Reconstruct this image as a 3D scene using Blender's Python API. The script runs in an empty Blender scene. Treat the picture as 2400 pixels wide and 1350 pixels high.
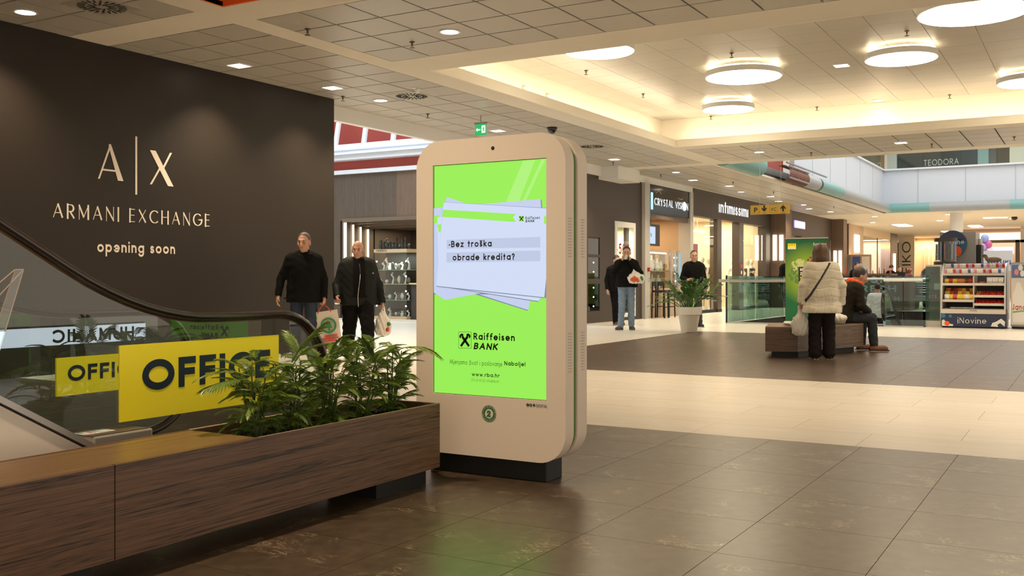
import bpy, bmesh, math, random
import numpy as np
from mathutils import Matrix, Vector, Euler
random.seed(7)
S = bpy.context.scene
COL = S.collection
PI = math.pi
R = math.radians

# ------------------------------------------------------------------ camera, world, exposure
YAW = R(30.3)
EYE = 1.13
CEIL = 4.03
RAISED = 4.73
cam_d = bpy.data.cameras.new('camera')
cam_d.sensor_width = 36.0
cam_d.lens = 2333.0 / 2400.0 * 36.0
cam_d.shift_y = -21.5 / 2400.0
cam_d.clip_end = 400
cam_o = bpy.data.objects.new('camera', cam_d)
COL.objects.link(cam_o)
cam_o.location = (0, 0, EYE)
cam_o.rotation_euler = (R(90), 0, YAW - R(90))
S.camera = cam_o

W = bpy.data.worlds.new('world')
W.use_nodes = True
W.node_tree.nodes['Background'].inputs[0].default_value = (1.0, 0.85, 0.67, 1)
W.node_tree.nodes['Background'].inputs[1].default_value = 1.15
S.world = W
S.view_settings.view_transform = 'Standard'
S.view_settings.look = 'None'
S.view_settings.gamma = 1
S.view_settings.use_curve_mapping = False
S.view_settings.exposure = 0.2
S.cycles.use_denoising = True
S.cycles.max_bounces = 8
S.cycles.diffuse_bounces = 4
S.cycles.transparent_max_bounces = 24
S.cycles.sample_clamp_indirect = 6.0

WARM = (1.0, 0.79, 0.55)
COOL = (0.80, 0.90, 1.0)
def area(name, loc, size, power, color=WARM, rot=(0, 0, 0), sizey=None, spread=None):
    d = bpy.data.lights.new(name, 'AREA')
    d.energy = power
    d.color = color
    d.size = size
    if sizey:
        d.shape = 'RECTANGLE'
        d.size_y = sizey
    if spread:
        d.spread = R(spread)
    o = bpy.data.objects.new(name, d)
    o.location = loc
    o.rotation_euler = rot
    COL.objects.link(o)
    return o

# daylight falling through the roof lights of the two atria
area('atrium_daylight', (35, 3.5, 9.5), 20, 800, COOL, sizey=8)
area('corridor_daylight', (17.5, 15.5, 8.6), 6, 800, COOL, sizey=8)
# rows of ceiling lamps of the hall: power of each downlight is in its own builder

# ------------------------------------------------------------------ materials
def _nt(name):
    m = bpy.data.materials.new(name)
    m.use_nodes = True
    nt = m.node_tree
    return m, nt, nt.nodes['Principled BSDF']
def _in(b, k, v):
    if k in b.inputs:
        b.inputs[k].default_value = v
def srgb(r, g, b):
    f = lambda c: (c / 255 / 12.92) if c / 255 <= 0.04045 else ((c / 255 + 0.055) / 1.055) ** 2.4
    return (f(r), f(g), f(b), 1)
MATS = {}
def mat(name, col, rough=0.5, metal=0.0, spec=0.5, noise=0.0, nscale=20.0, bump=0.0, bscale=60.0, coat=0.0):
    """plain paint, plastic, metal or cloth with a little procedural variation"""
    if name in MATS:
        return MATS[name]
    m, nt, b = _nt(name)
    c = col if len(col) == 4 else (*col, 1)
    _in(b, 'Base Color', c)
    _in(b, 'Roughness', rough)
    _in(b, 'Metallic', metal)
    _in(b, 'Specular IOR Level', spec)
    _in(b, 'Coat Weight', coat)
    if noise or bump:
        tc = nt.nodes.new('ShaderNodeTexCoord')
    if noise:
        n = nt.nodes.new('ShaderNodeTexNoise')
        n.inputs['Scale'].default_value = nscale
        n.inputs['Detail'].default_value = 4
        nt.links.new(tc.outputs['Object'], n.inputs['Vector'])
        r = nt.nodes.new('ShaderNodeMapRange')
        r.inputs[3].default_value = 1 - noise
        r.inputs[4].default_value = 1 + noise
        nt.links.new(n.outputs[0], r.inputs[0])
        h = nt.nodes.new('ShaderNodeHueSaturation')
        h.inputs['Color'].default_value = c
        nt.links.new(r.outputs[0], h.inputs['Value'])
        nt.links.new(h.outputs[0], b.inputs['Base Color'])
    if bump:
        n2 = nt.nodes.new('ShaderNodeTexNoise')
        n2.inputs['Scale'].default_value = bscale
        n2.inputs['Detail'].default_value = 3
        nt.links.new(tc.outputs['Object'], n2.inputs['Vector'])
        bp = nt.nodes.new('ShaderNodeBump')
        bp.inputs['Strength'].default_value = bump
        bp.inputs['Distance'].default_value = 0.01
        nt.links.new(n2.outputs[0], bp.inputs['Height'])
        nt.links.new(bp.outputs[0], b.inputs['Normal'])
    MATS[name] = m
    return m
def emit(name, col, strength):
    if name in MATS:
        return MATS[name]
    m, nt, b = _nt(name)
    c = col if len(col) == 4 else (*col, 1)
    _in(b, 'Base Color', (0.02, 0.02, 0.02, 1))
    _in(b, 'Emission Color', c)
    _in(b, 'Emission Strength', strength)
    MATS[name] = m
    return m
def glass(name, tint=(0.93, 0.97, 0.95), refl=1.0, rough=0.0):
    """thin pane: transparent with Fresnel reflection"""
    if name in MATS:
        return MATS[name]
    m, nt, b = _nt(name)
    nt.nodes.remove(b)
    out = nt.nodes['Material Output']
    t = nt.nodes.new('ShaderNodeBsdfTransparent')
    t.inputs[0].default_value = (*tint, 1)
    g = nt.nodes.new('ShaderNodeBsdfGlossy')
    g.inputs['Roughness'].default_value = rough
    g.inputs[0].default_value = (1, 1, 1, 1)
    f = nt.nodes.new('ShaderNodeFresnel')
    f.inputs[0].default_value = 1.5
    k = nt.nodes.new('ShaderNodeMath')
    k.operation = 'MULTIPLY'
    k.inputs[1].default_value = refl
    k.use_clamp = True
    mx = nt.nodes.new('ShaderNodeMixShader')
    ge = nt.nodes.new('ShaderNodeNewGeometry')      # only the face towards the ray reflects, the far face of the pane just lets it out
    fb = nt.nodes.new('ShaderNodeMath')
    fb.operation = 'SUBTRACT'
    fb.inputs[0].default_value = 1.0
    nt.links.new(ge.outputs['Backfacing'], fb.inputs[1])
    fm = nt.nodes.new('ShaderNodeMath')
    fm.operation = 'MULTIPLY'
    nt.links.new(f.outputs[0], fm.inputs[0])
    nt.links.new(fb.outputs[0], fm.inputs[1])
    nt.links.new(fm.outputs[0], k.inputs[0])
    nt.links.new(k.outputs[0], mx.inputs[0])
    nt.links.new(t.outputs[0], mx.inputs[1])
    nt.links.new(g.outputs[0], mx.inputs[2])
    nt.links.new(mx.outputs[0], out.inputs[0])
    MATS[name] = m
    return m
def wood(name, dark, light, axis='x', scale=1.0, rough=0.45, fine=1.0):
    """veneer with wavy grain running along one axis"""
    if name in MATS:
        return MATS[name]
    m, nt, b = _nt(name)
    L = nt.links.new
    tc = nt.nodes.new('ShaderNodeTexCoord')
    mp = nt.nodes.new('ShaderNodeMapping')
    a = {'x': (0.30, 16, 16), 'y': (16, 0.30, 16), 'z': (16, 16, 0.30), 'h': (0.4, 0.4, 16)}[axis]
    mp.inputs['Scale'].default_value = tuple(v * scale for v in a)
    tl = {'x': (0, 0.06, 0), 'y': (0.06, 0, 0), 'z': (0.02, 0, 0), 'h': (0.03, 0.03, 0)}[axis]
    mp.inputs['Rotation'].default_value = tl
    L(tc.outputs['Object'], mp.inputs[0])
    n = nt.nodes.new('ShaderNodeTexNoise')
    n.inputs['Scale'].default_value = 1.3
    n.inputs['Detail'].default_value = 5
    n.inputs['Roughness'].default_value = 1.15
    n.inputs['Distortion'].default_value = 0.45
    L(mp.outputs[0], n.inputs['Vector'])
    n2 = nt.nodes.new('ShaderNodeTexNoise')
    n2.inputs['Scale'].default_value = 9.0 * fine
    n2.inputs['Detail'].default_value = 4
    n2.inputs['Roughness'].default_value = 0.7
    n2.inputs['Distortion'].default_value = 0.3
    L(mp.outputs[0], n2.inputs['Vector'])
    ad = nt.nodes.new('ShaderNodeMath')
    ad.operation = 'MULTIPLY_ADD'
    ad.inputs[1].default_value = 0.45
    L(n2.outputs[0], ad.inputs[0])
    L(n.outputs[0], ad.inputs[2])
    cr = nt.nodes.new('ShaderNodeValToRGB')
    e = cr.color_ramp.elements
    e[0].position = 0.60
    e[0].color = dark
    e[1].position = 0.84
    e[1].color = light
    mid = cr.color_ramp.elements.new(0.68)
    mid.color = tuple(0.45 * dark[i] + 0.55 * light[i] for i in range(3)) + (1,)
    L(ad.outputs[0], cr.inputs[0])
    L(cr.outputs[0], b.inputs['Base Color'])
    _in(b, 'Roughness', rough)
    bp = nt.nodes.new('ShaderNodeBump')
    bp.inputs['Strength'].default_value = 0.08
    bp.inputs['Distance'].default_value = 0.004
    L(ad.outputs[0], bp.inputs['Height'])
    L(bp.outputs[0], b.inputs['Normal'])
    MATS[name] = m
    return m
def tile_dark():
    m, nt, b = _nt('dark_stone_tile')
    L = nt.links.new
    tc = nt.nodes.new('ShaderNodeTexCoord')
    oi = nt.nodes.new('ShaderNodeObjectInfo')
    sc = nt.nodes.new('ShaderNodeMath')
    sc.operation = 'MULTIPLY'
    sc.inputs[1].default_value = 37.0
    L(oi.outputs['Random'], sc.inputs[0])
    av = nt.nodes.new('ShaderNodeVectorMath')
    av.operation = 'ADD'
    L(tc.outputs['Object'], av.inputs[0])
    L(sc.outputs[0], av.inputs[1])
    n = nt.nodes.new('ShaderNodeTexNoise')
    n.inputs['Scale'].default_value = 3.0
    n.inputs['Detail'].default_value = 5
    n.inputs['Distortion'].default_value = 0.8
    L(av.outputs[0], n.inputs['Vector'])
    cl = nt.nodes.new('ShaderNodeMapRange')      # where veins cluster
    cl.inputs[1].default_value = 0.535
    cl.inputs[2].default_value = 0.64
    L(n.outputs[0], cl.inputs[0])
    mp = nt.nodes.new('ShaderNodeMapping')
    mp.inputs['Scale'].default_value = (5.0, 2.2, 1)
    mp.inputs['Rotation'].default_value = (0, 0, 0.7)
    L(av.outputs[0], mp.inputs[0])
    v = nt.nodes.new('ShaderNodeTexNoise')
    v.inputs['Scale'].default_value = 1.9
    v.inputs['Detail'].default_value = 8
    v.inputs['Roughness'].default_value = 0.66
    v.inputs['Distortion'].default_value = 2.2
    L(mp.outputs[0], v.inputs['Vector'])
    ab = nt.nodes.new('ShaderNodeMath')
    ab.operation = 'SUBTRACT'
    ab.inputs[1].default_value = 0.5
    L(v.outputs[0], ab.inputs[0])
    ab2 = nt.nodes.new('ShaderNodeMath')
    ab2.operation = 'ABSOLUTE'
    L(ab.outputs[0], ab2.inputs[0])
    vr = nt.nodes.new('ShaderNodeMapRange')
    vr.inputs[1].default_value = 0.018
    vr.inputs[2].default_value = 0.0
    L(ab2.outputs[0], vr.inputs[0])
    mu = nt.nodes.new('ShaderNodeMath')
    mu.operation = 'MULTIPLY'
    L(vr.outputs[0], mu.inputs[0])
    L(cl.outputs[0], mu.inputs[1])
    g = nt.nodes.new('ShaderNodeTexNoise')
    g.inputs['Scale'].default_value = 14
    g.inputs['Detail'].default_value = 6
    L(av.outputs[0], g.inputs['Vector'])
    cr = nt.nodes.new('ShaderNodeValToRGB')
    cr.color_ramp.elements[0].position = 0.3
    cr.color_ramp.elements[0].color = (0.060, 0.038, 0.024, 1)
    cr.color_ramp.elements[1].position = 0.75
    cr.color_ramp.elements[1].color = (0.112, 0.072, 0.044, 1)
    L(g.outputs[0], cr.inputs[0])
    mx = nt.nodes.new('ShaderNodeMix')
    mx.data_type = 'RGBA'
    mx.inputs[7].default_value = (0.50, 0.38, 0.24, 1)
    L(mu.outputs[0], mx.inputs[0])
    L(cr.outputs[0], mx.inputs[6])
    L(mx.outputs[2], b.inputs['Base Color'])
    _in(b, 'Roughness', 0.31)
    _in(b, 'Specular IOR Level', 1.0)
    return m
def tile_cream():
    m, nt, b = _nt('cream_stone_tile')
    L = nt.links.new
    tc = nt.nodes.new('ShaderNodeTexCoord')
    oi = nt.nodes.new('ShaderNodeObjectInfo')
    sc = nt.nodes.new('ShaderNodeMath')
    sc.operation = 'MULTIPLY'
    sc.inputs[1].default_value = 41.0
    L(oi.outputs['Random'], sc.inputs[0])
    av = nt.nodes.new('ShaderNodeVectorMath')
    av.operation = 'ADD'
    L(tc.outputs['Object'], av.inputs[0])
    L(sc.outputs[0], av.inputs[1])
    mp = nt.nodes.new('ShaderNodeMapping')
    mp.inputs['Scale'].default_value = (9, 0.9, 1)
    mp.inputs['Rotation'].default_value = (0, 0, 0.12)
    L(av.outputs[0], mp.inputs[0])
    n = nt.nodes.new('ShaderNodeTexNoise')
    n.inputs['Scale'].default_value = 1.6
    n.inputs['Detail'].default_value = 6
    n.inputs['Distortion'].default_value = 0.6
    L(mp.outputs[0], n.inputs['Vector'])
    cr = nt.nodes.new('ShaderNodeValToRGB')
    cr.color_ramp.elements[0].position = 0.28
    cr.color_ramp.elements[0].color = (0.73, 0.675, 0.57, 1)
    cr.color_ramp.elements[1].position = 0.58
    cr.color_ramp.elements[1].color = (0.78, 0.735, 0.635, 1)
    L(n.outputs[0], cr.inputs[0])
    hv = nt.nodes.new('ShaderNodeHueSaturation')
    mr = nt.nodes.new('ShaderNodeMapRange')
    mr.inputs[3].default_value = 0.97
    mr.inputs[4].default_value = 1.02
    L(oi.outputs['Random'], mr.inputs[0])
    L(mr.outputs[0], hv.inputs['Value'])
    L(cr.outputs[0], hv.inputs['Color'])
    L(hv.outputs[0], b.inputs['Base Color'])
    _in(b, 'Roughness', 0.27)
    return m
def tile_ceiling(name, col, stripe):
    """metal ceiling panel with fine perforation rows"""
    m, nt, b = _nt(name)
    L = nt.links.new
    tc = nt.nodes.new('ShaderNodeTexCoord')
    w = nt.nodes.new('ShaderNodeTexWave')
    w.bands_direction = 'X'
    w.inputs['Scale'].default_value = 16.0
    L(tc.outputs['Object'], w.inputs['Vector'])
    cr = nt.nodes.new('ShaderNodeValToRGB')
    cr.color_ramp.elements[0].position = 0.0
    cr.color_ramp.elements[0].color = tuple(v * stripe for v in col) + (1,)
    cr.color_ramp.elements[1].position = 0.45
    cr.color_ramp.elements[1].color = (*col, 1)
    L(w.outputs[0], cr.inputs[0])
    L(cr.outputs[0], b.inputs['Base Color'])
    _in(b, 'Roughness', 0.38)
    _in(b, 'Specular IOR Level', 0.4)
    return m

M_DARKT = tile_dark()
M_CREAMT = tile_cream()
M_CTILE = tile_ceiling('ceiling_panel_metal', (0.50, 0.46, 0.40), 0.62)
M_CTILE2 = tile_ceiling('raised_panel_metal', (0.66, 0.60, 0.50), 0.80)
M_PLASTER = mat('white_plaster', (0.70, 0.64, 0.54), 0.7, noise=0.03, nscale=3)
M_WHITE = mat('white_paint', (0.78, 0.77, 0.74), 0.5, noise=0.02)
M_GROUT_D = mat('dark_grout', (0.02, 0.016, 0.012), 0.9)
M_GROUT_L = mat('pale_grout', (0.45, 0.38, 0.28), 0.9)
M_JOINT = mat('ceiling_void', (0.018, 0.014, 0.010), 0.8)
M_BLACK = mat('black_plastic', (0.008, 0.008, 0.008), 0.35)
M_BLACKM = mat('black_matt', (0.006, 0.006, 0.006), 0.6)
M_STEEL = mat('brushed_steel', (0.50, 0.46, 0.42), 0.36, 0.55, noise=0.05, nscale=40)
M_CHROME = mat('chrome', (0.8, 0.8, 0.8), 0.08, 1.0)
M_GREY = mat('grey_metal', (0.30, 0.30, 0.30), 0.4, 0.6)
M_SKIN = mat('skin', (0.50, 0.27, 0.18), 0.5, noise=0.06, nscale=12)
M_LIP = mat('lips', (0.36, 0.13, 0.10), 0.5)
M_EYEW = mat('eye_white', (0.30, 0.26, 0.23), 0.3)
M_EYED = mat('iris_dark', (0.03, 0.02, 0.015), 0.2)
E_LAMP = emit('lamp_white', (1.0, 0.90, 0.72), 9.0)
E_DISC = emit('disc_lamp', (1.0, 0.86, 0.62), 13.0)
E_TUBE = emit('light_tube', (1.0, 0.86, 0.62), 5.0)

# ------------------------------------------------------------------ object helpers
def wm(o):
    m = o.matrix_parent_inverse @ o.matrix_basis
    return wm(o.parent) @ m if o.parent else o.matrix_basis.copy()
def adopt(o, parent):
    """parent o, keeping the world position it was built at"""
    if parent is not None:
        o.parent = parent
        o.matrix_parent_inverse = wm(parent).inverted()
def tag(o, label=None, cat=None, group=None, kind=None):
    if label: o['label'] = label
    if cat: o['category'] = cat
    if group: o['group'] = group
    if kind: o['kind'] = kind
    return o
def thing(name, label, cat, loc=(0, 0, 0), rotz=0.0, group=None):
    o = bpy.data.objects.new(name, None)
    o.empty_display_size = 0.1
    COL.objects.link(o)
    o.location = loc
    o.rotation_euler = (0, 0, rotz)
    return tag(o, label, cat, group)
def dup(root, loc=None, rotz=None, label=None, delta=None):
    """a copy of a thing with copies of its parts and sub-parts"""
    def cp(o, parent):
        c = o.copy()
        COL.objects.link(c)
        if parent: c.parent = parent
        for ch in o.children:
            cp(ch, c)
        return c
    r = cp(root, None)
    if loc is not None: r.location = loc
    if rotz is not None: r.rotation_euler = (0, 0, rotz)
    if label: r['label'] = label
    return r

class MB:
    """collects polygons in one mesh; T is applied to every vertex added"""
    def __init__(self, T=None):
        self.v, self.f, self.mi = [], [], []
        self.T = T
        self.m = 0
    def add(self, vs, fs):
        o = len(self.v)
        if self.T is not None:
            vs = [tuple(self.T @ Vector(p)) for p in vs]
        self.v.extend(vs)
        for f in fs:
            self.f.append(tuple(i + o for i in f))
            self.mi.append(self.m)
        return self
    def box(self, x0, x1, y0, y1, z0, z1):
        if x0 > x1: x0, x1 = x1, x0
        if y0 > y1: y0, y1 = y1, y0
        if z0 > z1: z0, z1 = z1, z0
        return self.add([(x0,y0,z0),(x1,y0,z0),(x1,y1,z0),(x0,y1,z0),(x0,y0,z1),(x1,y0,z1),(x1,y1,z1),(x0,y1,z1)],
                        [(3,2,1,0),(4,5,6,7),(0,1,5,4),(1,2,6,5),(2,3,7,6),(3,0,4,7)])
    def lathe(self, prof, c=(0, 0, 0), seg=24, cap0=True, cap1=True, a0=0.0, a1=2 * PI, sx=1.0, sy=1.0):
        full = abs(a1 - a0 - 2 * PI) < 1e-6
        n = seg if full else seg + 1
        vs = []
        for r, z in prof:
            for i in range(n):
                a = a0 + (a1 - a0) * i / seg
                vs.append((c[0] + r * math.cos(a) * sx, c[1] + r * math.sin(a) * sy, c[2] + z))
        fs = []
        for j in range(len(prof) - 1):
            for i in range(seg):
                k = (i + 1) % n
                fs.append((j * n + i, j * n + k, (j + 1) * n + k, (j + 1) * n + i))
        if cap0: fs.append(tuple(reversed(range(n))))
        if cap1: fs.append(tuple(range((len(prof) - 1) * n, len(prof) * n)))
        return self.add(vs, fs)
    def cyl(self, c, r, z0, z1, seg=20):
        return self.lathe([(r, z0), (r, z1)], (c[0], c[1], 0), seg)
    def tube(self, pts, r, seg=8, caps=True, prof=None):
        """sweep a circle (or 2-D profile) along points; r may be a list"""
        pts = [Vector(p) for p in pts]
        n = len(pts)
        rs = r if isinstance(r, (list, tuple)) else [r] * n
        t0 = (pts[1] - pts[0]).normalized()
        up = Vector((0, 0, 1)) if abs(t0.z) < 0.9 else Vector((1, 0, 0))
        u = t0.cross(up).normalized()
        vs = []
        pr = prof or [(math.cos(2 * PI * i / seg), math.sin(2 * PI * i / seg)) for i in range(seg)]
        k = len(pr)
        for i, p in enumerate(pts):
            t = (pts[min(i + 1, n - 1)] - pts[max(i - 1, 0)]).normalized()
            u = (u - t * u.dot(t)).normalized()
            w = u.cross(t)
            for a, b in pr:
                vs.append(tuple(p + u * (a * rs[i]) + w * (b * rs[i])))
        fs = [(j * k + i, (j + 1) * k + i, (j + 1) * k + (i + 1) % k, j * k + (i + 1) % k) for j in range(n - 1) for i in range(k)]
        if caps:
            fs += [tuple(range(k)), tuple(reversed(range((n - 1) * k, n * k)))]
        return self.add(vs, fs)
    def prism(self, poly, o, u, v, depth):
        """extrude a 2-D polygon given in the frame (o,u,v) by depth along u x v"""
        o, u, v = Vector(o), Vector(u), Vector(v)
        w = u.cross(v).normalized() * depth
        n = len(poly)
        a = [tuple(o + u * x + v * y) for x, y in poly]
        b = [tuple(Vector(p) + w) for p in a]
        return self.add(a + b, [tuple(reversed(range(n))), tuple(range(n, 2 * n))] + [(i, (i + 1) % n, n + (i + 1) % n, n + i) for i in range(n)])
    def ball(self, c, r, seg=12, rings=8):
        rx, ry, rz = r if isinstance(r, (tuple, list)) else (r, r, r)
        vs = [(c[0], c[1], c[2] - rz)]
        for j in range(1, rings):
            a = -PI / 2 + PI * j / rings
            for i in range(seg):
                b = 2 * PI * i / seg
                vs.append((c[0] + rx * math.cos(a) * math.cos(b), c[1] + ry * math.cos(a) * math.sin(b), c[2] + rz * math.sin(a)))
        vs.append((c[0], c[1], c[2] + rz))
        fs = [(0, 1 + (i + 1) % seg, 1 + i) for i in range(seg)]
        for j in range(rings - 2):
            for i in range(seg):
                p, q = 1 + j * seg + i, 1 + j * seg + (i + 1) % seg
                fs.append((p, q, q + seg, p + seg))
        t = len(vs) - 1
        q = 1 + (rings - 2) * seg
        fs += [(q + i, q + (i + 1) % seg, t) for i in range(seg)]
        return self.add(vs, fs)
    def mesh(self, name, mats):
        me = bpy.data.meshes.new(name)
        me.from_pydata(self.v, [], self.f)
        for m in (mats if isinstance(mats, (list, tuple)) else [mats]):
            me.materials.append(m)
        if any(self.mi):
            me.polygons.foreach_set('material_index', self.mi)
        me.update()
        return me
    def build(self, name, mats, parent=None, smooth=False, bevel=0.0, label=None, angle=40, local=False):
        me = self.mesh(name, mats)
        o = bpy.data.objects.new(name, me)
        COL.objects.link(o)
        if local: o.parent = parent
        else: adopt(o, parent)
        if smooth:
            me.polygons.foreach_set('use_smooth', [True] * len(me.polygons))
            try: me.set_sharp_from_angle(angle=R(angle))
            except Exception: pass
        if bevel:
            b = o.modifiers.new('bevel', 'BEVEL')
            b.width = bevel
            b.segments = 2
            b.limit_method = 'ANGLE'
            b.angle_limit = R(35)
        if label: o['label'] = label
        return o
def link_mesh(name, me, parent=None, loc=(0, 0, 0), rotz=0.0):
    o = bpy.data.objects.new(name, me)
    COL.objects.link(o)
    o.location = loc
    o.rotation_euler = (0, 0, rotz)
    if parent is not None: o.parent = parent
    return o
ORDS = ['leftmost', 'second', 'third', 'fourth', 'fifth', 'sixth', 'seventh', 'eighth', 'ninth', 'tenth', 'eleventh', 'twelfth', 'thirteenth', 'fourteenth', 'fifteenth', 'sixteenth', 'seventeenth', 'eighteenth', 'nineteenth', 'twentieth']
def nth(i, side='left'):
    return (side + 'most') if i == 0 else ORDS[i] + ' from the ' + side
def bx(name, m, x0, x1, y0, y1, z0, z1, parent=None, bevel=0.0, label=None):
    return MB().box(x0, x1, y0, y1, z0, z1).build(name, m, parent, bevel=bevel, label=label)
def struct(o):
    o['kind'] = 'structure'
    return o
def rrect(w, h, r, seg=6):
    """rounded rectangle outline centred on 0"""
    p = []
    for cx, cy, a in ((w/2-r, h/2-r, 0), (-w/2+r, h/2-r, 90), (-w/2+r, -h/2+r, 180), (w/2-r, -h/2+r, 270)):
        for i in range(seg + 1):
            t = R(a + 90 * i / seg)
            p.append((cx + r * math.cos(t), cy + r * math.sin(t)))
    return p
def disc(r, seg=24, cx=0, cy=0):
    return [(cx + r * math.cos(2 * PI * i / seg), cy + r * math.sin(2 * PI * i / seg)) for i in range(seg)]
# ------------------------------------------------------------------ lettering: a stroke alphabet drawn as solid ribbons
GLYPH = {
'A': (.8, "0 0 .4 1;.8 0 .4 1;.15 .34 .65 .34"), 'B': (.58, "0 0 0 1;0 1 .3 1 a .3 .76 .24 .24 90 -90 0 .52;0 .52 .3 .52 a .3 .26 .28 .26 90 -90 0 0"),
'C': (.82, "a .5 .5 .5 .5 48 312"), 'D': (.72, "0 0 0 1;0 1 .25 1 a .25 .5 .47 .5 90 -90 0 0"), 'E': (.48, "0 0 0 1;0 1 .48 1;0 .52 .44 .52;0 0 .48 0"),
'F': (.46, "0 0 0 1;0 1 .46 1;0 .52 .42 .52"), 'G': (.95, "a .5 .5 .5 .5 48 360 .58 .5"), 'H': (.68, "0 0 0 1;.68 0 .68 1;0 .52 .68 .52"), 'I': (0, "0 0 0 1"),
'J': (.36, ".36 1 .36 .2 a .18 .18 .18 .18 0 -170"), 'K': (.62, "0 0 0 1;.58 1 0 .42;.16 .56 .62 0"), 'L': (.44, "0 1 0 0 .44 0"), 'M': (.86, "0 0 0 1;0 1 .43 .12;.86 1 .43 .12;.86 0 .86 1"),
'N': (.7, "0 0 0 1;0 1 .7 0;.7 0 .7 1"), 'O': (1, "a .5 .5 .5 .5 0 360"), 'P': (.54, "0 0 0 1;0 1 .28 1 a .28 .74 .26 .26 90 -90 0 .48"), 'R': (.58, "0 0 0 1;0 1 .28 1 a .28 .74 .26 .26 90 -90 0 .48;.22 .48 .58 0"),
'S': (.54, "a .27 .76 .23 .24 35 270 a .27 .26 .27 .26 90 -145"), 'T': (.58, ".29 0 .29 1;0 1 .58 1"), 'U': (.66, "0 1 0 .33 a .33 .33 .33 .33 180 360 .66 1"), 'V': (.76, "0 1 .38 0 .76 1"), 'W': (1.1, "0 1 .28 0 .55 .9 .82 0 1.1 1"),
'X': (.68, "0 1 .68 0;.68 1 0 0"), 'Y': (.66, "0 1 .33 .48;.66 1 .33 .48;.33 .48 .33 0"), 'Z': (.6, "0 1 .6 1 0 0 .6 0"),
'a': (.64, "a .32 .33 .32 .33 0 360;.64 0 .64 .66"), 'b': (.64, "0 0 0 1.05;a .32 .33 .32 .33 0 360"), 'c': (.52, "a .33 .33 .33 .33 52 308"), 'd': (.64, ".64 0 .64 1.05;a .32 .33 .32 .33 0 360"),
'e': (.64, "0 .33 .64 .33 a .32 .33 .32 .33 0 312"), 'f': (.3, ".12 0 .12 .85 a .32 .85 .2 .2 180 80;0 .64 .3 .64"), 'g': (.64, "a .32 .33 .32 .33 0 360;.64 .66 .64 0 a .32 0 .32 .26 0 -150"), 'h': (.54, "0 0 0 1.05;a .27 .38 .27 .28 180 0 .54 0"),
'i': (0, "0 0 0 .64;0 1.03 0 1.04"), 'j': (.0, "0 .66 0 -.06 a -.16 -.06 .16 .18 0 -100;0 1.03 0 1.04"), 'k': (.46, "0 0 0 1.05;.42 .66 0 .28;.12 .38 .46 0"), 'l': (0, "0 0 0 1.05"), 'm': (.84, "0 0 0 .66;a .21 .42 .21 .24 180 0 .42 0;a .63 .42 .21 .24 180 0 .84 0"),
'n': (.52, "0 0 0 .66;a .26 .38 .26 .28 180 0 .52 0"), 'o': (.66, "a .33 .33 .33 .33 0 360"), 'p': (.64, "0 -.3 0 .66;a .32 .33 .32 .33 0 360"), 'r': (.3, "0 0 0 .66;a .24 .4 .24 .26 180 70"), 's': (.38, "a .19 .49 .16 .17 40 270 a .19 .16 .19 .16 90 -145"),
't': (.3, ".14 0 .14 .95;0 .64 .3 .64"), 'u': (.52, "0 .66 0 .27 a .26 .27 .26 .27 180 360;.52 .66 .52 0"), 'v': (.5, "0 .66 .25 0 .5 .66"), 'w': (.84, "0 .66 .22 0 .42 .6 .62 0 .84 .66"), 'z': (.44, "0 .66 .44 .66 0 0 .44 0"),
'\u0131': (0, "0 0 0 .66"), 
'0': (.56, "a .28 .5 .28 .5 0 360"), '1': (.2, "0 .8 .2 1 .2 0"), '2': (.5, "a .25 .72 .25 .28 165 -35 0 0 .5 0"), '5': (.5, ".46 1 .08 1 .04 .56 a .22 .32 .28 .32 110 -140"), '6': (.5, ".38 1 .06 .45;a .26 .27 .26 .27 0 360"), '7': (.5, "0 1 .5 1 .12 0"),
'.': (0, "0 0 0 .03"), ',': (.04, ".04 .03 0 -.12"), '!': (0, "0 0 0 .03;0 .3 0 1.02"), '?': (.42, "a .2 .76 .2 .24 170 -60 .2 .42 .2 .3;.2 0 .2 .03"), '-': (.28, "0 .36 .28 .36"), '|': (0, "0 -.2 0 1.05"), '%': (.8, "a .16 .78 .16 .2 0 360;a .64 .2 .16 .2 0 360;.62 1 .18 0"),
'@': (.86, "a .43 .36 .17 .19 0 360;.61 .56 .6 .25 a .72 .26 .12 .12 200 350 a .43 .36 .43 .46 0 300"), '\u00b7': (.08, "0 .34 .08 .34"), '+': (.5, ".25 .1 .25 .6;0 .35 .5 .35"), ':': (0, "0 0 0 .03;0 .5 0 .53"), ' ': (.22, ""),
}
GLYPH['\u0161'] = (.38, GLYPH['s'][1] + ";.02 1 .19 .84 .36 1")
GLYPH['\u017e'] = (.44, GLYPH['z'][1] + ";.05 1 .22 .84 .39 1")
def _stroke_pts(tok, seg):
    pts, i = [], 0
    while i < len(tok):
        if tok[i] == 'a':
            cx, cy, rx, ry, a, b = map(float, tok[i + 1:i + 7])
            n = max(3, int(abs(b - a) / 360 * seg))
            pts += [(cx + rx * math.cos(R(a + (b - a) * k / n)), cy + ry * math.sin(R(a + (b - a) * k / n))) for k in range(n + 1)]
            i += 7
        else:
            pts.append((float(tok[i]), float(tok[i + 1])))
            i += 2
    out = [pts[0]]
    for p in pts[1:]:
        if math.hypot(p[0] - out[-1][0], p[1] - out[-1][1]) > 1e-4: out.append(p)
    return out
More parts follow.
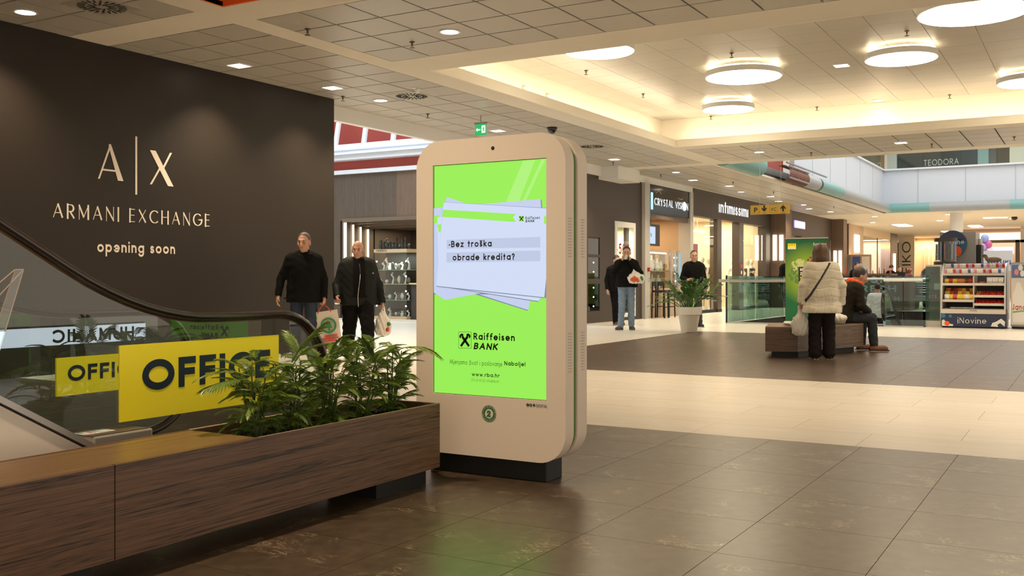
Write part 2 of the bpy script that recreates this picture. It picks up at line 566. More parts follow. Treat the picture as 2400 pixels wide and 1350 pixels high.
def text_polys(s, w, thin=None, gap=None, seg=28, italic=0.0):
    """quads of the lettering (cap height 1) and its width; thin: stroke of level and rising lines"""
    th = w if thin is None else thin
    gap = (0.20 + w * 0.25) if gap is None else gap
    quads, x, word = [], 0.0, 0
    for ch in s:
        if ch == ' ': word += 1
        adv, spec = GLYPH[ch]
        for si, st in enumerate(spec.split(';')):
            if not st: continue
            P = [(x + w / 2 + px, (w / 2 + py * (1 - w)) if py >= 0 else py) for px, py in _stroke_pts(st.split(), seg)]
            closed = math.hypot(P[0][0] - P[-1][0], P[0][1] - P[-1][1]) < 1e-3 and len(P) > 4
            n = len(P)
            def width(dx, dy):
                if thin is None: return w
                l = math.hypot(dx, dy)
                dx, dy = dx / l, dy / l
                if abs(dx) < 0.05: return th if ch in 'NM' and not (ch == 'M' and P[0][0] > x + .5) else w
                if dx * dy > 0 and len(P) == 2: return th
                if abs(dy) < 0.05 and len(P) == 2: return th
                return th + (w - th) * abs(dy)
            lv, rv = [], []
            for i in range(n):
                a = P[(i - 1) % (n - 1)] if closed and i == 0 else P[max(i - 1, 0)]
                c = P[1] if closed and i == n - 1 else P[min(i + 1, n - 1)]
                p = P[i]
                d1 = (p[0] - a[0], p[1] - a[1]); d2 = (c[0] - p[0], c[1] - p[1])
                l1, l2 = math.hypot(*d1), math.hypot(*d2)
                if l1 < 1e-9: d1, l1 = d2, l2
                if l2 < 1e-9: d2, l2 = d1, l1
                u1 = (d1[0] / l1, d1[1] / l1); u2 = (d2[0] / l2, d2[1] / l2)
                nx, ny = -(u1[1] + u2[1]), u1[0] + u2[0]
                l = math.hypot(nx, ny)
                nx, ny = (nx / l, ny / l) if l > 1e-6 else (-u1[1], u1[0])
                cs = max(0.45, nx * -u1[1] + ny * u1[0])
                hw = width(u1[0] + u2[0], u1[1] + u2[1]) / 2 / cs
                q = p
                if not closed:
                    e = w / 2 if thin is None else th / 2
                    if abs(u1[0]) < 0.05 or abs(u2[0]) < 0.05: e = w / 2
                    if i == 0: q = (p[0] - u2[0] * e, p[1] - u2[1] * e)
                    if i == n - 1: q = (p[0] + u1[0] * e, p[1] + u1[1] * e)
                sl = italic
                lv.append((q[0] + nx * hw + sl * (q[1] + ny * hw), q[1] + ny * hw)); rv.append((q[0] - nx * hw + sl * (q[1] - ny * hw), q[1] - ny * hw))
            for i in range(n - 1):
                quads.append((word, si, (lv[i], rv[i], rv[i + 1], lv[i + 1])))
        x += adv + w + gap
    return quads, max(x - gap, 1e-3)
def text(name, s, o, u, v, size, w, m, parent=None, width=None, align='l', depth=0.002, thin=None, gap=None, italic=0.0, seg=28, label=None, out=None, more=()):
    """lettering standing on the plane (o, u right, v up); cap height size, fitted to width if given. more: further (string, right, up, size, weight) in the same mesh"""
    u, v = Vector(u).normalized(), Vector(v).normalized()
    res = None
    for (ss, ou, ov, sz, ww, wd, al, it) in [(s, 0, 0, size, w, width, align, italic)] + list(more):
        q, tw = text_polys(ss, ww, thin, gap, seg, it)
        kx = (wd / tw) if wd else sz
        off = {'l': 0, 'c': -tw * kx / 2, 'r': -tw * kx}[al]
        for word in sorted({k for k, _, _ in q}):          # each word is a part of its own
            mb = MB()
            for k, si, poly in q:
                if k == word: mb.prism([(ou + off + x * kx, ov + y * sz) for x, y in poly], o, u, v, depth * (1 + .12 * si))
            res = mb.build(name, m, parent, label=label)
    return res

# ------------------------------------------------------------------ solid modelling on a grid (figures, clothes, bags)
def smin(a, b, k):
    if k <= 0: return np.minimum(a, b)
    h = np.maximum(k - np.abs(a - b), 0) / k
    return np.minimum(a, b) - h * h * k * 0.25
class Sdf:
    def __init__(self, lo, hi, vox):
        self.lo = np.array(lo, dtype=np.float32); self.vx = vox
        self.n = np.ceil((np.array(hi) - np.array(lo)) / vox).astype(int) + 1
        self.F = np.full(self.n, 1.0, dtype=np.float32)
    def _sl(self, a, b):
        i0 = np.clip(np.floor((np.array(a) - self.lo) / self.vx).astype(int), 0, self.n)
        i1 = np.clip(np.ceil((np.array(b) - self.lo) / self.vx).astype(int) + 1, 0, self.n)
        s = tuple(slice(p, q) for p, q in zip(i0, i1))
        g = [self.lo[k] + np.arange(i0[k], i1[k], dtype=np.float32) * self.vx for k in range(3)]
        return s, g[0][:, None, None], g[1][None, :, None], g[2][None, None, :]
    def _put(self, s, d, k, mode):
        if mode == 'u': self.F[s] = smin(self.F[s], d, k)
        elif mode == 's': self.F[s] = -smin(-self.F[s], d, k)
    def cap(self, a, b, ra, rb=None, k=0.02, mode='u', flat=None):
        """cone with round ends; flat = (axis vector, factor) squashes it"""
        rb = ra if rb is None else rb
        a = np.array(a, dtype=np.float32); b = np.array(b, dtype=np.float32)
        R_ = max(ra, rb) + k + 2.5 * self.vx
        s, X, Y, Z = self._sl(np.minimum(a, b) - R_, np.maximum(a, b) + R_)
        ba = b - a; L2 = max(float(ba @ ba), 1e-9)
        px, py, pz = X - a[0], Y - a[1], Z - a[2]
        t = np.clip((px * ba[0] + py * ba[1] + pz * ba[2]) / L2, 0, 1)
        dx, dy, dz = px - t * ba[0], py - t * ba[1], pz - t * ba[2]
        if flat is not None:
            f = np.array(flat[0], dtype=np.float32); f /= np.linalg.norm(f)
            q = (dx * f[0] + dy * f[1] + dz * f[2]) * (flat[1] - 1)
            dx, dy, dz = dx + q * f[0], dy + q * f[1], dz + q * f[2]
        d = np.sqrt(dx * dx + dy * dy + dz * dz) - (ra + t * (rb - ra))
        self._put(s, d.astype(np.float32), k, mode)
        return self
    def ell(self, c, r, M=None, k=0.02, mode='u'):
        r = np.array(r, dtype=np.float32)
        R_ = float(max(r)) + k + 2.5 * self.vx
        c = np.array(c, dtype=np.float32)
        s, X, Y, Z = self._sl(c - R_, c + R_)
        x, y, z = X - c[0], Y - c[1], Z - c[2]
        if M is not None:
            m = np.array(M)
            x, y, z = (m[0][0] * x + m[1][0] * y + m[2][0] * z), (m[0][1] * x + m[1][1] * y + m[2][1] * z), (m[0][2] * x + m[1][2] * y + m[2][2] * z)
        q = np.sqrt((x / r[0]) ** 2 + (y / r[1]) ** 2 + (z / r[2]) ** 2)
        d = (q - 1) * float(min(r)) * 0.6 + (q - 1) * float(np.mean(r)) * 0.4
        self._put(s, d.astype(np.float32), k, mode)
        return self
    def grid(self):
        return self._sl(self.lo - 1, self.lo + self.n * self.vx + 1)[1:]
    def cut(self, fn, k=0.0):
        """keep only where fn(X,Y,Z) < 0"""
        X, Y, Z = self.grid()
        d = np.broadcast_to(fn(X, Y, Z), self.F.shape).astype(np.float32)
        self.F = -smin(-self.F, -d, k)
        return self
    def bumps(self, fn):
        X, Y, Z = self.grid()
        self.F = self.F + np.broadcast_to(fn(X, Y, Z), self.F.shape).astype(np.float32)
        return self
    def folds(self, amp, f=34.0, seed=0.0):
        return self.bumps(lambda X, Y, Z: amp * (np.sin(X * f + 2 * np.sin(Z * f * .6 + seed) + seed) * np.sin(Z * f * .75 + 1.7 * np.sin(Y * f * .7 + seed)) + .5 * np.sin((Z + Y * .6) * f * 1.9 + 2 * np.sin(X * f + seed))))
    def mesh(self, name, m):
        F = self.F
        F[0], F[-1], F[:, 0], F[:, -1], F[:, :, 0], F[:, :, -1] = (.05,) * 6
        ins = F < 0
        c = np.zeros(np.array(F.shape) - 1, dtype=np.int8)
        for i in (0, 1):
            for j in (0, 1):
                for k in (0, 1):
                    c += ins[i:F.shape[0] - 1 + i, j:F.shape[1] - 1 + j, k:F.shape[2] - 1 + k]
        act = np.argwhere((c > 0) & (c < 8))
        if len(act) == 0:
            me = bpy.data.meshes.new(name); return me
        idx = -np.ones(c.shape, dtype=np.int32)
        idx[act[:, 0], act[:, 1], act[:, 2]] = np.arange(len(act))
        cor = [(i, j, k) for i in (0, 1) for j in (0, 1) for k in (0, 1)]
        V = {q: F[act[:, 0] + q[0], act[:, 1] + q[1], act[:, 2] + q[2]] for q in cor}
        acc = np.zeros((len(act), 3)); cnt = np.zeros(len(act))
        for q in cor:
            for ax in range(3):
                if q[ax] == 0:
                    p = list(q); p[ax] = 1; p = tuple(p)
                    a, b = V[q], V[p]
                    x = (a < 0) != (b < 0)
                    t = np.where(x, a / np.where(x, a - b, 1), 0)
                    pos = np.array(q, dtype=float)[None, :].repeat(len(act), 0)
                    pos[:, ax] = t
                    acc[x] += pos[x]; cnt[x] += 1
        verts = (act + acc / cnt[:, None]) * self.vx + self.lo
        faces = []
        for ax in range(3):
            o1, o2 = [(1, 2), (2, 0), (0, 1)][ax]
            sl0 = [slice(1, -1)] * 3; sl0[ax] = slice(0, -1)
            sl1 = [slice(1, -1)] * 3; sl1[ax] = slice(1, None)
            A, B = ins[tuple(sl0)], ins[tuple(sl1)]
            for flip, w in ((0, A & ~B), (1, ~A & B)):
                e = np.argwhere(w)
                if len(e) == 0: continue
                e = e + 1; e[:, ax] -= 1
                q = []
                for da, db in ((-1, -1), (0, -1), (0, 0), (-1, 0)):
                    r = e.copy(); r[:, o1] += da; r[:, o2] += db
                    q.append(idx[r[:, 0], r[:, 1], r[:, 2]])
                q = np.stack(q, 1)
                faces.append(q[:, ::-1] if flip else q)
        faces = np.concatenate(faces)
        me = bpy.data.meshes.new(name)
        me.vertices.add(len(verts)); me.vertices.foreach_set('co', verts.astype(np.float32).ravel())
        me.loops.add(len(faces) * 4); me.loops.foreach_set('vertex_index', faces.astype(np.int32).ravel())
        me.polygons.add(len(faces)); me.polygons.foreach_set('loop_start', np.arange(0, len(faces) * 4, 4, dtype=np.int32))
        me.polygons.foreach_set('loop_total', np.full(len(faces), 4, dtype=np.int32))
        me.materials.append(m)
        me.polygons.foreach_set('use_smooth', np.ones(len(faces), dtype=bool))
        me.update(calc_edges=True)
        return me
    def build(self, name, m, parent, label=None):
        o = bpy.data.objects.new(name, self.mesh(name, m))
        COL.objects.link(o)
        o.parent = parent
        if label: o['label'] = label
        return o
# ------------------------------------------------------------------ floor
def near(x, y):
    return math.hypot(x, y)
floor = struct(MB().box(-4, 24.9, -9, 11.05, -0.3, -0.005).box(24.9, 37, -9, 3.4, -0.3, -0.005).box(24.9, 37, 8.05, 11.05, -0.3, -0.005)
               .box(37, 84, -9, 14, -0.3, -0.005).box(12.4, 24, 11.05, 27, -0.3, -0.005).box(24, 84, 11.05, 27, -0.3, -0.005).build('floor', [M_GROUT_L]))
bx('grout_bed', M_GROUT_D, -4, 6.97, -9, 10.6, -0.006, -0.003, floor)
bx('grout_bed', M_GROUT_D, 11.17, 20.5, -9, 7.4, -0.006, -0.003, floor)
G = 0.0014
def tile_mesh(name, lx, ly, m):
    return MB().box(G, lx - G, G, ly - G, -0.004, 0.0).mesh(name, m)
ME_D = tile_mesh('dark_tile', 0.6, 0.6, M_DARKT)
ME_C = tile_mesh('cream_tile', 0.6, 1.17, M_CREAMT)
far_d, far_c = MB(), MB()
spots = []
def want(kind, x, y, lx, ly):
    spots.append((near(x + lx / 2, y + ly / 2), kind, x, y, lx, ly))
def in_view(x, y):
    d = x * math.cos(YAW) + y * math.sin(YAW)
    l = x * math.sin(YAW) - y * math.cos(YAW)
    return d > 1.2 and abs(l) < 0.56 * d + 0.8
for i in range(0, 18):                       # dark field in front, rows end at X = 6.97
    for j in range(-14, 18):
        x, y = 6.97 - 0.6 * (i + 1), 0.15 + 0.6 * j
        want('d', x, y, 0.6, min(0.6, 10.6 - y))
for i in range(7):                            # cream band
    for j in range(-7, 8):
        y = 0.22 + 1.17 * j + (0.58 if i % 2 else 0.0)
        want('c', 6.97 + 0.6 * i, y, 0.6, min(1.17, 10.2 - y))
for i in range(16):
    for j in range(-14, 12):
        x, y = 11.17 + 0.6 * i, 0.15 + 0.6 * j
        if x < 20.5: want('d', x, y, min(0.6, 20.5 - x), 0.6)
spots.sort()
n_own = 0
for d, k, x, y, lx, ly in spots:
    if ly < 0.05: continue
    if in_view(x + lx / 2, y + ly / 2) and n_own < 296 and d < 19 and not (k == 'd' and (y > 7.3 or ly < .59)) and lx > 0.5 and (k == 'd' or ly > 1.1):
        link_mesh('tile', ME_D if k == 'd' else ME_C, floor, (x, y, 0))
        n_own += 1
    else:
        (far_d if k == 'd' else far_c).box(x + G, x + lx - G, y + G, y + ly - G, -0.004, 0)
def planks(x0, x1, y0, y1):
    i = 0
    x = x0
    while x < x1 - 0.05:
        y = y0 - (0.58 if i % 2 else 0)
        while y < y1 - 0.05:
            far_c.box(x + G, min(x + 0.6, x1) - G, max(y, y0) + G, min(y + 1.17, y1) - G, -0.004, 0)
            y += 1.17
        x += 0.6
        i += 1
planks(6.97, 11.17, 10.2, 11.05)
planks(11.17, 20.5, 7.4, 11.05)
planks(20.5, 24.9, -4, 11.05)
planks(24.9, 37, 8.05, 11.05)
planks(24.9, 37, -2, 3.4)
planks(37, 62, -1, 13)
planks(12.4, 24, 11.05, 24)
tag(far_d.build('tiles_beyond', M_DARKT, floor), kind='stuff')
tag(far_c.build('tiles_beyond', M_CREAMT, floor), kind='stuff')
# storey below the escalator well
struct(bx('floor', mat('lower_floor', (0.10, 0.10, 0.11), 0.25), 24, 52, 2, 9, -4.2, -4.0))
well = struct(MB().box(24.8, 24.9, 3.4, 8.05, -4, -0.004).box(24.8, 37, 8.05, 8.15, -4, -0.004).box(24.8, 37, 3.3, 3.4, -4, -0.004).box(37, 37.1, 3.3, 8.15, -4, -0.004)
              .build('wall_well', mat('well_cladding', (0.16, 0.17, 0.18), 0.4)))

# ------------------------------------------------------------------ ceiling
P_ = M_PLASTER
zc, zt = CEIL, CEIL + 0.05
ceil_ = MB()
ceil_.m = 1                                    # dark void sheet above the panels
for a in ((-6, 11.35, -9, 4.9), (-6, 4.4, 4.9, 11.1), (4.4, 7.65, 8.05, 11.1), (7.65, 11.35, 4.9, 11.1), (11.35, 20.85, -9, -2.05), (11.35, 20.85, 8.02, 11.1), (20.85, 24.5, -9, 11.1), (24.5, 46.3, 8.05, 11.1), (46.3, 85, -9, 27)):
    ceil_.box(a[0], a[1], a[2], a[3], zt, zt + 0.06)
ceil_.m = 0
def plaster(x0, x1, y0, y1, z0=zc):
    ceil_.box(x0, x1, y0, y1, z0, zt)
F1 = (8.17, 10.67, -1.97, 8.09)
F2 = (8.18, 23.94, 8.44, 10.96)
F0 = (3.2, 7.6, 8.435, 10.6)
F3 = (21.25, 23.94, -1.97, 7.92)
plaster(7.6, 8.17, -9, 11.0)                   # beams of white plaster between the fields of panels
plaster(8.17, 11.38, 8.09, 8.44); plaster(11.38, 24.5, 7.99, 8.44)
plaster(10.67, 11.38, -9, 8.09)
plaster(20.80, 21.25, -9, 7.99); plaster(23.94, 24.5, 8.44, 11.1); plaster(23.94, 24.5, -9, 7.99)
plaster(21.25, 23.94, 7.92, 7.99)
plaster(-6, 7.6, 8.0, 8.435); plaster(-6, 3.2, 8.435, 11.0)
plaster(-6, 4.5, -9, 8.0); plaster(4.5, 7.6, -9, 5.0)
plaster(8.17, 10.67, -9, -1.97); plaster(11.38, 20.8, -9, -2.04); plaster(21.25, 23.94, -9, -1.97)
plaster(24.5, 46.3, 8.05, 8.42); plaster(24.5, 46.3, 10.92, 11.1); plaster(46.3, 85, -9, 27); plaster(12.5, 24.5, 10.96, 11.08)
ceil_ = struct(ceil_.build('ceiling', [P_, M_JOINT]))
GP = 0.012
ME_CT = {}
def panel(x, y, lx, ly, parent, z=zc, m=M_CTILE, gap=GP):
    key = (round(lx, 3), round(ly, 3), m.name)
    if key not in ME_CT:
        ME_CT[key] = MB().box(gap, lx - gap, gap, ly - gap, 0, 0.02).mesh('ceiling_panel', m)
    return link_mesh('ceiling_panel', ME_CT[key], parent, (x, y, z))
def field(F, parent, flipx=False, flipy=False, p=0.627, z=zc, m=M_CTILE, gap=GP):
    x0, x1, y0, y1 = F
    xs = []
    n = max(1, round((x1 - x0) / p))
    px = (x1 - x0) / n
    for i in range(n):
        y = y1 if flipy else y0
        while (y > y0 + 0.04) if flipy else (y < y1 - 0.04):
            ly = min(p, y - y0) if flipy else min(p, y1 - y)
            panel(x0 + i * px, y - ly if flipy else y, px, ly, parent, z, m, gap)
            y += -ly if flipy else ly
field(F1, ceil_, flipy=True)
field((8.18, 12.42, 8.44, 10.6), ceil_, p=0.63)
field((12.42, 23.94, 8.44, 10.96), ceil_, p=0.63)
field(F0, ceil_)
field(F3, ceil_, flipy=True)
f4 = MB()
for i in range(34):
    for j in range(4):
        f4.box(24.5 + i * .64 + GP, 24.5 + (i + 1) * .64 - GP, 8.42 + j * .625 + GP, 8.42 + (j + 1) * .625 - GP, zc, zc + 0.02)
tag(f4.build('far_panels', M_CTILE, ceil_), kind='stuff')
# orange light well cut into the near ceiling
struct(MB().box(7.59, 7.62, 5, 8.0, zc - .001, 4.8).box(4.5, 7.62, 8.0, 8.03, zc - .001, 4.8).box(4.47, 4.5, 5, 8.03, zc, 4.8).box(4.5, 7.6, 4.97, 5, zc, 4.8).box(4.4, 7.7, 4.9, 8.1, 4.8, 4.85)
       .build('trim_1', mat('orange_paint', (0.85, 0.16, 0.02), 0.6, noise=0.03)))
# raised coffer with a light trough all round
X0, X1, Y0, Y1 = 11.42, 20.76, -2.0, 7.95
T = 0.55
cof = MB()
cof.box(X0 - T, X1 + T, Y1 + .05, Y1 + T, zc + .05, zc + .09).box(X0 - T, X1 + T, Y0 - T, Y0 - .05, zc + .05, zc + .09).box(X0 - T, X0 - .05, Y0 - .04, Y1 + .04, zc + .05, zc + .09).box(X1 + .05, X1 + T, Y0 - .04, Y1 + .04, zc + .05, zc + .09)   # ledge
cof.box(X0 - .04, X1 + .04, Y1, Y1 + .04, zc, zc + .16).box(X0 - .04, X1 + .04, Y0 - .04, Y0, zc, zc + .16).box(X0 - .04, X0, Y0, Y1, zc, zc + .16).box(X1, X1 + .04, Y0, Y1, zc, zc + .16)           # lip
cof.box(X0 - T, X1 + T, Y1 + T, Y1 + T + .05, zc + .05, RAISED + .05).box(X0 - T, X1 + T, Y0 - T - .05, Y0 - T, zc + .05, RAISED + .05)
cof.box(X0 - T - .05, X0 - T, Y0 - T, Y1 + T, zc + .05, RAISED + .05).box(X1 + T, X1 + T + .05, Y0 - T, Y1 + T, zc + .05, RAISED + .05)
cof.box(X0 - T, X1 + T, Y0 - T, Y1 + T, RAISED + .012, RAISED + .08)
cof = struct(cof.build('ceiling', mat('cove_plaster', (0.78, 0.72, 0.60), 0.7)))
field((X0 - T, X1 + T, Y0 - T, Y1 + T), cof, z=RAISED, m=M_CTILE2, p=0.64, gap=0.004, flipy=True)
E_COVE = emit('cove_strip', (1.0, 0.83, 0.58), 32.0)
cs = MB()
cs.box(X0, X1 + .1, Y1 + .10, Y1 + .13, zc + .09, zc + .15).box(X1 + .10, X1 + .13, Y0, Y1, zc + .09, zc + .15).box(X0, X1 + .1, Y0 - .13, Y0 - .10, zc + .09, zc + .15).box(X0 - .13, X0 - .10, Y0, Y1, zc + .09, zc + .15)
tag(cs.build('cove_light', E_COVE), 'warm light strip hidden in the trough round the raised ceiling', 'light')
# two small white boxes on the cove wall
for i, (x, l) in enumerate(((14.9, 'left one of two small white boxes high on the lit cove wall'), (15.75, 'right one of two small white boxes high on the lit cove wall'))):
    tag(bx('junction_box', M_WHITE, x, x + .16, Y1 + T - .05, Y1 + T, zc + .2, zc + .42, bevel=.01), l, 'box')

# ------------------------------------------------------------------ walls of the hall
M_AX = mat('dark_hoarding_vinyl', (0.020, 0.0145, 0.0105), 0.46, spec=0.28, bump=0.02, bscale=400)
struct(bx('wall_left', M_AX, -4, 12.44, 10.6, 10.9, 0, zc))
struct(MB().box(12.4, 24.4, 10.98, 11.1, 3.79, zc).box(23.35, 24.75, 10.5, 11.1, 3.70, zc).box(24.4, 30.2, 11.0, 11.1, 3.86, zc).build('trim_2', M_WHITE))
# the tall side corridor behind the left wall
M_RED = mat('red_render', (0.34, 0.055, 0.04), 0.65, noise=0.08, nscale=2)
M_SHEET = mat('white_sheet_metal', (0.66, 0.70, 0.76), 0.45)
M_SLATWOOD = wood('wall_veneer', (0.045, 0.032, 0.024, 1), (0.105, 0.078, 0.056, 1), 'z', 1.2, 0.5)
M_SLATWOOD2 = wood('wall_veneer_warm', (0.085, 0.055, 0.036, 1), (0.16, 0.105, 0.07, 1), 'z', 1.2, 0.5)
sw = MB().box(21.5, 21.7, 16.15, 18.1, 2.74, 4.02).box(21.5, 21.7, 18.1, 24, 0, 4.02)
struct(sw.build('wall_corridor', M_SLATWOOD))
struct(MB().box(21.5, 21.7, 11.1, 16.15, 2.74, 4.02).box(21.5, 21.7, 11.1, 14.6, 0, 2.74).build('wall_corridor', M_SLATWOOD2))
struct(bx('trim_3', M_SHEET, 21.40, 21.7, 11.1, 24, 4.02, 4.13))
struct(bx('wall_corridor', M_RED, 21.5, 21.7, 11.1, 24, 4.13, 4.38))
struct(MB().box(21.2, 21.7, 11.1, 24, 4.38, 4.52).box(21.1, 21.7, 11.1, 24, 4.52, 4.56).box(21.3, 21.7, 11.1, 24, 4.56, 4.66).box(21.25, 21.7, 11.1, 24, 4.66, 4.69).build('trim_4', M_SHEET))
struct(bx('wall_corridor', M_SHEET, 21.5, 21.7, 11.1, 24, 4.69, 4.86))
wf = struct(bx('window_1', M_RED, 22.5, 22.6, 11.1, 24, 4.6, 8.6))
for k in range(12):
    y = 12.2 + k * 1.0
    mb = MB()
    mb.add([(21.5, y, 4.69), (21.5, y + .12, 4.69), (21.42, y + .12, 4.69), (21.42, y, 4.69), (22.3, y + .35, 6.6), (22.3, y + .47, 6.6), (22.22, y + .47, 6.6), (22.22, y + .35, 6.6)],
           [(3,2,1,0),(4,5,6,7),(0,1,5,4),(1,2,6,5),(2,3,7,6),(3,0,4,7)])
    mb.build('mullion', M_SHEET, wf)
struct(MB().box(12.0, 24, 24, 24.3, 0, 9).box(12.0, 12.3, 11.2, 24, 4.1, 9).box(12.0, 24, 11.1, 11.25, 4.1, 9).build('wall_corridor', M_WHITE))
struct(bx('ceiling', M_WHITE, 12, 24, 11, 24.3, 9.0, 9.2))
# ------------------------------------------------------------------ lamps and ceiling fixtures
def round_disc(x, y, r, label):
    t = thing('disc_lamp', label, 'ceiling lamp', (x, y, 4.53), 0, 'round disc lamps under the raised ceiling')
    MB().lathe([(r - .02, .006), (r, .006), (r, .095), (r - .03, .10)], seg=48, cap0=False, cap1=True).build('housing', M_WHITE, t, smooth=True, local=True)
    MB().lathe([(r - .02, .0), (r - .02, .004)], seg=48).build('diffuser', E_DISC, t, local=True)
    MB().lathe([(r - .10, .105), (r - .05, .125)], seg=48, cap0=False, cap1=False).build('halo_ring', emit('halo_led', (1.0, .86, .62), 9.0), t, local=True)
    for a in range(3):
        b = R(90 + 120 * a)
        MB().tube([(r * .6 * math.cos(b), r * .6 * math.sin(b), .085), (r * .6 * math.cos(b), r * .6 * math.sin(b), RAISED - 4.53)], .006, 6).build('hanger', M_STEEL, t, local=True)
    return t
for x, y, r, l in ((13.55, 6.40, .53, 'round disc lamp half hidden behind the white ceiling beam'), (16.50, 5.11, .64, 'large round disc lamp in the middle of the raised ceiling'),
                   (19.52, 6.36, .52, 'round disc lamp nearest the far left corner of the cove'), (16.38, 2.58, .54, 'round disc lamp beside the square spotlight in the raised ceiling'),
                   (14.01, 1.33, .68, 'biggest round disc lamp, cut by the top edge of the photo'), (19.48, .95, .535, 'round disc lamp cut by the right edge of the photo'), ):
    round_disc(x, y, r, l)
def lamp_power(x, y):
    return 16.0
n_l = [0]
def spot(x, y, z, power, color=WARM, size=1.9):
    d = bpy.data.lights.new('downlight_beam', 'SPOT')
    d.energy = power
    d.color = color
    d.spot_size = size
    d.spot_blend = 0.8
    d.shadow_soft_size = 0.08
    o = bpy.data.objects.new('downlight_beam', d)
    o.location = (x, y, z - .03)
    COL.objects.link(o)
def downlight(x, y, label, kind='r', z=CEIL, power=330.0, r=.105, group=None):
    t = thing('downlight', label, 'ceiling lamp', (x, y, z), 0, group)
    if kind == 'r':
        MB().lathe([(r, .004), (r + .02, .0), (r + .025, -.008), (r, -.01)], seg=20, cap0=False, cap1=False).build('trim_ring', M_WHITE, t, smooth=True, local=True)
        MB().lathe([(r, -.004), (r, -.008)], seg=20).build('lens', E_LAMP, t, local=True)
    else:
        a = r * 1.25
        MB().box(-a, a, -a, -a + .02, -.012, 0).box(-a, a, a - .02, a, -.012, 0).box(-a, -a + .02, -a + .02, a - .02, -.012, 0).box(a - .02, a, -a + .02, a - .02, -.012, 0).build('trim_frame', M_WHITE, t, local=True)
        MB().box(-a + .02, a - .02, -a + .02, a - .02, -.008, -.004).build('lens', E_LAMP, t, local=True)
    if power: spot(x, y, z, power)
    return t
DL = [(6.67, 10.02, 'r', 'round downlight in the ceiling panels over the left end of the dark wall'), (9.71, 6.52, 'r', 'round downlight in the perforated panels left of the raised ceiling'),
      (9.8, 10.02, 's', 'square downlight over the lettered dark wall'), (11.65, 9.96, 's', 'square downlight above the right end of the dark wall'),
      (12.88, 10.0, 'r', 'round downlight beside the round air vent'), (16.67, 10.06, 's', 'square downlight next to the green exit sign'),
      (22.49, 6.6, 'r', 'round downlight on the ceiling strip beyond the cove corner'), (22.08, 10.03, 's', 'square downlight over the tall kiosk right shoulder'),
      (22.46, 3.54, 's', 'square downlight in the ceiling strip above the upstairs shop')]
for x, y, k, l in DL:
    downlight(x, y, l, k)
downlight(17.29, 3.67, 'square spotlight in the raised ceiling between two discs', 's', RAISED, 90)
downlight(21.05, 3.75, 'small round downlight in the raised ceiling near the far cove wall', 'r', RAISED, 90)
for i in range(9):
    x = 25.6 + i * 2.3
    downlight(x, 9.8 + .35 * (i % 2), 'downlight over the walkway past the shops, %s counted from the kiosk' % ('nearest' if i == 0 else ORDS[i]), 's' if i % 3 else 'r', power=260, group='downlights along the shop walkway')
for i in range(8):
    a, b = divmod(i, 4)
    downlight(48.5 + a * 5, 12 - b * 3.2 + a, 'lamp in the white ceiling beyond the atrium, %s in the %s row' % (nth(b), 'farther' if a else 'nearer'), 'r' if i % 2 else 's', power=800, r=.13, group='downlights beyond the atrium')
# unseen part of the same hall, behind and right of the viewer: bare beams added as its lamps, for more light
for x, y in ((9.7, 2.8), (9.7, -1.2), (3.5, 10.0), (3.2, 3.4), (2.6, -2.4), (22.3, -.5)):
    spot(x, y, CEIL, 360)

SPK = ['nearest, at the corner of the perforated field', 'beyond the smoke detector', 'left of the round downlight before the cove', 'right of the air vent', 'left of the exit sign', 'beside the exit sign lamp', 'by the white box over the dark wall', 'in the strip beyond the cove corner', 'in the far strip above the red atrium wall', 'in the far strip near the right edge', 'over the jeweller', 'over the lingerie entrance', 'over the direction sign', 'over the lilac sign', 'farthest along the walkway']
SPK2 = ['in front of the middle disc lamp', 'between the right disc and the top edge', 'near the half hidden disc', 'left of the far left disc', 'on the far side behind the middle disc', 'on the far side near the right disc', 'in the far left corner']
def sprinkler(x, y, z=CEIL, label=None):
    t = thing('sprinkler', label or 'small metal sprinkler head hanging from the ceiling panels', 'sprinkler', (x, y, z), 0, 'sprinkler heads of the ceilings')
    M_BR = mat('sprinkler_bronze', (.12, .085, .05), .4, .8)
    MB().lathe([(.035, 0), (.03, -.012), (.012, -.014), (.010, -.05)], seg=10).build('body', M_BR, t, smooth=True, local=True)
    MB().lathe([(.032, -.072), (.036, -.076), (.004, -.08)], seg=10).tube([(.018, 0, -.045), (.01, 0, -.074)], .003, 4).tube([(-.018, 0, -.045), (-.01, 0, -.074)], .003, 4).build('deflector', M_BR, t, local=True)
for x, y in ((8.77, 7.87), (12.3, 10.3), (9.9, 7.2), (14.35, 10.1), (15.9, 9.95), (18.6, 10.0), (22.6, 10.3), (23.2, 5.6), (23.0, 3.0), (22.7, 1.4), (26, 10.4), (29, 9.3), (33, 9.2), (37, 10.2), (41, 9.0)):
    n_s = [n_l.append(0), len(n_l) - 2][1]
    sprinkler(x, y, CEIL, 'sprinkler head under the lower ceiling panels, %s' % SPK[n_s])
for x, y in ((15.46, 4.98), (15.36, 2.34), (15.49, 7.57), (18.01, 7.57), (21.2, 5.0), (21.1, 2.43), (21.2, 7.3)):
    n_l.append(0)
    sprinkler(x, y, RAISED, 'sprinkler head under the raised ceiling, %s' % SPK2[len(n_l) - 17])
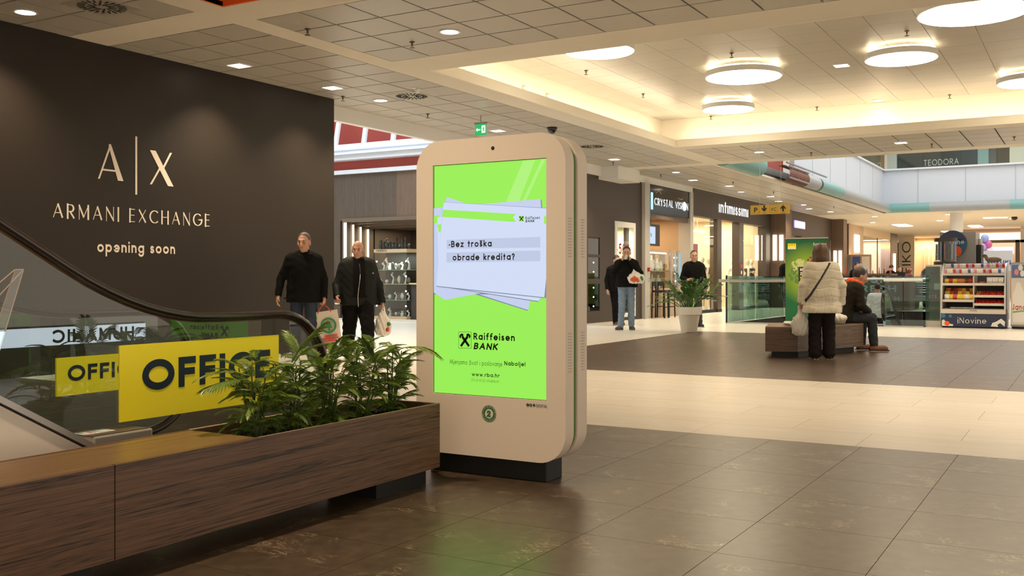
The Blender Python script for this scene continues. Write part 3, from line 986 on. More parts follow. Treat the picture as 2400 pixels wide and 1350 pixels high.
def vent(x, y, label, a=.29):
    t = thing('air_vent', label, 'vent', (x, y, CEIL), 0)
    MV = mat('vent_metal', (.42, .39, .33), .4, .3)
    MB().box(-a, a, -a, a, -.004, 0.0).build('plate', MV, t, local=True)
    sl = MB()
    for ring in range(2):
        n = 12 + 10 * ring
        for k in range(n):
            b = 2 * PI * k / n
            r0, r1 = (.07 + .1 * ring), (.15 + .1 * ring)
            w = .011
            c, s = math.cos(b + .25 * ring), math.sin(b + .25 * ring)
            c2, s2 = math.cos(b + .3), math.sin(b + .3)
            sl.add([(r0 * c - w * s, r0 * s + w * c, -.005), (r0 * c + w * s, r0 * s - w * c, -.005), (r1 * c2 + w * s, r1 * s2 - w * c, -.005), (r1 * c2 - w * s, r1 * s2 + w * c, -.005),
                    (r0 * c - w * s, r0 * s + w * c, -.009), (r0 * c + w * s, r0 * s - w * c, -.009), (r1 * c2 + w * s, r1 * s2 - w * c, -.009), (r1 * c2 - w * s, r1 * s2 + w * c, -.009)],
                   [(0,1,2,3),(7,6,5,4),(0,4,5,1),(1,5,6,2),(2,6,7,3),(3,7,4,0)])
    sl.build('swirl_slots', M_JOINT, t, local=True)
vent(12.83, 9.34, 'square air vent with swirl slots beside the round downlight')
vent(6.95, 9.12, 'square air vent with swirl slots at the top left of the photo')
vent(19.7, 9.48, 'square air vent with swirl slots seen just over the kiosk')
# dome camera and smoke detector
t = thing('dome_camera', 'black dome camera under the ceiling left of the cove', 'camera', (16.84, 8.95, CEIL))
MB().lathe([(.10, 0), (.10, -.03), (.095, -.035)], seg=20).build('base', M_BLACK, t, smooth=True, local=True)
MB().ball((0, 0, -.035), (.085, .085, .09), 16, 10).build('dome', mat('smoked_dome', (.01, .01, .012), .05), t, smooth=True, local=True)
t = thing('smoke_detector', 'small white smoke detector beside the square air vent', 'detector', (12.37, 8.9, CEIL))
MB().lathe([(.05, 0), (.055, -.02), (.05, -.03), (.035, -.033), (.03, -.06), (.015, -.065)], seg=16).build('body', M_WHITE, t, smooth=True, local=True)
MB().box(-.12, -.05, -.03, .03, -.012, 0).build('bracket', M_WHITE, t, local=True)
# green emergency exit sign
M_GREEN = emit('exit_green', srgb(20, 165, 85), 1.1)
M_SIGNW = emit('exit_white', (1, 1, 1), 1.3)
t = thing('exit_sign', 'green emergency exit sign with white arrow hanging over the kiosk', 'sign', (15.0, 9.4, 3.69))
bx('panel', M_GREEN, 14.985, 15.0, 9.29, 9.52, 3.68, 3.88, t)
MB().box(14.975, 15.01, 9.28, 9.53, 3.88, 3.91).tube([(14.99, 9.4, 3.91), (14.99, 9.4, CEIL)], .008, 6).build('bracket', M_GREY, t)
mb = MB()
mb.prism([(.02, .1), (.055, .135), (.055, .11), (.115, .11), (.115, .09), (.055, .09), (.055, .065)], (14.984, 9.52, 3.68), (0, -1, 0), (0, 0, 1), .001)
mb.prism([(.14, .04), (.215, .04), (.215, .17), (.14, .17)], (14.984, 9.52, 3.68), (0, -1, 0), (0, 0, 1), .001)
mb.build('arrow_mark', M_SIGNW, t)
MB().prism([(.165, .05), (.185, .08), (.2, .06), (.205, .07), (.19, .1), (.2, .13), (.185, .15), (.17, .12), (.15, .11), (.17, .1)], (14.982, 9.52, 3.68), (0, -1, 0), (0, 0, 1), .001).build('running_figure', M_GREEN, t)
# hanging yellow direction sign
XS = 21.0
M_SY = emit('sign_yellow', srgb(225, 165, 20), .42)
t = thing('direction_sign', 'yellow hanging direction sign with arrows, P and WC', 'sign', (XS, 5.93, 2.51))
bx('panel', M_SY, XS - .03, XS + .03, 5.52, 6.345, 2.505, 2.70, t)
MB().tube([(XS, 5.7, 2.70), (XS, 5.7, CEIL)], .003, 6).tube([(XS, 6.15, 2.70), (XS, 6.15, CEIL)], .003, 6).build('hanger', M_STEEL, t)
o, u, v = (XS - .031, 6.345, 2.505), (0, -1, 0), (0, 0, 1)
text('letter_p', 'P', (XS - .031, 6.265, 2.545), u, v, .105, .2, M_BLACK, t, more=(('-1', .09, -.01, .03, .14, None, 'l', 0),))
text('letters_wc', 'WC', (XS - .031, 5.905, 2.565), u, v, .075, .17, M_BLACK, t, width=.115)
for nm, ox, fl in (('arrow_down', .30, -1), ('arrow_up', .70, 1)):
    sh = [(-.02, -.07), (.02, -.07), (.02, 0), (.055, -.03), (.055, .01), (0, .065), (-.055, .01), (-.055, -.03), (-.02, 0)]
    p = [(ox + a, .115 + b * fl) for a, b in sh]
    MB().prism(p if fl > 0 else p[::-1], o, u, v, .001).build(nm, M_BLACK, t)
text('small_letters', '-1. KAT', (XS - .031, 6.10, 2.515), u, v, .022, .16, M_BLACK, t, width=.11, more=(('1. KAT', .40, 0, .022, .16, .1, 'l', 0),))
fr = MB()
for a, b in ((.03, .19), (.41, .58)):
    fr.box(XS - .031, XS - .03, 6.345 - b, 6.345 - a, 2.525, 2.528).box(XS - .031, XS - .03, 6.345 - b, 6.345 - a, 2.685, 2.688).box(XS - .031, XS - .03, 6.345 - a - .003, 6.345 - a, 2.525, 2.688).box(XS - .031, XS - .03, 6.345 - b, 6.345 - b + .003, 2.525, 2.688)
fr.build('box_outlines', M_BLACK, t)
# ------------------------------------------------------------------ atrium on the right: upper floor, parapets, tubes
M_PARA = mat('pale_parapet', (0.55, 0.60, 0.68), 0.55, noise=0.02, nscale=2)
pr = struct(bx('wall_parapet', M_PARA, 31.2, 46.4, 8.05, 8.2, 4.15, 5.92))
pf = struct(bx('wall_parapet', M_PARA, 46.4, 46.6, -9, 8.2, 4.15, 5.92))
js = MB()
for k in range(8): js.box(46.385, 46.4, 6.6 - k * 1.9, 6.62 - k * 1.9, 4.45, 5.9)
for k in range(5): js.box(33.5 + k * 2.6, 33.52 + k * 2.6, 8.04, 8.05, 4.45, 5.9)
tag(js.build('panel_joints', mat('joint_grey', (.42, .45, .50), .6), pf), kind='stuff')
struct(MB().box(31.2, 46.5, 7.97, 8.2, 5.90, 5.97).box(46.25, 46.6, -9, 8.2, 5.90, 5.97).build('trim_5', M_SHEET))
struct(MB().box(31.0, 46.3, 7.86, 8.06, 4.42, 4.46).box(46.1, 46.4, -9, 8.06, 4.36, 4.40).box(31.0, 46.4, 8.0, 8.06, 4.03, 4.2).box(46.3, 46.4, -9, 8.06, 4.03, 4.2).build('trim_6', M_GREY))
glr = glass('rail_glass', (.80, .90, .90), 1.0)
t = thing('upstairs_balustrade', 'glass balustrade with steel rail on top of the upstairs parapet', 'balustrade', (46.5, 4, 5.97))
for k in range(9): bx('glass_pane', glr, 46.46, 46.48, 7.9 - k * 1.5, 6.42 - k * 1.5, 5.97, 6.9, t)
for k in range(7): bx('glass_pane', glr, 32.2 + k * 2, 34.15 + k * 2, 8.12, 8.14, 5.97, 6.9, t)
MB().tube([(46.45, -6, 6.95), (46.45, 8.1, 6.95), (32, 8.1, 6.95)], .03, 8).build('top_rail', M_STEEL, t, smooth=True)
struct(MB().box(24.5, 46.3, 8.2, 11.1, 4.2, 4.4).box(46.6, 80, -9, 27, 4.2, 4.4).build('floor_upper', M_GREY))
struct(bx('wall_atrium', M_RED, 24.5, 31.2, 8.4, 8.5, 4.1, 7.5))
struct(bx('wall_atrium', M_WHITE, 24.45, 47, 11.1, 11.3, 4.1, 9.4))
struct(MB().box(24.4, 24.5, -9, 8.4, 4.1, 9.4).build('wall_atrium', M_WHITE))
# pipes along the edge of the atrium
M_TG = mat('tube_grey', (0.33, 0.35, 0.36), 0.45, 0.0)
M_TT = mat('tube_teal', (0.17, 0.36, 0.36), 0.45)
t = thing('edge_tube', 'fat grey and teal tube along the edge of the atrium ceiling', 'tube', (40, 7.8, 4.1))
def seg(p, q, m, r=.205, cap=True):
    return MB().tube([p, q], r, 20, caps=cap).build('tube_section', m, t, smooth=True)
zt_ = 4.22
for a, b, m in ((31.3, 33.0, M_TG), (33.25, 36.5, M_TT), (36.5, 45.2, M_TG), (45.2, 46.15, M_TT)):
    seg((a, 7.82, zt_), (b, 7.82, zt_), m)
MB().ball((46.15, 7.82, zt_), .208, 16, 10).build('tube_elbow', M_TT, t, smooth=True)
for a, b, m in ((7.82, 6.1, M_TT), (6.1, 3.0, M_TG), (3.0, -2, M_TT), (-2, -8, M_TG)):
    seg((46.15, a, zt_), (46.15, b, zt_), m)
seg((24.4, 8.1, 4.28), (27.4, 8.1, 4.28), M_TT, .3)
MB().tube([(33.0, 7.82, zt_), (33.25, 7.82, zt_)], .19, 20).build('tube_joint', M_BLACK, t, smooth=True)
t = thing('open_duct', 'rusty open end of the duct with grey rails before the grey tube', 'duct', (30, 7.9, 4.1))
MB().lathe([(.23, 29.0), (.23, 31.3)], seg=14, a0=R(150), a1=R(360), cap0=False, cap1=False).build('duct_shell', mat('rust', (.16, .05, .03), .7, noise=.2), t)
t.children[0].matrix_parent_inverse = Matrix()
t.children[0].matrix_basis = Matrix.Translation((-30, -.08, .12)) @ Matrix.Rotation(R(90), 4, 'Y') @ Matrix.Rotation(R(0), 4, 'Z')
for z, y in ((4.52, 7.7), (4.40, 7.62), (4.08, 7.62)):
    bx('rail', M_GREY, 29.0, 31.3 if z < 4.5 else 34, y - .02, y + .02, z - .02, z + .02, t)
for k in range(3): bx('strut', M_GREY, 29.2 + k * .8, 29.23 + k * .8, 7.6, 7.64, 4.08, 4.40, t)
# upstairs shop seen over the parapet
US = thing('upstairs_shop', 'upstairs shop with a dark lettered front behind the parapet', 'shop', (54, 5, 4.4))
M_NAVY = mat('dark_teal_front', (0.008, 0.020, 0.026), 0.2)
bx('front_panel', M_NAVY, 54, 54.2, 4.95, 8.68, 4.4, 8.5, US)
bx('blue_post', mat('pale_blue_post', (.30, .50, .58), .4), 53.9, 54.2, 4.45, 4.93, 4.4, 8.5, US)
bx('white_door_jamb', M_SHEET, 53.9, 54.1, 8.7, 9.3, 4.4, 8.5, US)
bx('lit_wall', mat('warm_wall', (.62, .50, .34), .7), 54.6, 54.8, 9.3, 13, 4.4, 8.5, US)
bx('white_pillar', M_WHITE, 53.5, 54.2, 2.75, 3.5, 4.4, 8.5, US)
bx('lit_wall', mat('warm_wall', (.62, .50, .34), .7), 57.6, 57.8, -4, 4.4, 4.4, 8.5, US)
text('shop_letters', 'TEODORA', (53.98, 7.42, 6.84), (0, -1, 0), (0, 0, 1), .30, .12, M_SHEET, US, width=1.62)
MB().tube([(56, 1.6, 4.4), (56, 1.6, 6.6), (56, 1.9, 7.2)], [.2, .12, .2], 8).build('teal_stand', M_TT, US)
struct(bx('ceiling', M_WHITE, 46.6, 80, -9, 27, 8.5, 8.6))
area('upstairs_light', (51, 5, 8.3), 3, 260, WARM, sizey=10)
struct(MB().box(46.6, 62, 13, 13.2, 4.4, 8.5).build('wall_upstairs', M_WHITE))

# ------------------------------------------------------------------ row of shops along the left side (plane Y = 11.05)
YS = 11.05
M_BROWN = mat('brown_facade', (0.050, 0.035, 0.027), 0.5, noise=0.05, nscale=5)
M_TAN = mat('tan_wall', (0.52, 0.36, 0.22), 0.65, noise=0.03)
M_CREAMW = mat('cream_wall', (0.72, 0.58, 0.40), 0.65)
M_PIL = mat('pale_pilaster', (0.50, 0.48, 0.44), 0.5)
dw = MB()                                     # dark wall with show windows cut in
dw.box(22.65, 26.2, YS, YS + .3, 2.68, 3.95).box(22.65, 26.2, YS, YS + .3, 0, .09)
dw.box(22.65, 22.72, YS, YS + .3, .09, 2.68).box(23.42, 24.33, YS, YS + .3, .09, 2.68).box(25.70, 26.2, YS, YS + .3, .09, 2.68)
for z0, z1 in ((.09, .30), (1.0, 1.13), (1.68, 1.76), (2.2, 2.68)): dw.box(22.72, 23.42, YS, YS + .3, z0, z1)
dw = struct(dw.build('wall_shops', M_BROWN))
struct(MB().box(22.65, 26.5, YS + .3, YS + .35, 3.0, 3.8).box(22.65, 22.7, YS + .3, 16, 0, 3.8).build('wall_shops', M_BROWN))
E_WIN = emit('window_led', (1.0, .93, .80), 6.0)
M_SHELFD = mat('show_case_dark', (.03, .025, .022), .5)
for i, (z0, z1, l) in enumerate(((1.76, 2.2, 'top show window of three in the dark wall beside the kiosk'), (1.13, 1.68, 'middle show window of three in the dark wall beside the kiosk'), (.30, 1.0, 'bottom show window of three in the dark wall beside the kiosk'))):
    t = thing('show_window', l, 'show window', (23.07, YS + .1, z0))
    MB().box(22.72, 23.42, YS + .5, YS + .52, z0, z1).box(22.70, 22.72, YS + .02, YS + .52, z0, z1).box(23.42, 23.44, YS + .02, YS + .52, z0, z1).box(22.72, 23.42, YS + .3, YS + .5, z0 - .02, z0).build('box_lining', M_SHELFD, t)
    for k in range(3 if i == 2 else (2 if i else 0)):
        MB().ball((23.30, YS + .12, z0 + .12 + .24 * k + (.06 if i == 1 else 0)), .018, 8, 6).build('glow_bead', E_WIN, t)
    bx('pane', glass('shop_glass', (.90, .94, .92), 1.2), 22.72, 23.42, YS + .02, YS + .03, z0, z1, t)
    if i == 2:
        for k in range(5): MB().lathe([(.03, 0), (.02, .05), (.028, .07), (.01, .12 + .05 * (k % 2))], (22.80 + k * .12, YS + .25, z0), 10).build('perfume_bottle', M_CREAMW, t, smooth=True)
    if i == 0:
        MB().prism([(0, 0), (.3, 0), (.1, .3), (0, .34)], (22.75, YS + .2, z0), (1, 0, 0), (0, 0, 1), .05).build('display_card', mat('grey_card', (.25, .25, .27), .6), t)
    if i == 1:
        MB().tube([(22.85, YS + .2, z0 + .03), (22.95, YS + .22, z0 + .09), (23.1, YS + .2, z0 + .03)], .02, 8).build('ornament', M_CHROME, t, smooth=True)
# lit white framed sale window
t = thing('sale_window', 'lit window with white frame and red minus fifty percent print', 'window', (25.0, YS, .09))
MB().box(24.33, 24.47, YS - .03, YS + .12, .09, 2.68).box(25.56, 25.70, YS - .03, YS + .12, .09, 2.68).box(24.47, 25.56, YS - .03, YS + .12, 2.54, 2.68).box(24.47, 25.56, YS - .03, YS + .12, .09, .19).build('frame', M_WHITE, t, bevel=.008)
MB().box(24.4, 25.6, YS + .9, YS + .93, .09, 2.7).box(24.4, 24.43, YS + .3, YS + .9, .09, 2.7).box(25.6, 25.63, YS + .3, YS + .9, .09, 2.7).build('back_panel', mat('pale_yellow', (.62, .60, .42), .6), t)
bx('pane', glass('shop_glass'), 24.47, 25.56, YS + .03, YS + .04, .19, 2.54, t)
text('sale_letters', '-50%', (24.50, YS + .028, 1.80), (1, 0, 0), (0, 0, 1), .29, .18, mat('sale_red', srgb(150, 30, 40), .5), t, width=.92)
for z in (.3, 2.3): MB().ball((25.0, YS + .5, z), .05, 10, 6).build('bulb', E_WIN, t)
area('sale_window_light', (25.0, YS + .45, 2.5), .6, 30, (1, .93, .72), sizey=.5)
struct(MB().box(26.2, 26.56, YS - .1, YS + .3, 0, 3.86).box(29.86, 30.13, YS - .1, YS + .3, 0, 3.86).build('wall_pilasters', M_PIL))
t = thing('fire_alarm', 'small red fire alarm box on the pale pilaster', 'alarm', (26.4, YS - .1, 1.40))
bx('case', mat('alarm_red', (.35, .02, .02), .4), 26.36, 26.47, YS - .16, YS - .1, 1.34, 1.45, t, bevel=.01)
MB(Matrix.Translation((26.415, YS - .16, 1.395)) @ Matrix.Rotation(R(90), 4, 'X')).lathe([(.02, 0), (.02, .01)], (0, 0, 0), 10).build('button', M_WHITE, t)
MB().tube([(26.40, YS - .12, 1.16), (26.45, YS - .16, 1.10), (26.40, YS - .12, 1.04)], .012, 6).build('hook', M_GREY, t)

# --- jeweller
CVX0, CVX1 = 26.56, 29.86
t = thing('shop_sign', 'dark glass jeweller sign with white serif letters between pale pilasters', 'sign', (28.2, YS, 3.03))
bx('panel', mat('sign_glass_dark', (.012, .010, .010), .12), CVX0, CVX1, YS - .06, YS + .06, 3.03, 3.84, t)
bx('lintel', mat('stone_lintel', (.16, .12, .10), .6, noise=.2, nscale=6), CVX0, CVX1, YS - .02, YS + .1, 2.89, 3.03, t)
E_LET = emit('lit_letters', (.92, 1.0, 1.0), 1.3)
text('sign_letters', 'CRYSTAL VISION', (26.98, YS - .062, 3.27), (1, 0, 0), (0, 0, 1), .22, .16, E_LET, t, width=2.78, thin=.06, depth=.003)
MB().prism(disc(.14, 24), (29.40, YS - .068, 3.38), (1, 0, 0), (0, 0, 1), .012).build('sign_dot', E_LET, t)
bx('lit_bar', emit('lit_bar_blue', (.35, .75, .9), 1.4), 26.72, 26.86, YS - .07, YS - .06, 3.13, 3.62, t)
MB().prism([(0, 0), (.18, .09), (.4, 0), (.4, .02), (.18, .12), (0, .03)], (27.1, YS - .065, 3.61), (1, 0, 0), (0, 0, 1), .006).prism([(0, .03), (.18, 0), (.36, .03), (.36, .05), (.18, .02), (0, .05)], (28.9, YS - .065, 3.56), (1, 0, 0), (0, 0, 1), .006).build('roof_marks', mat('gold_print', (.5, .42, .2), .4), t)
struct(MB().box(CVX0, CVX1 + .3, YS + 3.6, YS + 3.7, 0, 3.9).box(CVX0 - .3, CVX0, YS + .3, YS + 3.6, 0, 3.9).box(CVX1, CVX1 + .25, YS + .3, YS + 3.6, 0, 3.9).build('wall_jeweller', M_TAN))
struct(bx('ceiling', M_TAN, CVX0, CVX1, YS + .1, YS + 3.6, 3.02, 3.1))
area('jeweller_light', (28.2, YS + 1.4, 2.98), 2.2, 75, (1, .78, .50), sizey=2)
t = thing('monitor', 'black wall monitor with a pale blue screen above the jewellery cabinet', 'monitor', (27.2, YS + .2, 2.2))
bx('case', M_BLACK, 26.66, 27.86, YS + .12, YS + .22, 2.10, 2.74, t, bevel=.01)
bx('screen', emit('screen_pale', (.62, .78, 1.0), .8), 26.70, 27.48, YS + .11, YS + .12, 2.16, 2.66, t)
text('screen_mark', 'rs', (27.0, YS + .105, 2.36), (1, 0, 0), (0, 0, 1), .14, .14, M_BLACK, t, italic=.3)
bx('mount', M_BLACK, 27.15, 27.25, YS + .15, YS + .2, 2.74, 3.02, t)
JC = thing('jewellery_cabinet', 'lit glass jewellery cabinet with white necklace busts behind the stools', 'cabinet', (28.2, YS + .8, 0))
MB().box(26.7, 29.1, YS + .05, YS + .10, 0, .85).box(26.7, 29.1, YS + .45, YS + .5, 0, 2.0).box(26.7, 29.1, YS + .10, YS + .45, .80, .85).box(26.7, 29.1, YS + .05, YS + .5, 1.92, 2.0).build('carcase', M_TAN, JC)
bx('shelf', mat('shelf_glass', (.5, .45, .36), .2), 26.7, 29.1, YS + .10, YS + .45, 1.35, 1.37, JC)
bx('pane', glass('shop_glass'), 26.7, 29.1, YS + .05, YS + .06, .85, 1.92, JC)
for k in range(8):
    MB().ball((26.84 + (k % 2) * 2.1 + .04 * (k // 2), YS + .09, 1.78 - .24 * (k // 2)), .024, 8, 6).build('glow_bead', E_WIN, JC)
MB().box(28.45, 28.6, YS + .02, YS + .05, 0, 2.0).build('post', M_STEEL, JC); MB().box(29.05, 29.15, YS + .02, YS + .06, 0, 2.0).build('post', M_STEEL, JC); bx('lamp_strip', E_WIN, 26.8, 28.4, YS + .12, YS + .15, 1.88, 1.91, JC)
def bust(x, y, z, s, label):
    t = thing('necklace_bust', label, 'bust', (x, y, z), 0, 'white necklace busts in the jewellery cabinet')
    pts = [(0, .0, .02), (0, 0, .16 * s), (0, .02, .27 * s), (0, .03, .36 * s)]
    MB().lathe([(.10 * s, 0), (.12 * s, .03 * s), (.15 * s, .2 * s), (.14 * s, .26 * s), (.06 * s, .31 * s), (.05 * s, .4 * s)], seg=16, sy=.55).build('bust_form', mat('bust_white', (.85, .80, .70), .5), t, smooth=True, local=True)
    MB().tube([(.055 * s * math.cos(a), -.07 * s - .02 * s * math.sin(a), .30 * s - .12 * s * math.sin(a)) for a in [PI * i / 8 for i in range(9)]], .006, 5).build('necklace', mat('gold', (.7, .45, .12), .25, 1.0), t, local=True)
for x, z, s, l in ((27.55, 1.37, 1.15, 'tallest necklace bust on the upper shelf'), (28.02, 1.37, .95, 'second necklace bust on the upper shelf'), (28.34, 1.37, .75, 'small necklace bust at the right of the upper shelf'),
                   (27.1, .85, .7, 'small necklace bust at the left of the lower shelf'), (27.6, .85, 1.05, 'middle necklace bust on the lower shelf'), (28.1, .85, 1.0, 'right necklace bust on the lower shelf')):
    bust(x, YS + .28, z, s, l)
t = thing('balloon_ornament', 'orange and green round ornament in the jewellery cabinet', 'ornament', (28.3, YS + .4, 1.6))
MB().ball((28.3, YS + .40, 1.80), (.17, .05, .12), 14, 8).build('orange_disc', mat('ornament_orange', (.75, .35, .03), .4), t, smooth=True)
MB().ball((28.22, YS + .38, 1.68), (.14, .04, .07), 12, 8).build('green_disc', mat('ornament_green', (.3, .42, .12), .4), t, smooth=True)
bx('stand', M_TAN, 28.26, 28.32, YS + .38, YS + .43, 1.37, 1.62, t)
t = thing('blue_poster', 'pale blue lit poster at the right side of the jewellery shop', 'poster', (29.4, YS + .2, 1.0))
bx('sheet', emit('poster_blue', (.30, .55, .68), .8), 29.18, 29.6, YS + .12, YS + .16, .95, 1.95, t)
MB().box(29.16, 29.62, YS + .16, YS + .19, .9, 2.0).box(29.16, 29.62, YS + .1, YS + .2, 0, .9).build('stand', M_TAN, t)
def stool(x, y, rz, label):
    t = thing('bar_stool', label, 'stool', (x, y, 0), rz, 'bar stools by the jewellery cabinet')
    for a in (-.19, .19):
        for b in (-.19, .19):
            MB().tube([(a, b, 0), (a * .92, b * .92, .80 if b < 0 else 1.05)], .022, 6).build('leg', M_BLACKM, t, local=True)
    MB().box(-.2, .2, -.2, .2, .74, .80).build('seat', M_BLACKM, t, bevel=.02, local=True)
    MB().box(-.18, .18, .165, .19, .92, 1.05).build('backrest', M_BLACKM, t, local=True)
    MB().box(-.18, .18, -.19, -.17, .3, .33).box(-.18, .18, .17, .19, .3, .33).build('footrest', M_BLACKM, t, local=True)
stool(26.95, YS - .25, .1, 'black bar stool at the left before the jewellery cabinet')
stool(27.55, YS - .2, -.1, 'black bar stool at the right before the jewellery cabinet')

# --- lingerie shop
IX0, IX1 = 30.13, 39.15
struct(MB().box(IX0, IX1, YS - .02, YS + .3, 3.16, 4.06).box(38.5, IX1, YS - .02, YS + .3, 0, 3.16).build('wall_lingerie', M_BROWN))
t = thing('shop_sign', 'white lit lowercase letters on the dark lingerie shop fascia', 'sign', (34.5, YS - .03, 3.4))
text('sign_letters', '\u0131nt\u0131m\u0131ss\u0131m\u0131', (32.83, YS - .03, 3.40), (1, 0, 0), (0, 0, 1), .40, .13, emit('lit_letters_white', (1, 1, 1), 1.3), t, width=3.3, depth=.008)
M_INT = mat('shop_interior_cream', (.78, .62, .42), .6)
struct(MB().box(IX0, IX1, YS + 6.8, YS + 7, 0, 3.9).box(IX0 - .1, IX0 + .02, YS + .3, YS + 7, 0, 3.9).box(39.0, 39.15, YS + .3, YS + 7, 0, 3.9).box(33.9, 34.05, YS + 5, YS + 6.8, 0, 3.4).build('wall_lingerie', M_INT))
struct(bx('ceiling', M_INT, IX0, IX1, YS + .3, YS + 7, 3.45, 3.55))
area('lingerie_light', (32.3, YS + 2.6, 3.40), 3.6, 300, (1, .85, .64), sizey=4)
area('lingerie_light', (36.8, YS + 2.6, 3.40), 3.6, 300, (1, .85, .64), sizey=4)
M_POST = mat('dark_shop_post', (.045, .035, .03), .3)
for i, (a, b, l) in enumerate(((32.70, 33.14, 'dark post left of the lingerie shop entrance'), (35.12, 35.62, 'dark post right of the lingerie shop entrance'))):
    t = thing('shop_post', l, 'post', (a, YS, 0))
    bx('shaft', M_POST, a, b, YS - .02, YS + .25, 0, 3.16, t)
    bx('plinth', M_BLACKM, a - .01, b + .01, YS - .03, YS + .26, 0, .1, t)
    if i: bx('red_sticker', mat('alarm_red', (.35, .02, .02), .4), a + .12, b - .12, YS - .025, YS - .02, 1.52, 1.66, t); MB().prism(disc(.07, 12), (a + .25, YS - .022, 1.36), (1, 0, 0), (0, 0, 1), .003).build('white_sticker', M_WHITE, t)
t = thing('shop_window', 'left glass window of the lingerie shop with mannequins behind', 'window', (31.5, YS, 0))
bx('pane', glass('shop_glass'), 30.13, 31.45, YS + .05, YS + .06, .1, 3.16, t); bx('pane', glass('shop_glass'), 31.46, 32.70, YS + .05, YS + .06, .1, 3.16, t)
bx('sill', M_BLACKM, 30.13, 32.7, YS, YS + .12, 0, .1, t)
t = thing('shop_window', 'right glass window of the lingerie shop behind the balustrade', 'window', (37, YS, 0))
bx('pane', glass('shop_glass'), 35.62, 37.0, YS + .05, YS + .06, .1, 3.16, t); bx('pane', glass('shop_glass'), 37.02, 38.5, YS + .05, YS + .06, .1, 3.16, t)
bx('sill', M_BLACKM, 35.62, 38.5, YS, YS + .12, 0, .1, t)
for i, (x, y, z, l) in enumerate(((36.9, YS + 2.2, 2.95, 'long light tube near the ceiling in the left shop window'), (38.3, YS + 1.0, 2.62, 'short light tube hanging in the right shop window'))):
    t = thing('tube_lamp', l, 'lamp', (x, y, z))
    bx('tube', E_TUBE, x - .8 + .3 * i, x + .8 - .3 * i, y - .04, y + .04, z, z + .06, t)
    MB().tube([(x, y, z + .06), (x, y, 3.45)], .01, 6).build('hanger', M_STEEL, t)
struct(MB().box(30.3, 33.8, YS + 6.5, YS + 6.8, 2.45, 2.5).box(34.1, 38.9, YS + 5.2, YS + 5.4, 2.3, 2.42).build('trim_7', emit('cove_warm', (1, .85, .55), 1.3)))
M_MANN = mat('mannequin_white', (.75, .68, .58), .35)
def mannequin(x, y, rz, top, bottom, label, z=0.12):
    t = thing('mannequin', label, 'mannequin', (x, y, z), rz, 'mannequins in the lingerie shop')
    s = Sdf((-.22, -.34, 0), (.26, .34, 1.8), .02)
    s.ell((0, 0, 1.66), (.09, .075, .115)).cap((0, 0, 1.45), (0, 0, 1.6), .045)
    s.cap((0, -.08, 1.38), (0, .08, 1.38), .10, k=.05).cap((0, -.03, 1.1), (0, .03, 1.1), .10, k=.08).cap((0, -.07, .92), (0, .07, .92), .11, k=.06)
    for q in (-1, 1):
        s.cap((0, .08 * q, .9), (.02, .09 * q, .48), .085, .055).cap((.02, .09 * q, .48), (0, .09 * q, .06), .055, .035).cap((0, .09 * q, .03), (.14, .1 * q, .025), .035, .03)
        s.cap((0, .17 * q, 1.4), (-.02, .24 * q, 1.12), .045, .036).cap((-.02, .24 * q, 1.12), (.07, .26 * q, .88), .036, .028).cap((.07, .26 * q, .88), (.10, .26 * q, .8), .03, .02)
        s.ell((.08, .06 * q, 1.28), (.06, .06, .06))
    s.build('body', M_MANN, t)
    if top:
        g = Sdf((-.24, -.3, .7), (.26, .3, 1.5), .022)
        g.cap((0, -.08, 1.36), (0, .08, 1.36), .115, k=.05).cap((0, -.03, 1.1), (0, .03, 1.1), .115, k=.08).cap((0, -.07, .95), (0, .07, .95), .125, k=.06)
        g.cut(lambda X, Y, Z: np.maximum(top[1] - Z, Z - 1.42))
        g.build('top', top[0], t)
    if bottom:
        g = Sdf((-.2, -.25, bottom[1] - .05), (.2, .25, 1.1), .022)
        g.cap((0, -.07, .92), (0, .07, .92), .125, k=.06)
        for q in (-1, 1): g.cap((0, .08 * q, .9), (.02, .09 * q, .45), .1, .075)
        g.cut(lambda X, Y, Z: np.maximum(bottom[1] - Z, Z - 1.05))
        g.build('briefs', bottom[0], t)
    MB().cyl((0, 0, 0), .2, -.12, 0, 20).build('base', M_WHITE, t, local=True)
M_CB = mat('black_cloth', (.012, .012, .014), .85)
M_CG = mat('grey_cloth', (.16, .15, .15), .85)
mannequin(32.9, YS + .6, R(-100), (M_CG, 1.2), (M_CG, .8), 'pale mannequin in grey underwear in the left shop window')
mannequin(33.9, YS + .7, R(-80), (M_CB, 1.18), (M_CB, .8), 'pale mannequin in black underwear beside the dark post')
mannequin(36.6, YS + .7, R(-120), None, (M_CG, .82), 'bare pale mannequin in the shop entrance')
mannequin(37.4, YS + .38, R(-60), (M_CB, .85), None, 'mannequin in a black top in the right shop window')
mannequin(38.3, YS + .5, R(-100), (M_CB, .9), (M_CB, .8), 'mannequin in black beside the wooden pillar in the right shop window')
t = thing('red_banner', 'red hanging banner behind the man in the shop window', 'banner', (33.2, YS + 1.0, 1.6))
bx('cloth', mat('banner_red', (.55, .03, .02), .7), 32.9, 33.55, YS + .98, YS + 1.0, 1.5, 2.35, t); MB().tube([(33.2, YS + .99, 2.35), (33.2, YS + .99, 3.45)], .01, 6).build('cord', M_STEEL, t)
t = thing('clothes_rack', 'clothes rail hung with black, white and grey clothes in the left window', 'rack', (37.7, YS + 2, 0))
MB().tube([(36.6, YS + 2, 0), (36.6, YS + 2, 1.6), (38.8, YS + 2, 1.6), (38.8, YS + 2, 0)], .02, 8).build('rail', M_CHROME, t)
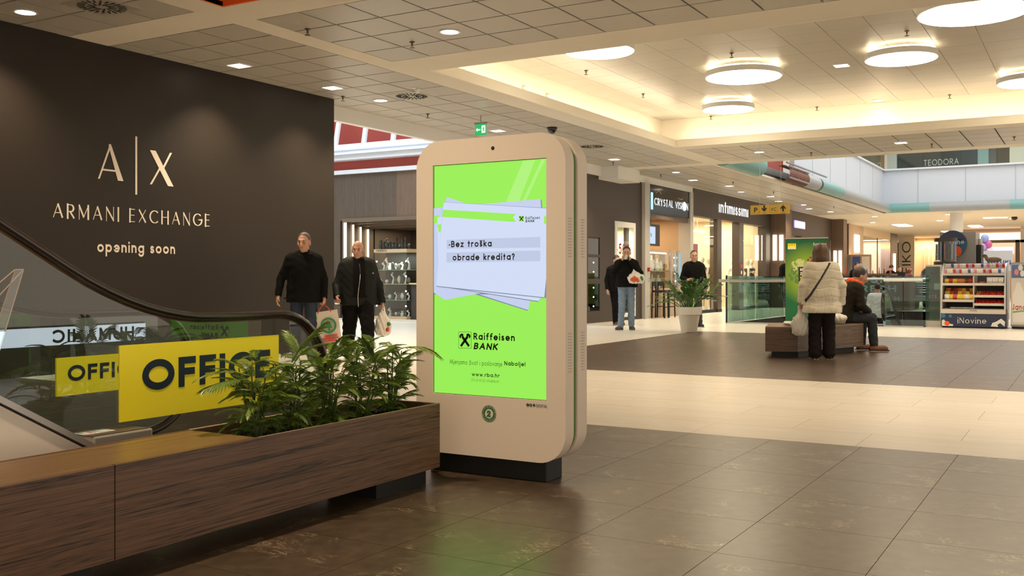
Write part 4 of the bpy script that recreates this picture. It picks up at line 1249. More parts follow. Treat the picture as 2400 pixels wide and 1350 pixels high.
for k in range(9):
    m = (M_CB, M_WHITE, M_CG, M_CREAMW)[k % 4]
    MB().prism([(0, 0), (.3, 0), (.27, .55), (.17, .62), (.13, .62), (.03, .55)], (36.8 + k * .2, YS + 1.85, .92 - .1 * (k % 3)), (.4, 1, 0), (0, 0, 1), .07).build('hung_garment', m, t)
t = thing('shop_counter', 'white counter with small lit shelves at the back of the right window', 'counter', (37.4, YS + 4, 0))
MB().box(36.4, 38.8, YS + 3.9, YS + 4.5, 0, 1.1).build('body', M_WHITE, t)
for k in range(3): bx('shelf', M_WHITE, 36.4, 38.8, YS + 5.0, YS + 5.3, 1.2 + .3 * k, 1.24 + .3 * k, t)
bx('back_panel', M_INT, 36.4, 38.8, YS + 5.3, YS + 5.35, 0, 2.2, t)

# --- brown pillar with tube lights, next shop
def tube_pillar(x, y, w, d, h, label, m=None, glow=(1.3, 2.6), front='x'):
    t = thing('pillar', label, 'pillar', (x, y, 0))
    bx('shaft', m or M_SLATWOOD2, x, x + w, y - d, y, 0, h, t)
    for k in (0, 1):
        if front == 'x': bx('light_tube', E_TUBE, x - .06, x - .01, y - d * (.35 + .4 * k) - .07, y - d * (.35 + .4 * k) + .07, glow[0], glow[1], t)
        else: bx('light_tube', E_TUBE, x + w * (.3 + .3 * k) - .07, x + w * (.3 + .3 * k) + .07, y - d - .06, y - d - .01, glow[0], glow[1], t)
tube_pillar(39.2, YS + .05, .9, .65, 3.9, 'brown wooden pillar with twin light tubes after the lingerie shop', glow=(1.86, 2.86))
struct(MB().box(40.1, 49.9, YS, YS + .3, 3.0, 4.06).box(44.0, 45.8, YS, YS + .3, 0, 3.0).box(48.6, 49.6, YS, YS + .3, 0, 3.0).build('wall_hosiery', M_BROWN))
struct(MB().box(40.1, 49.9, YS + 6, YS + 6.2, 0, 3.9).box(49.7, 49.9, YS + .3, YS + 6, 0, 3.9).box(40.0, 40.1, YS + .3, YS + 6, 0, 3.9).box(40.1, 49.9, YS + .3, YS + 6, 3.3, 3.4).build('wall_hosiery', mat('shop_interior_grey', (.45, .38, .34), .6)))
area('hosiery_light', (45, YS + 2, 3.2), 6, 260, (1, .84, .62), sizey=3)
t = thing('shop_sign', 'lilac glowing blurred shop sign on the dark fascia', 'sign', (43.7, YS - .03, 3.5))
bx('glow_plate', emit('sign_lilac', (.50, .42, .85), 1.0), 42.75, 44.6, YS - .03, YS, 3.32, 3.64, t, bevel=.1)
for k in range(5): MB().ball((43.0 + .34 * k, YS - .03, 3.48), (.19, .02, .17), 12, 8).build('glow_letter', emit('sign_lilac2', (.72, .66, 1.0), 1.3), t)
for i, (a, b) in enumerate(((40.3, 43.8), (45.9, 48.5))):
    t = thing('strip_lamp', ('left', 'right')[i] + ' row of bright spots inside the shop with the lilac sign', 'lamp', (a, YS + .6, 2.7))
    bx('lit_pelmet', emit('cove_warm'  , (1, .85, .55), 1.3), a, b, YS + .5, YS + .7, 2.55, 2.9, t)
    for k in range(3): MB().ball((a + .5 + k * 1.1, YS + .45, 2.92), .12, 10, 6).build('spot_head', E_LAMP, t)
t = thing('red_poster', 'red poster in the shop window beside the brown pillar', 'poster', (40.6, YS + 1, 1.2)); bx('sheet', mat('banner_red', (.55, .03, .02), .7), 40.3, 41.3, YS + 1, YS + 1.03, 1.4, 2.0, t); bx('lower_panel', M_WHITE, 40.3, 43.5, YS + 1, YS + 1.05, .1, 1.35, t)
struct(bx('wall_recess', M_WHITE, 50.7, 54.0, YS + .6, YS + .8, 0, 4.03))
wn = struct(bx('window_2', mat('blue_pane', (.12, .20, .28), .2), 50.9, 53.9, YS + .58, YS + .6, 1.9, 3.3))
for k in range(3): bx('mullion', M_GREY, 51.2 + k * .9, 51.26 + k * .9, YS + .56, YS + .58, 1.9, 3.3, wn)
tube_pillar(49.9, YS + .05, .8, .6, 4.02, 'narrow brown pillar with one tube light right of the green banner', glow=(1.3, 2.5))
# ------------------------------------------------------------------ lettering on the dark wall
M_VINYL = mat('cream_vinyl', (0.84, 0.75, 0.64), 0.5)
t = thing('wall_lettering', 'large cream letters and opening soon notice on the dark left wall', 'lettering', (8.6, 10.6, 1.4))
YL = 10.598
u, v = (1, 0, 0), (0, 0, 1)
def poly_letters(name, polys, ox, oz, sx, sz):
    mb = MB()
    for k, p in enumerate(polys): mb.prism([(x * sx, z * sz) for x, z in p], (ox, YL, oz), u, v, .003 + .0006 * k)
    return mb.build(name, M_VINYL, t)
poly_letters('letter_a', [[(0, 0), (.06, 0), (.50, .93), (.46, 1.0)], [(.42, 1.0), (.50, 1.0), (1.0, 0), (.78, 0), (.42, .93)], [(.17, .24), (.73, .24), (.72, .29), (.19, .29)]], 8.02, 2.365, .37, .445)
poly_letters('letter_x', [[(.0, 1.0), (.24, 1.0), (1.0, 0), (.76, 0)], [(0.0, 0), (.08, 0), (.43, .47), (.39, .52)], [(.55, .57), (.60, .52), (.93, 1.0), (.84, 1.0)]], 8.80, 2.36, .385, .445)
bx('dividing_bar', M_VINYL, 8.572, 8.60, YL - .003, YL, 2.21, 2.955, t)
text('letters_name', 'ARMANI EXCHANGE', (7.40, YL, 1.847), u, v, .185, .15, M_VINYL, t, width=2.42, thin=.05, gap=.34)
text('letters_soon', 'opening soon', (8.01, YL, 1.462), u, v, .135, .19, M_VINYL, t, width=1.20)

# ------------------------------------------------------------------ advertising kiosk
KX, KY0, KY1, KZ0, KZ1 = 4.80, 2.47, 3.46, 0.118, 1.935
kyc, kzc = (KY0 + KY1) / 2, (KZ0 + KZ1) / 2
M_KIOSK = mat('kiosk_cream_metal', (0.80, 0.68, 0.56), 0.42, noise=0.02, nscale=40, bump=0.02, bscale=300)
M_KGREEN = mat('kiosk_green_core', (0.10, 0.24, 0.04), 0.4)
K = thing('advertising_kiosk', 'tall rounded cream digital kiosk with a glowing green bank advert', 'kiosk', (4.93, kyc, 0))
def slab(name, x0, x1, w, h, r, m, hole=None, bevel=.012):
    out = rrect(w, h, r, 10)
    mb = MB()
    n = len(out)
    a = [(x0, kyc - y, kzc + z) for y, z in out]
    b = [(x1, kyc - y, kzc + z) for y, z in out]
    if hole:
        y0, y1, z0, z1 = hole
        q = [(x0, y0, z0), (x0, y1, z0), (x0, y1, z1), (x0, y0, z1)]
        q2 = [(x0 + .02, y, z) for _, y, z in q]
        mb.add(a + b, [tuple(range(n, 2 * n))[::-1]] + [(i, n + i, n + (i + 1) % n, (i + 1) % n) for i in range(n)])
        # front face with a rectangular hole: four fans
        c = [(KY1, KZ1), (KY0, KZ1), (KY0, KZ0), (KY1, KZ0)]
        seg = n // 4
        # outline order: +w/2,+h/2 corner first (right as seen), going counter-clockwise
        hc = [(x0, y0, z1), (x0, y1, z1), (x0, y1, z0), (x0, y0, z0)]
        for k in range(4):
            arc = a[k * seg:(k + 1) * seg]
            for i in range(seg - 1): mb.add([arc[i], arc[i + 1], hc[k]], [(0, 1, 2)])
            nx = a[((k + 1) * seg) % n]
            mb.add([arc[-1], nx, hc[(k + 1) % 4], hc[k]], [(0, 1, 2, 3)])
        mb.add(hc + [(x + .02, y, z) for x, y, z in hc], [(i, (i + 1) % 4, 4 + (i + 1) % 4, 4 + i) for i in range(4)])
        o = mb.build(name, m, K)
    else:
        mb.add(a + b, [tuple(range(n)), tuple(range(n, 2 * n))[::-1]] + [(i, n + i, n + (i + 1) % n, (i + 1) % n) for i in range(n)])
        o = mb.build(name, m, K)
    if bevel:
        o.data.polygons.foreach_set('use_smooth', [len(p.vertices) == 4 for p in o.data.polygons])
        b_ = o.modifiers.new('bevel', 'BEVEL'); b_.width = bevel; b_.segments = 3; b_.limit_method = 'ANGLE'; b_.angle_limit = R(50)
        o.modifiers.new('wn', 'WEIGHTED_NORMAL').keep_sharp = True
    return o
SY0, SY1, SZ0, SZ1 = 2.588, 3.343, .4616, 1.793
slab('front_shell', KX, KX + .105, KY1 - KY0, KZ1 - KZ0, .165, M_KIOSK, hole=(SY0, SY1, SZ0, SZ1), bevel=.006)
slab('green_core', KX + .105, KX + .15, KY1 - KY0 - .03, KZ1 - KZ0 - .03, .15, M_KGREEN, bevel=0)
slab('back_shell', KX + .15, KX + .27, KY1 - KY0, KZ1 - KZ0, .165, M_KIOSK, bevel=.008)
bx('base_plinth', M_BLACKM, 4.86, 5.05, 2.62, 3.40, 0, KZ0 + .01, K, bevel=.004)
bx('screen_edge', M_BLACK, KX + .012, KX + .02, SY0 - .002, SY1 + .002, SZ0 - .002, SZ1 + .002, K)
def E_(name, r, g, b, s=1.0): return emit(name, srgb(r, g, b), s * .86)
G1 = E_('screen_green', 150, 236, 84, 1.02); G1b = E_('screen_light_green', 172, 240, 122, 1.02)
SCW = E_('screen_paper', 208, 220, 246, 1.0); SCW2 = E_('screen_paper_shade', 196, 206, 238, 1.0); SCB = E_('screen_row', 190, 200, 228, 1.0); SCD = mat('screen_dark', (.004, .006, .004), .3)
SCS = E_('screen_paper_edge', 150, 160, 190, .7)
so, su, sv = Vector((KX + .0115, SY1, SZ0)), (0, -1, 0), (0, 0, 1)
SW, SH = SY1 - SY0, SZ1 - SZ0
scr = bx('screen', G1, KX + .0105, KX + .0125, SY0 + .004, SY1 - .004, SZ0 + .003, SZ1 - .003, K)
def sp(name, pts, m, lay, px=True):
    """flat shape on the screen; pts as fractions of its width and height from the lower left"""
    mb = MB()
    mb.prism([(x * SW, y * SH) for x, y in pts], so - Vector((lay * .0006 + .001, 0, 0)), su, sv, .0004)
    return mb.build(name, m, K)
# pixel reading of the advert: x 1014..1280, y 388/369 .. 921/940
def fr(x, y):
    fx = (x - 1014.5) / 265.5
    d0, d1 = 5.83, 5.39
    top = 388 + (369.5 - 388) * fx; bot = 921 + (940 - 921) * fx
    return (min(max((fx * d1) / (fx * d1 + (1 - fx) * d0), 0.004), .996), (bot - y) / (bot - top))
def spp(name, pts, m, lay):
    q = [fr(*p) for p in pts]
    ar = sum(q[i][0] * q[(i + 1) % len(q)][1] - q[(i + 1) % len(q)][0] * q[i][1] for i in range(len(q)))
    return sp(name, q if ar > 0 else q[::-1], m, lay)
sp('gloss_band', [(.47, .62), (.60, .62), (.90, .995), (.80, .995)], G1b, 0)
sp('gloss_band', [(.63, .66), (.66, .66), (.985, .995), (.955, .995)], G1b, 0)
spp('paper_edge', [(1049, 462), (1270, 538), (1240, 729), (1036, 665)], SCS, 1)
spp('paper', [(1049, 461), (1272, 537), (1241, 727), (1030, 660)], SCW2, 2)
spp('paper_edge', [(1014, 489), (1269, 467), (1273, 520), (1273, 690), (1016, 690)], SCS, 2.5)
spp('paper', [(1014, 488), (1267, 466), (1270, 520), (1270, 660), (1045, 703), (1014, 686)], SCW2, 3)
spp('paper_stripe', [(1014, 506), (1030, 504), (1030, 522), (1014, 524)], G1, 4)
spp('paper_edge', [(1026, 510), (1281, 500), (1281, 682), (1262, 708), (1033, 672)], SCS, 4.5)
spp('paper', [(1025, 509), (1281, 500), (1281, 680), (1263, 706), (1030, 670)], SCW, 5)
spp('paper_stripe', [(1026, 526), (1036, 525), (1034, 544), (1029, 544)], G1, 6)
spp('paper_edge', [(1041, 473), (1281, 487), (1279, 698), (1274, 699), (1023, 672)], SCS, 6.5)
spp('paper', [(1041.5, 473.5), (1281, 488), (1281, 650), (1275, 697), (1023, 670)], SCW, 7)
spp('paper_stripe', [(1041, 491), (1215, 501), (1209, 509), (1216, 520), (1039, 508)], G1, 8)
spp('paper_stripe', [(1275, 506), (1281, 506), (1281, 524), (1274, 524)], G1, 8)
spp('text_row', [(1050, 562), (1267, 555), (1267, 580), (1050, 583)], SCB, 8)
spp('text_row', [(1050, 592), (1267, 587), (1267, 612), (1050, 615)], SCB, 8)
def st(name, s, x, y, h, w, lay=9, width=None, m=SCD, italic=0., al='l', thin=None):
    fx, fy = fr(x, y)
    wd = None
    if width: wd = (fr(x + width, y)[0] - fx) * SW
    sc = 1.0 / (2333 / (5.83 + (5.39 - 5.83) * fx))
    o = so - Vector((lay * .0006 + .0012, 0, 0)) + Vector(su) * fx * SW + Vector(sv) * fy * SH
    return text(name, s, o, su, sv, h * sc, w, m, K, width=wd, depth=.0004, italic=italic)
st('advert_text', '\u00b7Bez tro\u0161ka', 1056, 579.5, 15, .20, width=105)
st('advert_text', 'obrade kredita?', 1066, 610.5, 15, .20, width=147)
st('bank_name', 'Raiffeisen', 1118, 796.5, 16, .205, width=95)
st('bank_name', 'BANK', 1118, 819, 15.5, .22, width=56, italic=.2)
st('slogan', 'Mijenjamo \u017eivot i poslovanje.', 1059, 853, 10.5, .09, width=128)
st('slogan', 'Nabolje!', 1190, 857, 10, .18, width=46)
st('web_address', 'www.rba.hr', 1114, 882, 9, .17, width=65)
st('phone_line', '072 62 62 62 | info@rba.hr', 1113, 894, 6, .07, width=65)
st('bank_name', 'Raiffeisen', 1236, 514, 7, .15, width=30.5)
st('bank_name', 'BANK', 1236, 521, 6, .2, width=19, italic=.2)
def horses(x0, y0, x1, y1, frame, nm):
    """square bank emblem: two crossed beams ending in gable heads"""
    def q(a, b): return (x0 + (x1 - x0) * a, y1 - (y1 - y0) * b)
    mb = MB()
    def add(pts):
        c = [fr(*q(*p)) for p in pts]
        ar = sum(c[i][0] * c[(i + 1) % len(c)][1] - c[(i + 1) % len(c)][0] * c[i][1] for i in range(len(c)))
        if ar < 0: c = c[::-1]
        mb.prism([(x * SW, y * SH) for x, y in c], so - Vector((.0072, 0, 0)), su, sv, .0003)
    for f in (lambda a: a, lambda a: 1 - a):
        add([(f(.12), .18), (f(.24), .08), (f(.74), .62), (f(.62), .74)])
        add([(f(.74), .62), (f(.62), .74), (f(.62), .86), (f(.78), .88)])
        add([(f(.62), .86), (f(.78), .90), (f(.92), .80), (f(.94), .70), (f(.80), .74)])
        add([(f(.80), .76), (f(.94), .72), (f(.88), .60), (f(.78), .66)])
    if frame:
        w = .02
        add([(0, 0), (1, 0), (1, w), (0, w)]); add([(0, 1 - w), (1, 1 - w), (1, 1), (0, 1)]); add([(0, 0), (w, 0), (w, 1), (0, 1)]); add([(1 - w, 0), (1, 0), (1, 1), (1 - w, 1)])
    mb.build(nm, SCD, K)
horses(1081, 778, 1113, 817, True, 'bank_emblem')
spp('emblem_field', [(1222, 505), (1233, 505.5), (1233, 519), (1222, 518)], G1, 9)
horses(1222, 505, 1233, 519, False, 'bank_emblem')
# camera eye, perforations, maker's plate, numbered emblem
MB().prism(disc(.011, 16), (KX - .0005, 2.93, 1.868), (0, -1, 0), (0, 0, 1), .001).build('camera_eye', M_BLACK, K)
tp = text('maker_letters', 'GO', (KX - .001, 2.712, .425), (0, -1, 0), (0, 0, 1), .016, .22, M_BLACK, K, width=.036)
text('maker_letters', 'DIGITAL', (KX - .001, 2.65, .425), (0, -1, 0), (0, 0, 1), .016, .09, M_GREY, K, width=.07)
MB().prism(disc(.008, 16), (KX - .001, 2.664, .433), (0, -1, 0), (0, 0, 1), .001).build('maker_dot', mat('emblem_green', srgb(20, 115, 55), .4), K)
M_EG = MATS['emblem_green']
ey, ez = 2.955, .367
mb = MB()
def ring(mb, r0, r1, n, rot=0, lay=0):
    pts = [(math.cos(2 * PI * i / n + rot), math.sin(2 * PI * i / n + rot)) for i in range(n)]
    for i in range(n):
        p, q = pts[i], pts[(i + 1) % n]
        mb.prism([(p[0] * r0, p[1] * r0), (p[0] * r1, p[1] * r1), (q[0] * r1, q[1] * r1), (q[0] * r0, q[1] * r0)], (KX - .001, ey, ez), (0, -1, 0), (0, 0, 1), .001 + .0003 * lay)
ring(mb, .0445, .047, 32); ring(mb, .0285, .0305, 24)
for k in range(2): ring(mb, .0415, .0432, 6, k * PI / 6, 1 + k); ring(mb, .0335, .0350, 8, k * PI / 8, 3 + k)
mb.build('round_emblem', M_EG, K)
text('emblem_number', '2', (KX - .001, ey + .0135, ez - .017), (0, -1, 0), (0, 0, 1), .034, .22, M_EG, K)
for zz in (.62, 1.25):
    for xs in (KX + .035, KX + .19):
        mb = MB()
        for i in range(14):
            for j in range(4): mb.add([(xs + j * .012, KY0 - .0006, zz + i * .016), (xs + j * .012 + .004, KY0 - .0006, zz + i * .016), (xs + j * .012 + .004, KY0 - .0006, zz + i * .016 + .005), (xs + j * .012, KY0 - .0006, zz + i * .016 + .005)], [(0, 1, 2, 3)])
        tag(mb.build('vent_holes', M_BLACKM, K), kind='stuff')

# ------------------------------------------------------------------ walnut bench with planter
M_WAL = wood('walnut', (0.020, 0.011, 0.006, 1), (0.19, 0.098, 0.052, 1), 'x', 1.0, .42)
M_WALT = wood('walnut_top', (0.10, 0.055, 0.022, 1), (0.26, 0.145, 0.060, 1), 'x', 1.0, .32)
BY0, BY1, BZ0, BZ1 = 3.12, 3.56, .09, .443
PB = thing('planter_bench', 'long walnut bench with a planter box end in the foreground', 'bench', (3.2, 3.34, 0))
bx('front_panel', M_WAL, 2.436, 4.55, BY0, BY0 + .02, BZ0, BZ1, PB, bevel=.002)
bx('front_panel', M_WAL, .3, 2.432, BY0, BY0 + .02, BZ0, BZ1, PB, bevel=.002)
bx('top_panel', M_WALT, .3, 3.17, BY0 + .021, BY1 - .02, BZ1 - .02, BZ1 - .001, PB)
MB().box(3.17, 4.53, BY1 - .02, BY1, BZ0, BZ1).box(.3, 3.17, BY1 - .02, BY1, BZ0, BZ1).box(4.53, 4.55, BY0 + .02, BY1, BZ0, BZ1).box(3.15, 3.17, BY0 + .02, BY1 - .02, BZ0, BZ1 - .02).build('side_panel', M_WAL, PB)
MB().box(3.17, 4.55, BY1 - .02, BY1, BZ1, BZ1 + .002).box(3.17, 4.55, BY0, BY0 + .006, BZ1, BZ1 + .002).build('edge_trim', mat('pale_edge', (.42, .34, .2), .4), PB)
bx('liner', M_BLACKM, 3.17, 4.53, BY0 + .02, BY1 - .02, BZ0, BZ0 + .05, PB)
bx('bottom_panel', M_BLACKM, .3, 3.17, BY0 + .02, BY1 - .02, BZ0, BZ0 + .02, PB)
for x0, x1 in ((4.06, 4.5), (2.0, 2.38), (.6, 1.0)): bx('foot', M_BLACKM, x0, x1, BY0 + .06, BY1 - .06, 0, BZ0, PB)
# soil
so_ = MB()
nx, ny = 70, 22
for i in range(nx):
    for j in range(ny):
        so_.v.append((3.172 + 1.356 * i / (nx - 1), BY0 + .022 + (BY1 - BY0 - .044) * j / (ny - 1), BZ1 - .055 + .012 * math.sin(i * .7 + j) * math.sin(j * .9) + random.uniform(-.012, .012)))
for i in range(nx - 1):
    for j in range(ny - 1):
        a = i * ny + j
        so_.f.append((a, a + ny, a + ny + 1, a + 1)); so_.mi.append(0)
tag(so_.build('soil', mat('dark_soil', (.020, .012, .008), .95, noise=.5, nscale=60), PB), kind='stuff')

# palms: each plant its own thing, each frond a part
def leaf_mat(name, a, b):
    m, nt, bs = _nt(name)
    oi = nt.nodes.new('ShaderNodeObjectInfo')
    tc = nt.nodes.new('ShaderNodeTexCoord')
    n = nt.nodes.new('ShaderNodeTexNoise'); n.inputs['Scale'].default_value = 9
    nt.links.new(tc.outputs['Object'], n.inputs['Vector'])
    ad = nt.nodes.new('ShaderNodeMath'); ad.operation = 'MULTIPLY_ADD'; ad.inputs[1].default_value = .6
    nt.links.new(oi.outputs['Random'], ad.inputs[0]); nt.links.new(n.outputs[0], ad.inputs[2])
    cr = nt.nodes.new('ShaderNodeValToRGB')
    cr.color_ramp.elements[0].position = .4; cr.color_ramp.elements[0].color = (*a, 1)
    cr.color_ramp.elements[1].position = 1.05; cr.color_ramp.elements[1].color = (*b, 1)
    nt.links.new(ad.outputs[0], cr.inputs[0]); nt.links.new(cr.outputs[0], bs.inputs['Base Color'])
    _in(bs, 'Roughness', .38)
    _in(bs, 'Transmission Weight', 0.0)
    MATS[name] = m
    return m
M_PALM = leaf_mat('palm_leaf', (.038, .095, .012), (.20, .29, .035))
rp = random.Random(11)
def frond_mesh(L, bend, n, lw, ll):
    """arching rachis along +x with drooping leaflets on both sides"""
    mb = MB()
    def pos(t):
        a = bend * t
        return Vector((L * (math.sin(a) / bend if bend > .01 else t), 0, L * ((1 - math.cos(a)) / -bend if bend > .01 else 0)))
    pts = [pos(i / 8) for i in range(9)]
    mb.tube(pts, [.0032 * (1 - .8 * i / 8) for i in range(9)], 4)
    for i in range(n):
        t = .22 + .78 * i / (n - 1)
        p = pos(t); d = (pos(min(t + .02, 1)) - pos(t - .02)).normalized()
        for sgn in (-1, 1):
            l = ll * (1 - .55 * abs(t - .55) / .5) * rp.uniform(.85, 1.1)
            fw = .55 + .5 * t
            out = (Vector((0, sgn, 0)) * (1 - .5 * t) + d * fw).normalized()
            dr = Vector((0, 0, -1)) * rp.uniform(.15, .75)
            mid = p + out * l * .5 + dr * l * .12
            tip = p + out * l + dr * l * .6
            w = d.cross(Vector((0, 0, 1))).cross(out)
            w = (out.cross(Vector((0, 0, 1)))).normalized() * lw
            mb.add([tuple(p), tuple(mid + w), tuple(mid + Vector((0, 0, -.002))), tuple(mid - w), tuple(tip), tuple(p + out * l * .22 + w * .75), tuple(p + out * l * .22 - w * .75), tuple(p + out * l * .78 + dr * l * .3 + w * .62), tuple(p + out * l * .78 + dr * l * .3 - w * .62)],
                   [(0, 5, 2, 6), (5, 1, 2), (2, 3, 6), (1, 7, 4, 2), (2, 4, 8, 3)])
    return mb.mesh('frond', M_PALM)
FR = [frond_mesh(.22, 1.0, 19, .0031, .066), frond_mesh(.19, 1.4, 18, .0030, .060), frond_mesh(.20, .5, 15, .0048, .090), frond_mesh(.27, 1.2, 22, .0034, .078), frond_mesh(.12, .8, 10, .0050, .065)]
M_STEM = mat('palm_stem', (.06, .10, .02), .5)
def palm(x, y, h, seed, label, extra=()):
    r = random.Random(seed)
    z0 = BZ1 - .055
    t = thing('parlour_palm', label, 'palm', (x, y, z0), 0, 'parlour palms in the planter')
    for s in range(8):
        a = r.uniform(0, 2 * PI); d = r.uniform(0, .035)
        lean = r.uniform(.01, .07); sh = h * r.uniform(.45, .85)
        top = Vector((math.cos(a) * (d + lean), math.sin(a) * (d + lean), sh))
        MB().tube([(math.cos(a) * d, math.sin(a) * d, 0), (math.cos(a) * (d + lean * .4), math.sin(a) * (d + lean * .4), sh * .5), tuple(top)], [.006, .005, .003], 5).build('stem', M_STEM, t, local=True)
        for k in range(8):
            f = .25 + .75 * k / 7
            p = Vector((math.cos(a) * (d + lean * f * .8), math.sin(a) * (d + lean * f * .8), sh * f))
            o = link_mesh('frond', r.choice(FR), t, p)
            up = r.uniform(.55, 1.35) * (0.6 + .4 * f)
            o.rotation_euler = Euler((r.uniform(-.3, .3), -up, r.uniform(0, 2 * PI)))
            s_ = r.uniform(.62, .92) * (.75 + .25 * f)
            o.scale = (s_, s_, s_)
    for k in range(9):                          # low young leaves
        o = link_mesh('frond', FR[4], t, (r.uniform(-.03, .03), r.uniform(-.03, .03), r.uniform(.02, .08)))
        o.rotation_euler = Euler((0, -r.uniform(.1, .8), r.uniform(0, 2 * PI))); o.scale = (.8,) * 3
    for (px, py, pz, pitch, yaw, sc, kind) in extra:
        o = link_mesh('frond', FR[kind], t, (px, py, pz))
        o.rotation_euler = Euler((0, -pitch, yaw)); o.scale = (sc,) * 3
PY_ = 3.33
palm(3.36, PY_, .40, 1, 'parlour palm at the left end of the planter, in front of the yellow sign', ((-.05, 0, .28, .15, R(170), 1.1, 2), (-.03, .03, .3, .45, R(140), 1.0, 0)))
palm(3.60, PY_, .46, 2, 'second parlour palm from the left with tall pale upright fronds', ((0, 0, .34, 1.15, R(-60), 1.15, 2), (.01, 0, .33, 1.0, R(-80), 1.05, 0)))
palm(3.86, PY_, .47, 3, 'middle parlour palm of the planter, below the shopping bag')
palm(4.13, PY_, .46, 4, 'fourth parlour palm from the left, in front of the bald man')
palm(4.38, PY_, .42, 5, 'parlour palm at the right end, one frond reaching over the kiosk screen', ((0, -.02, .34, .55, R(-75), 1.0, 3),))

# ------------------------------------------------------------------ escalator at the left
M_RUB = mat('handrail_rubber', (.020, .011, .008), .25, coat=.3)
M_GL = glass('balustrade_glass', (.84, .91, .89), 1.5)
M_CLAD = mat('escalator_cladding', (.90, .80, .70), .5, noise=.02)
def escalator(name, label, xn, ya, yb, sgn, run, slope, z0=.145, z1=.926, clad=True, first=1.09, zd=.40):
    """newel end at X = xn, straight rail at z1; climbs (slope > 0) or falls along X in direction sgn"""
    t = thing(name, label, 'escalator', (xn, (ya + yb) / 2, 0))
    zb = 0.0
    r = (z1 - z0) / 2
    def path(off=0.0):
        return [(xn + sgn * (r - (r + off) * math.cos(a)), z0 + r + (r + off) * math.sin(a)) for a in [R(-90 + 180 * k / 16) for k in range(17)]]
    def rail(off=0.0):
        pts = [(xn + sgn * (r + .12), z0 - off)] + path(off)
        s0 = xn + sgn * first
        pts.append((s0 - sgn * .26, z1 + off))
        for k in range(1, 9):                   # transition curve
            f = k / 8
            pts.append((s0 + sgn * (f * .9 - .2), z1 + off + slope * (.45 * f * f)))
        last = pts[-1]
        pts.append((last[0] + sgn * run, last[1] + slope * run))
        return pts
    for y in (ya, yb):
        P_r = [(x, y, z + zb) for x, z in rail()]
        prof = [(-.042, -.012), (-.03, -.02), (.03, -.02), (.042, -.012), (.042, .01), (.03, .02), (-.03, .02), (-.042, .01)]
        MB().tube(P_r, 1.0, prof=prof).build('handrail', M_RUB, t, smooth=True, angle=60)
        MB().tube([(x, y, z + zb) for x, z in rail(-.024)], .010, 6).build('handrail_guide', mat('guide_metal', (.28, .22, .17), .3, .9), t, smooth=True)
        g = rail(-.03)
        low = []
        top = [p for p in g]
        # pane outline: along the rail, back along the skirt
        if slope > 0: deck = [(top[-1][0], top[-1][1] - .70), (xn + sgn * (first + .85), zd + .05), (xn + sgn * (first + .3), zd - .1), (xn + sgn * .6, z0 + .05), (xn + sgn * r, z0 + .03)]
        else: deck = [(top[-1][0], top[-1][1] - .80), (xn + sgn * (first + .3), .05), (xn + sgn * .6, z0 - .02), (xn + sgn * r, z0 + .03)]
        n = len(top)
        mb = MB()
        poly = top + deck
        for yy in (y - .006, y + .006): mb.v += [(x, yy, z + zb) for x, z in poly]
        m = len(poly)
        f0 = tuple(range(m)); f1 = tuple(range(m, 2 * m))
        if sgn < 0: mb.f += [f0, f1[::-1]]
        else: mb.f += [f0[::-1], f1]
        mb.mi += [0, 0]
        o = mb.build('glass_panel', M_GL, t)
        bm = bmesh.new(); bm.from_mesh(o.data); bmesh.ops.recalc_face_normals(bm, faces=bm.faces); bmesh.ops.triangulate(bm, faces=bm.faces); bm.to_mesh(o.data); bm.free()
        fixn(o.data, y)
        xe = top[-1][0]
        # steel deck strip and cladding under it, horizontal box near the landing
        w = .13
        y0, y1 = y - w / 2 - (.05 if y == ya else 0), y + w / 2 + (.05 if y == yb else 0)
        if clad:
            xa, xb = xn + sgn * (first + .62), xe
            za, zb_ = zd - .03, top[-1][1] - .70
            sl = MB(); sl.add([(xa, y0, za + zb - .03), (xb, y0, zb_ + zb - .03), (xb, y1, zb_ + zb - .03), (xa, y1, za + zb - .03), (xa, y0, za + zb), (xb, y0, zb_ + zb), (xb, y1, zb_ + zb), (xa, y1, za + zb)],
                   [(0,1,2,3),(7,6,5,4),(0,4,5,1),(1,5,6,2),(2,6,7,3),(3,7,4,0)])
            sl.build('deck_strip', M_STEEL, t)
            cl = MB(); cl.add([(xa + sgn * .02, y0 + .01, zb - .0), (xb, y0 + .01, zb + .0), (xb, y1 - .01, zb + .0), (xa + sgn * .02, y1 - .01, zb), (xa + sgn * .02, y0 + .01, za + zb - .03), (xb, y0 + .01, zb_ + zb - .03), (xb, y1 - .01, zb_ + zb - .03), (xa + sgn * .02, y1 - .01, za + zb - .03)],
                   [(0,1,2,3),(7,6,5,4),(0,4,5,1),(1,5,6,2),(2,6,7,3),(3,7,4,0)])
            cl.build('side_cladding', M_CLAD, t)
            bx('deck_box', M_STEEL, xa, xn + sgn * 1.38, y0, y1, zb, zd, t, bevel=.008)
            bx('deck_cover', mat('deck_brown', (.16, .12, .10), .35, .4), xa, xn + sgn * 1.40, y0 + .01, y1 - .01, zd, zd + .004, t)
    for k in range(int(run / .4) + 1):
        x = xn + sgn * (first + .6 + .4 * k); z = max(0, slope * .4 * k) if slope > 0 else slope * .4 * k
        bx('step', M_GREY, x, x + sgn * .4, ya + .14, yb - .14, zb + z - .22, zb + z, t)
    bx('landing_plate', M_STEEL, xn + sgn * .3, xn + sgn * (first + .6), ya + .08, yb - .08, zb, zb + .006, t)
    return t
def fixn(me, y):
    for p in me.polygons:
        c = p.center; n = p.normal
        if (c.y - y) * n.y < 0: p.flip()
ESC = escalator('escalator', 'escalator with glass sides and dark handrails at the left', 4.70, 4.09, 5.25, -1, 4.2, .577)
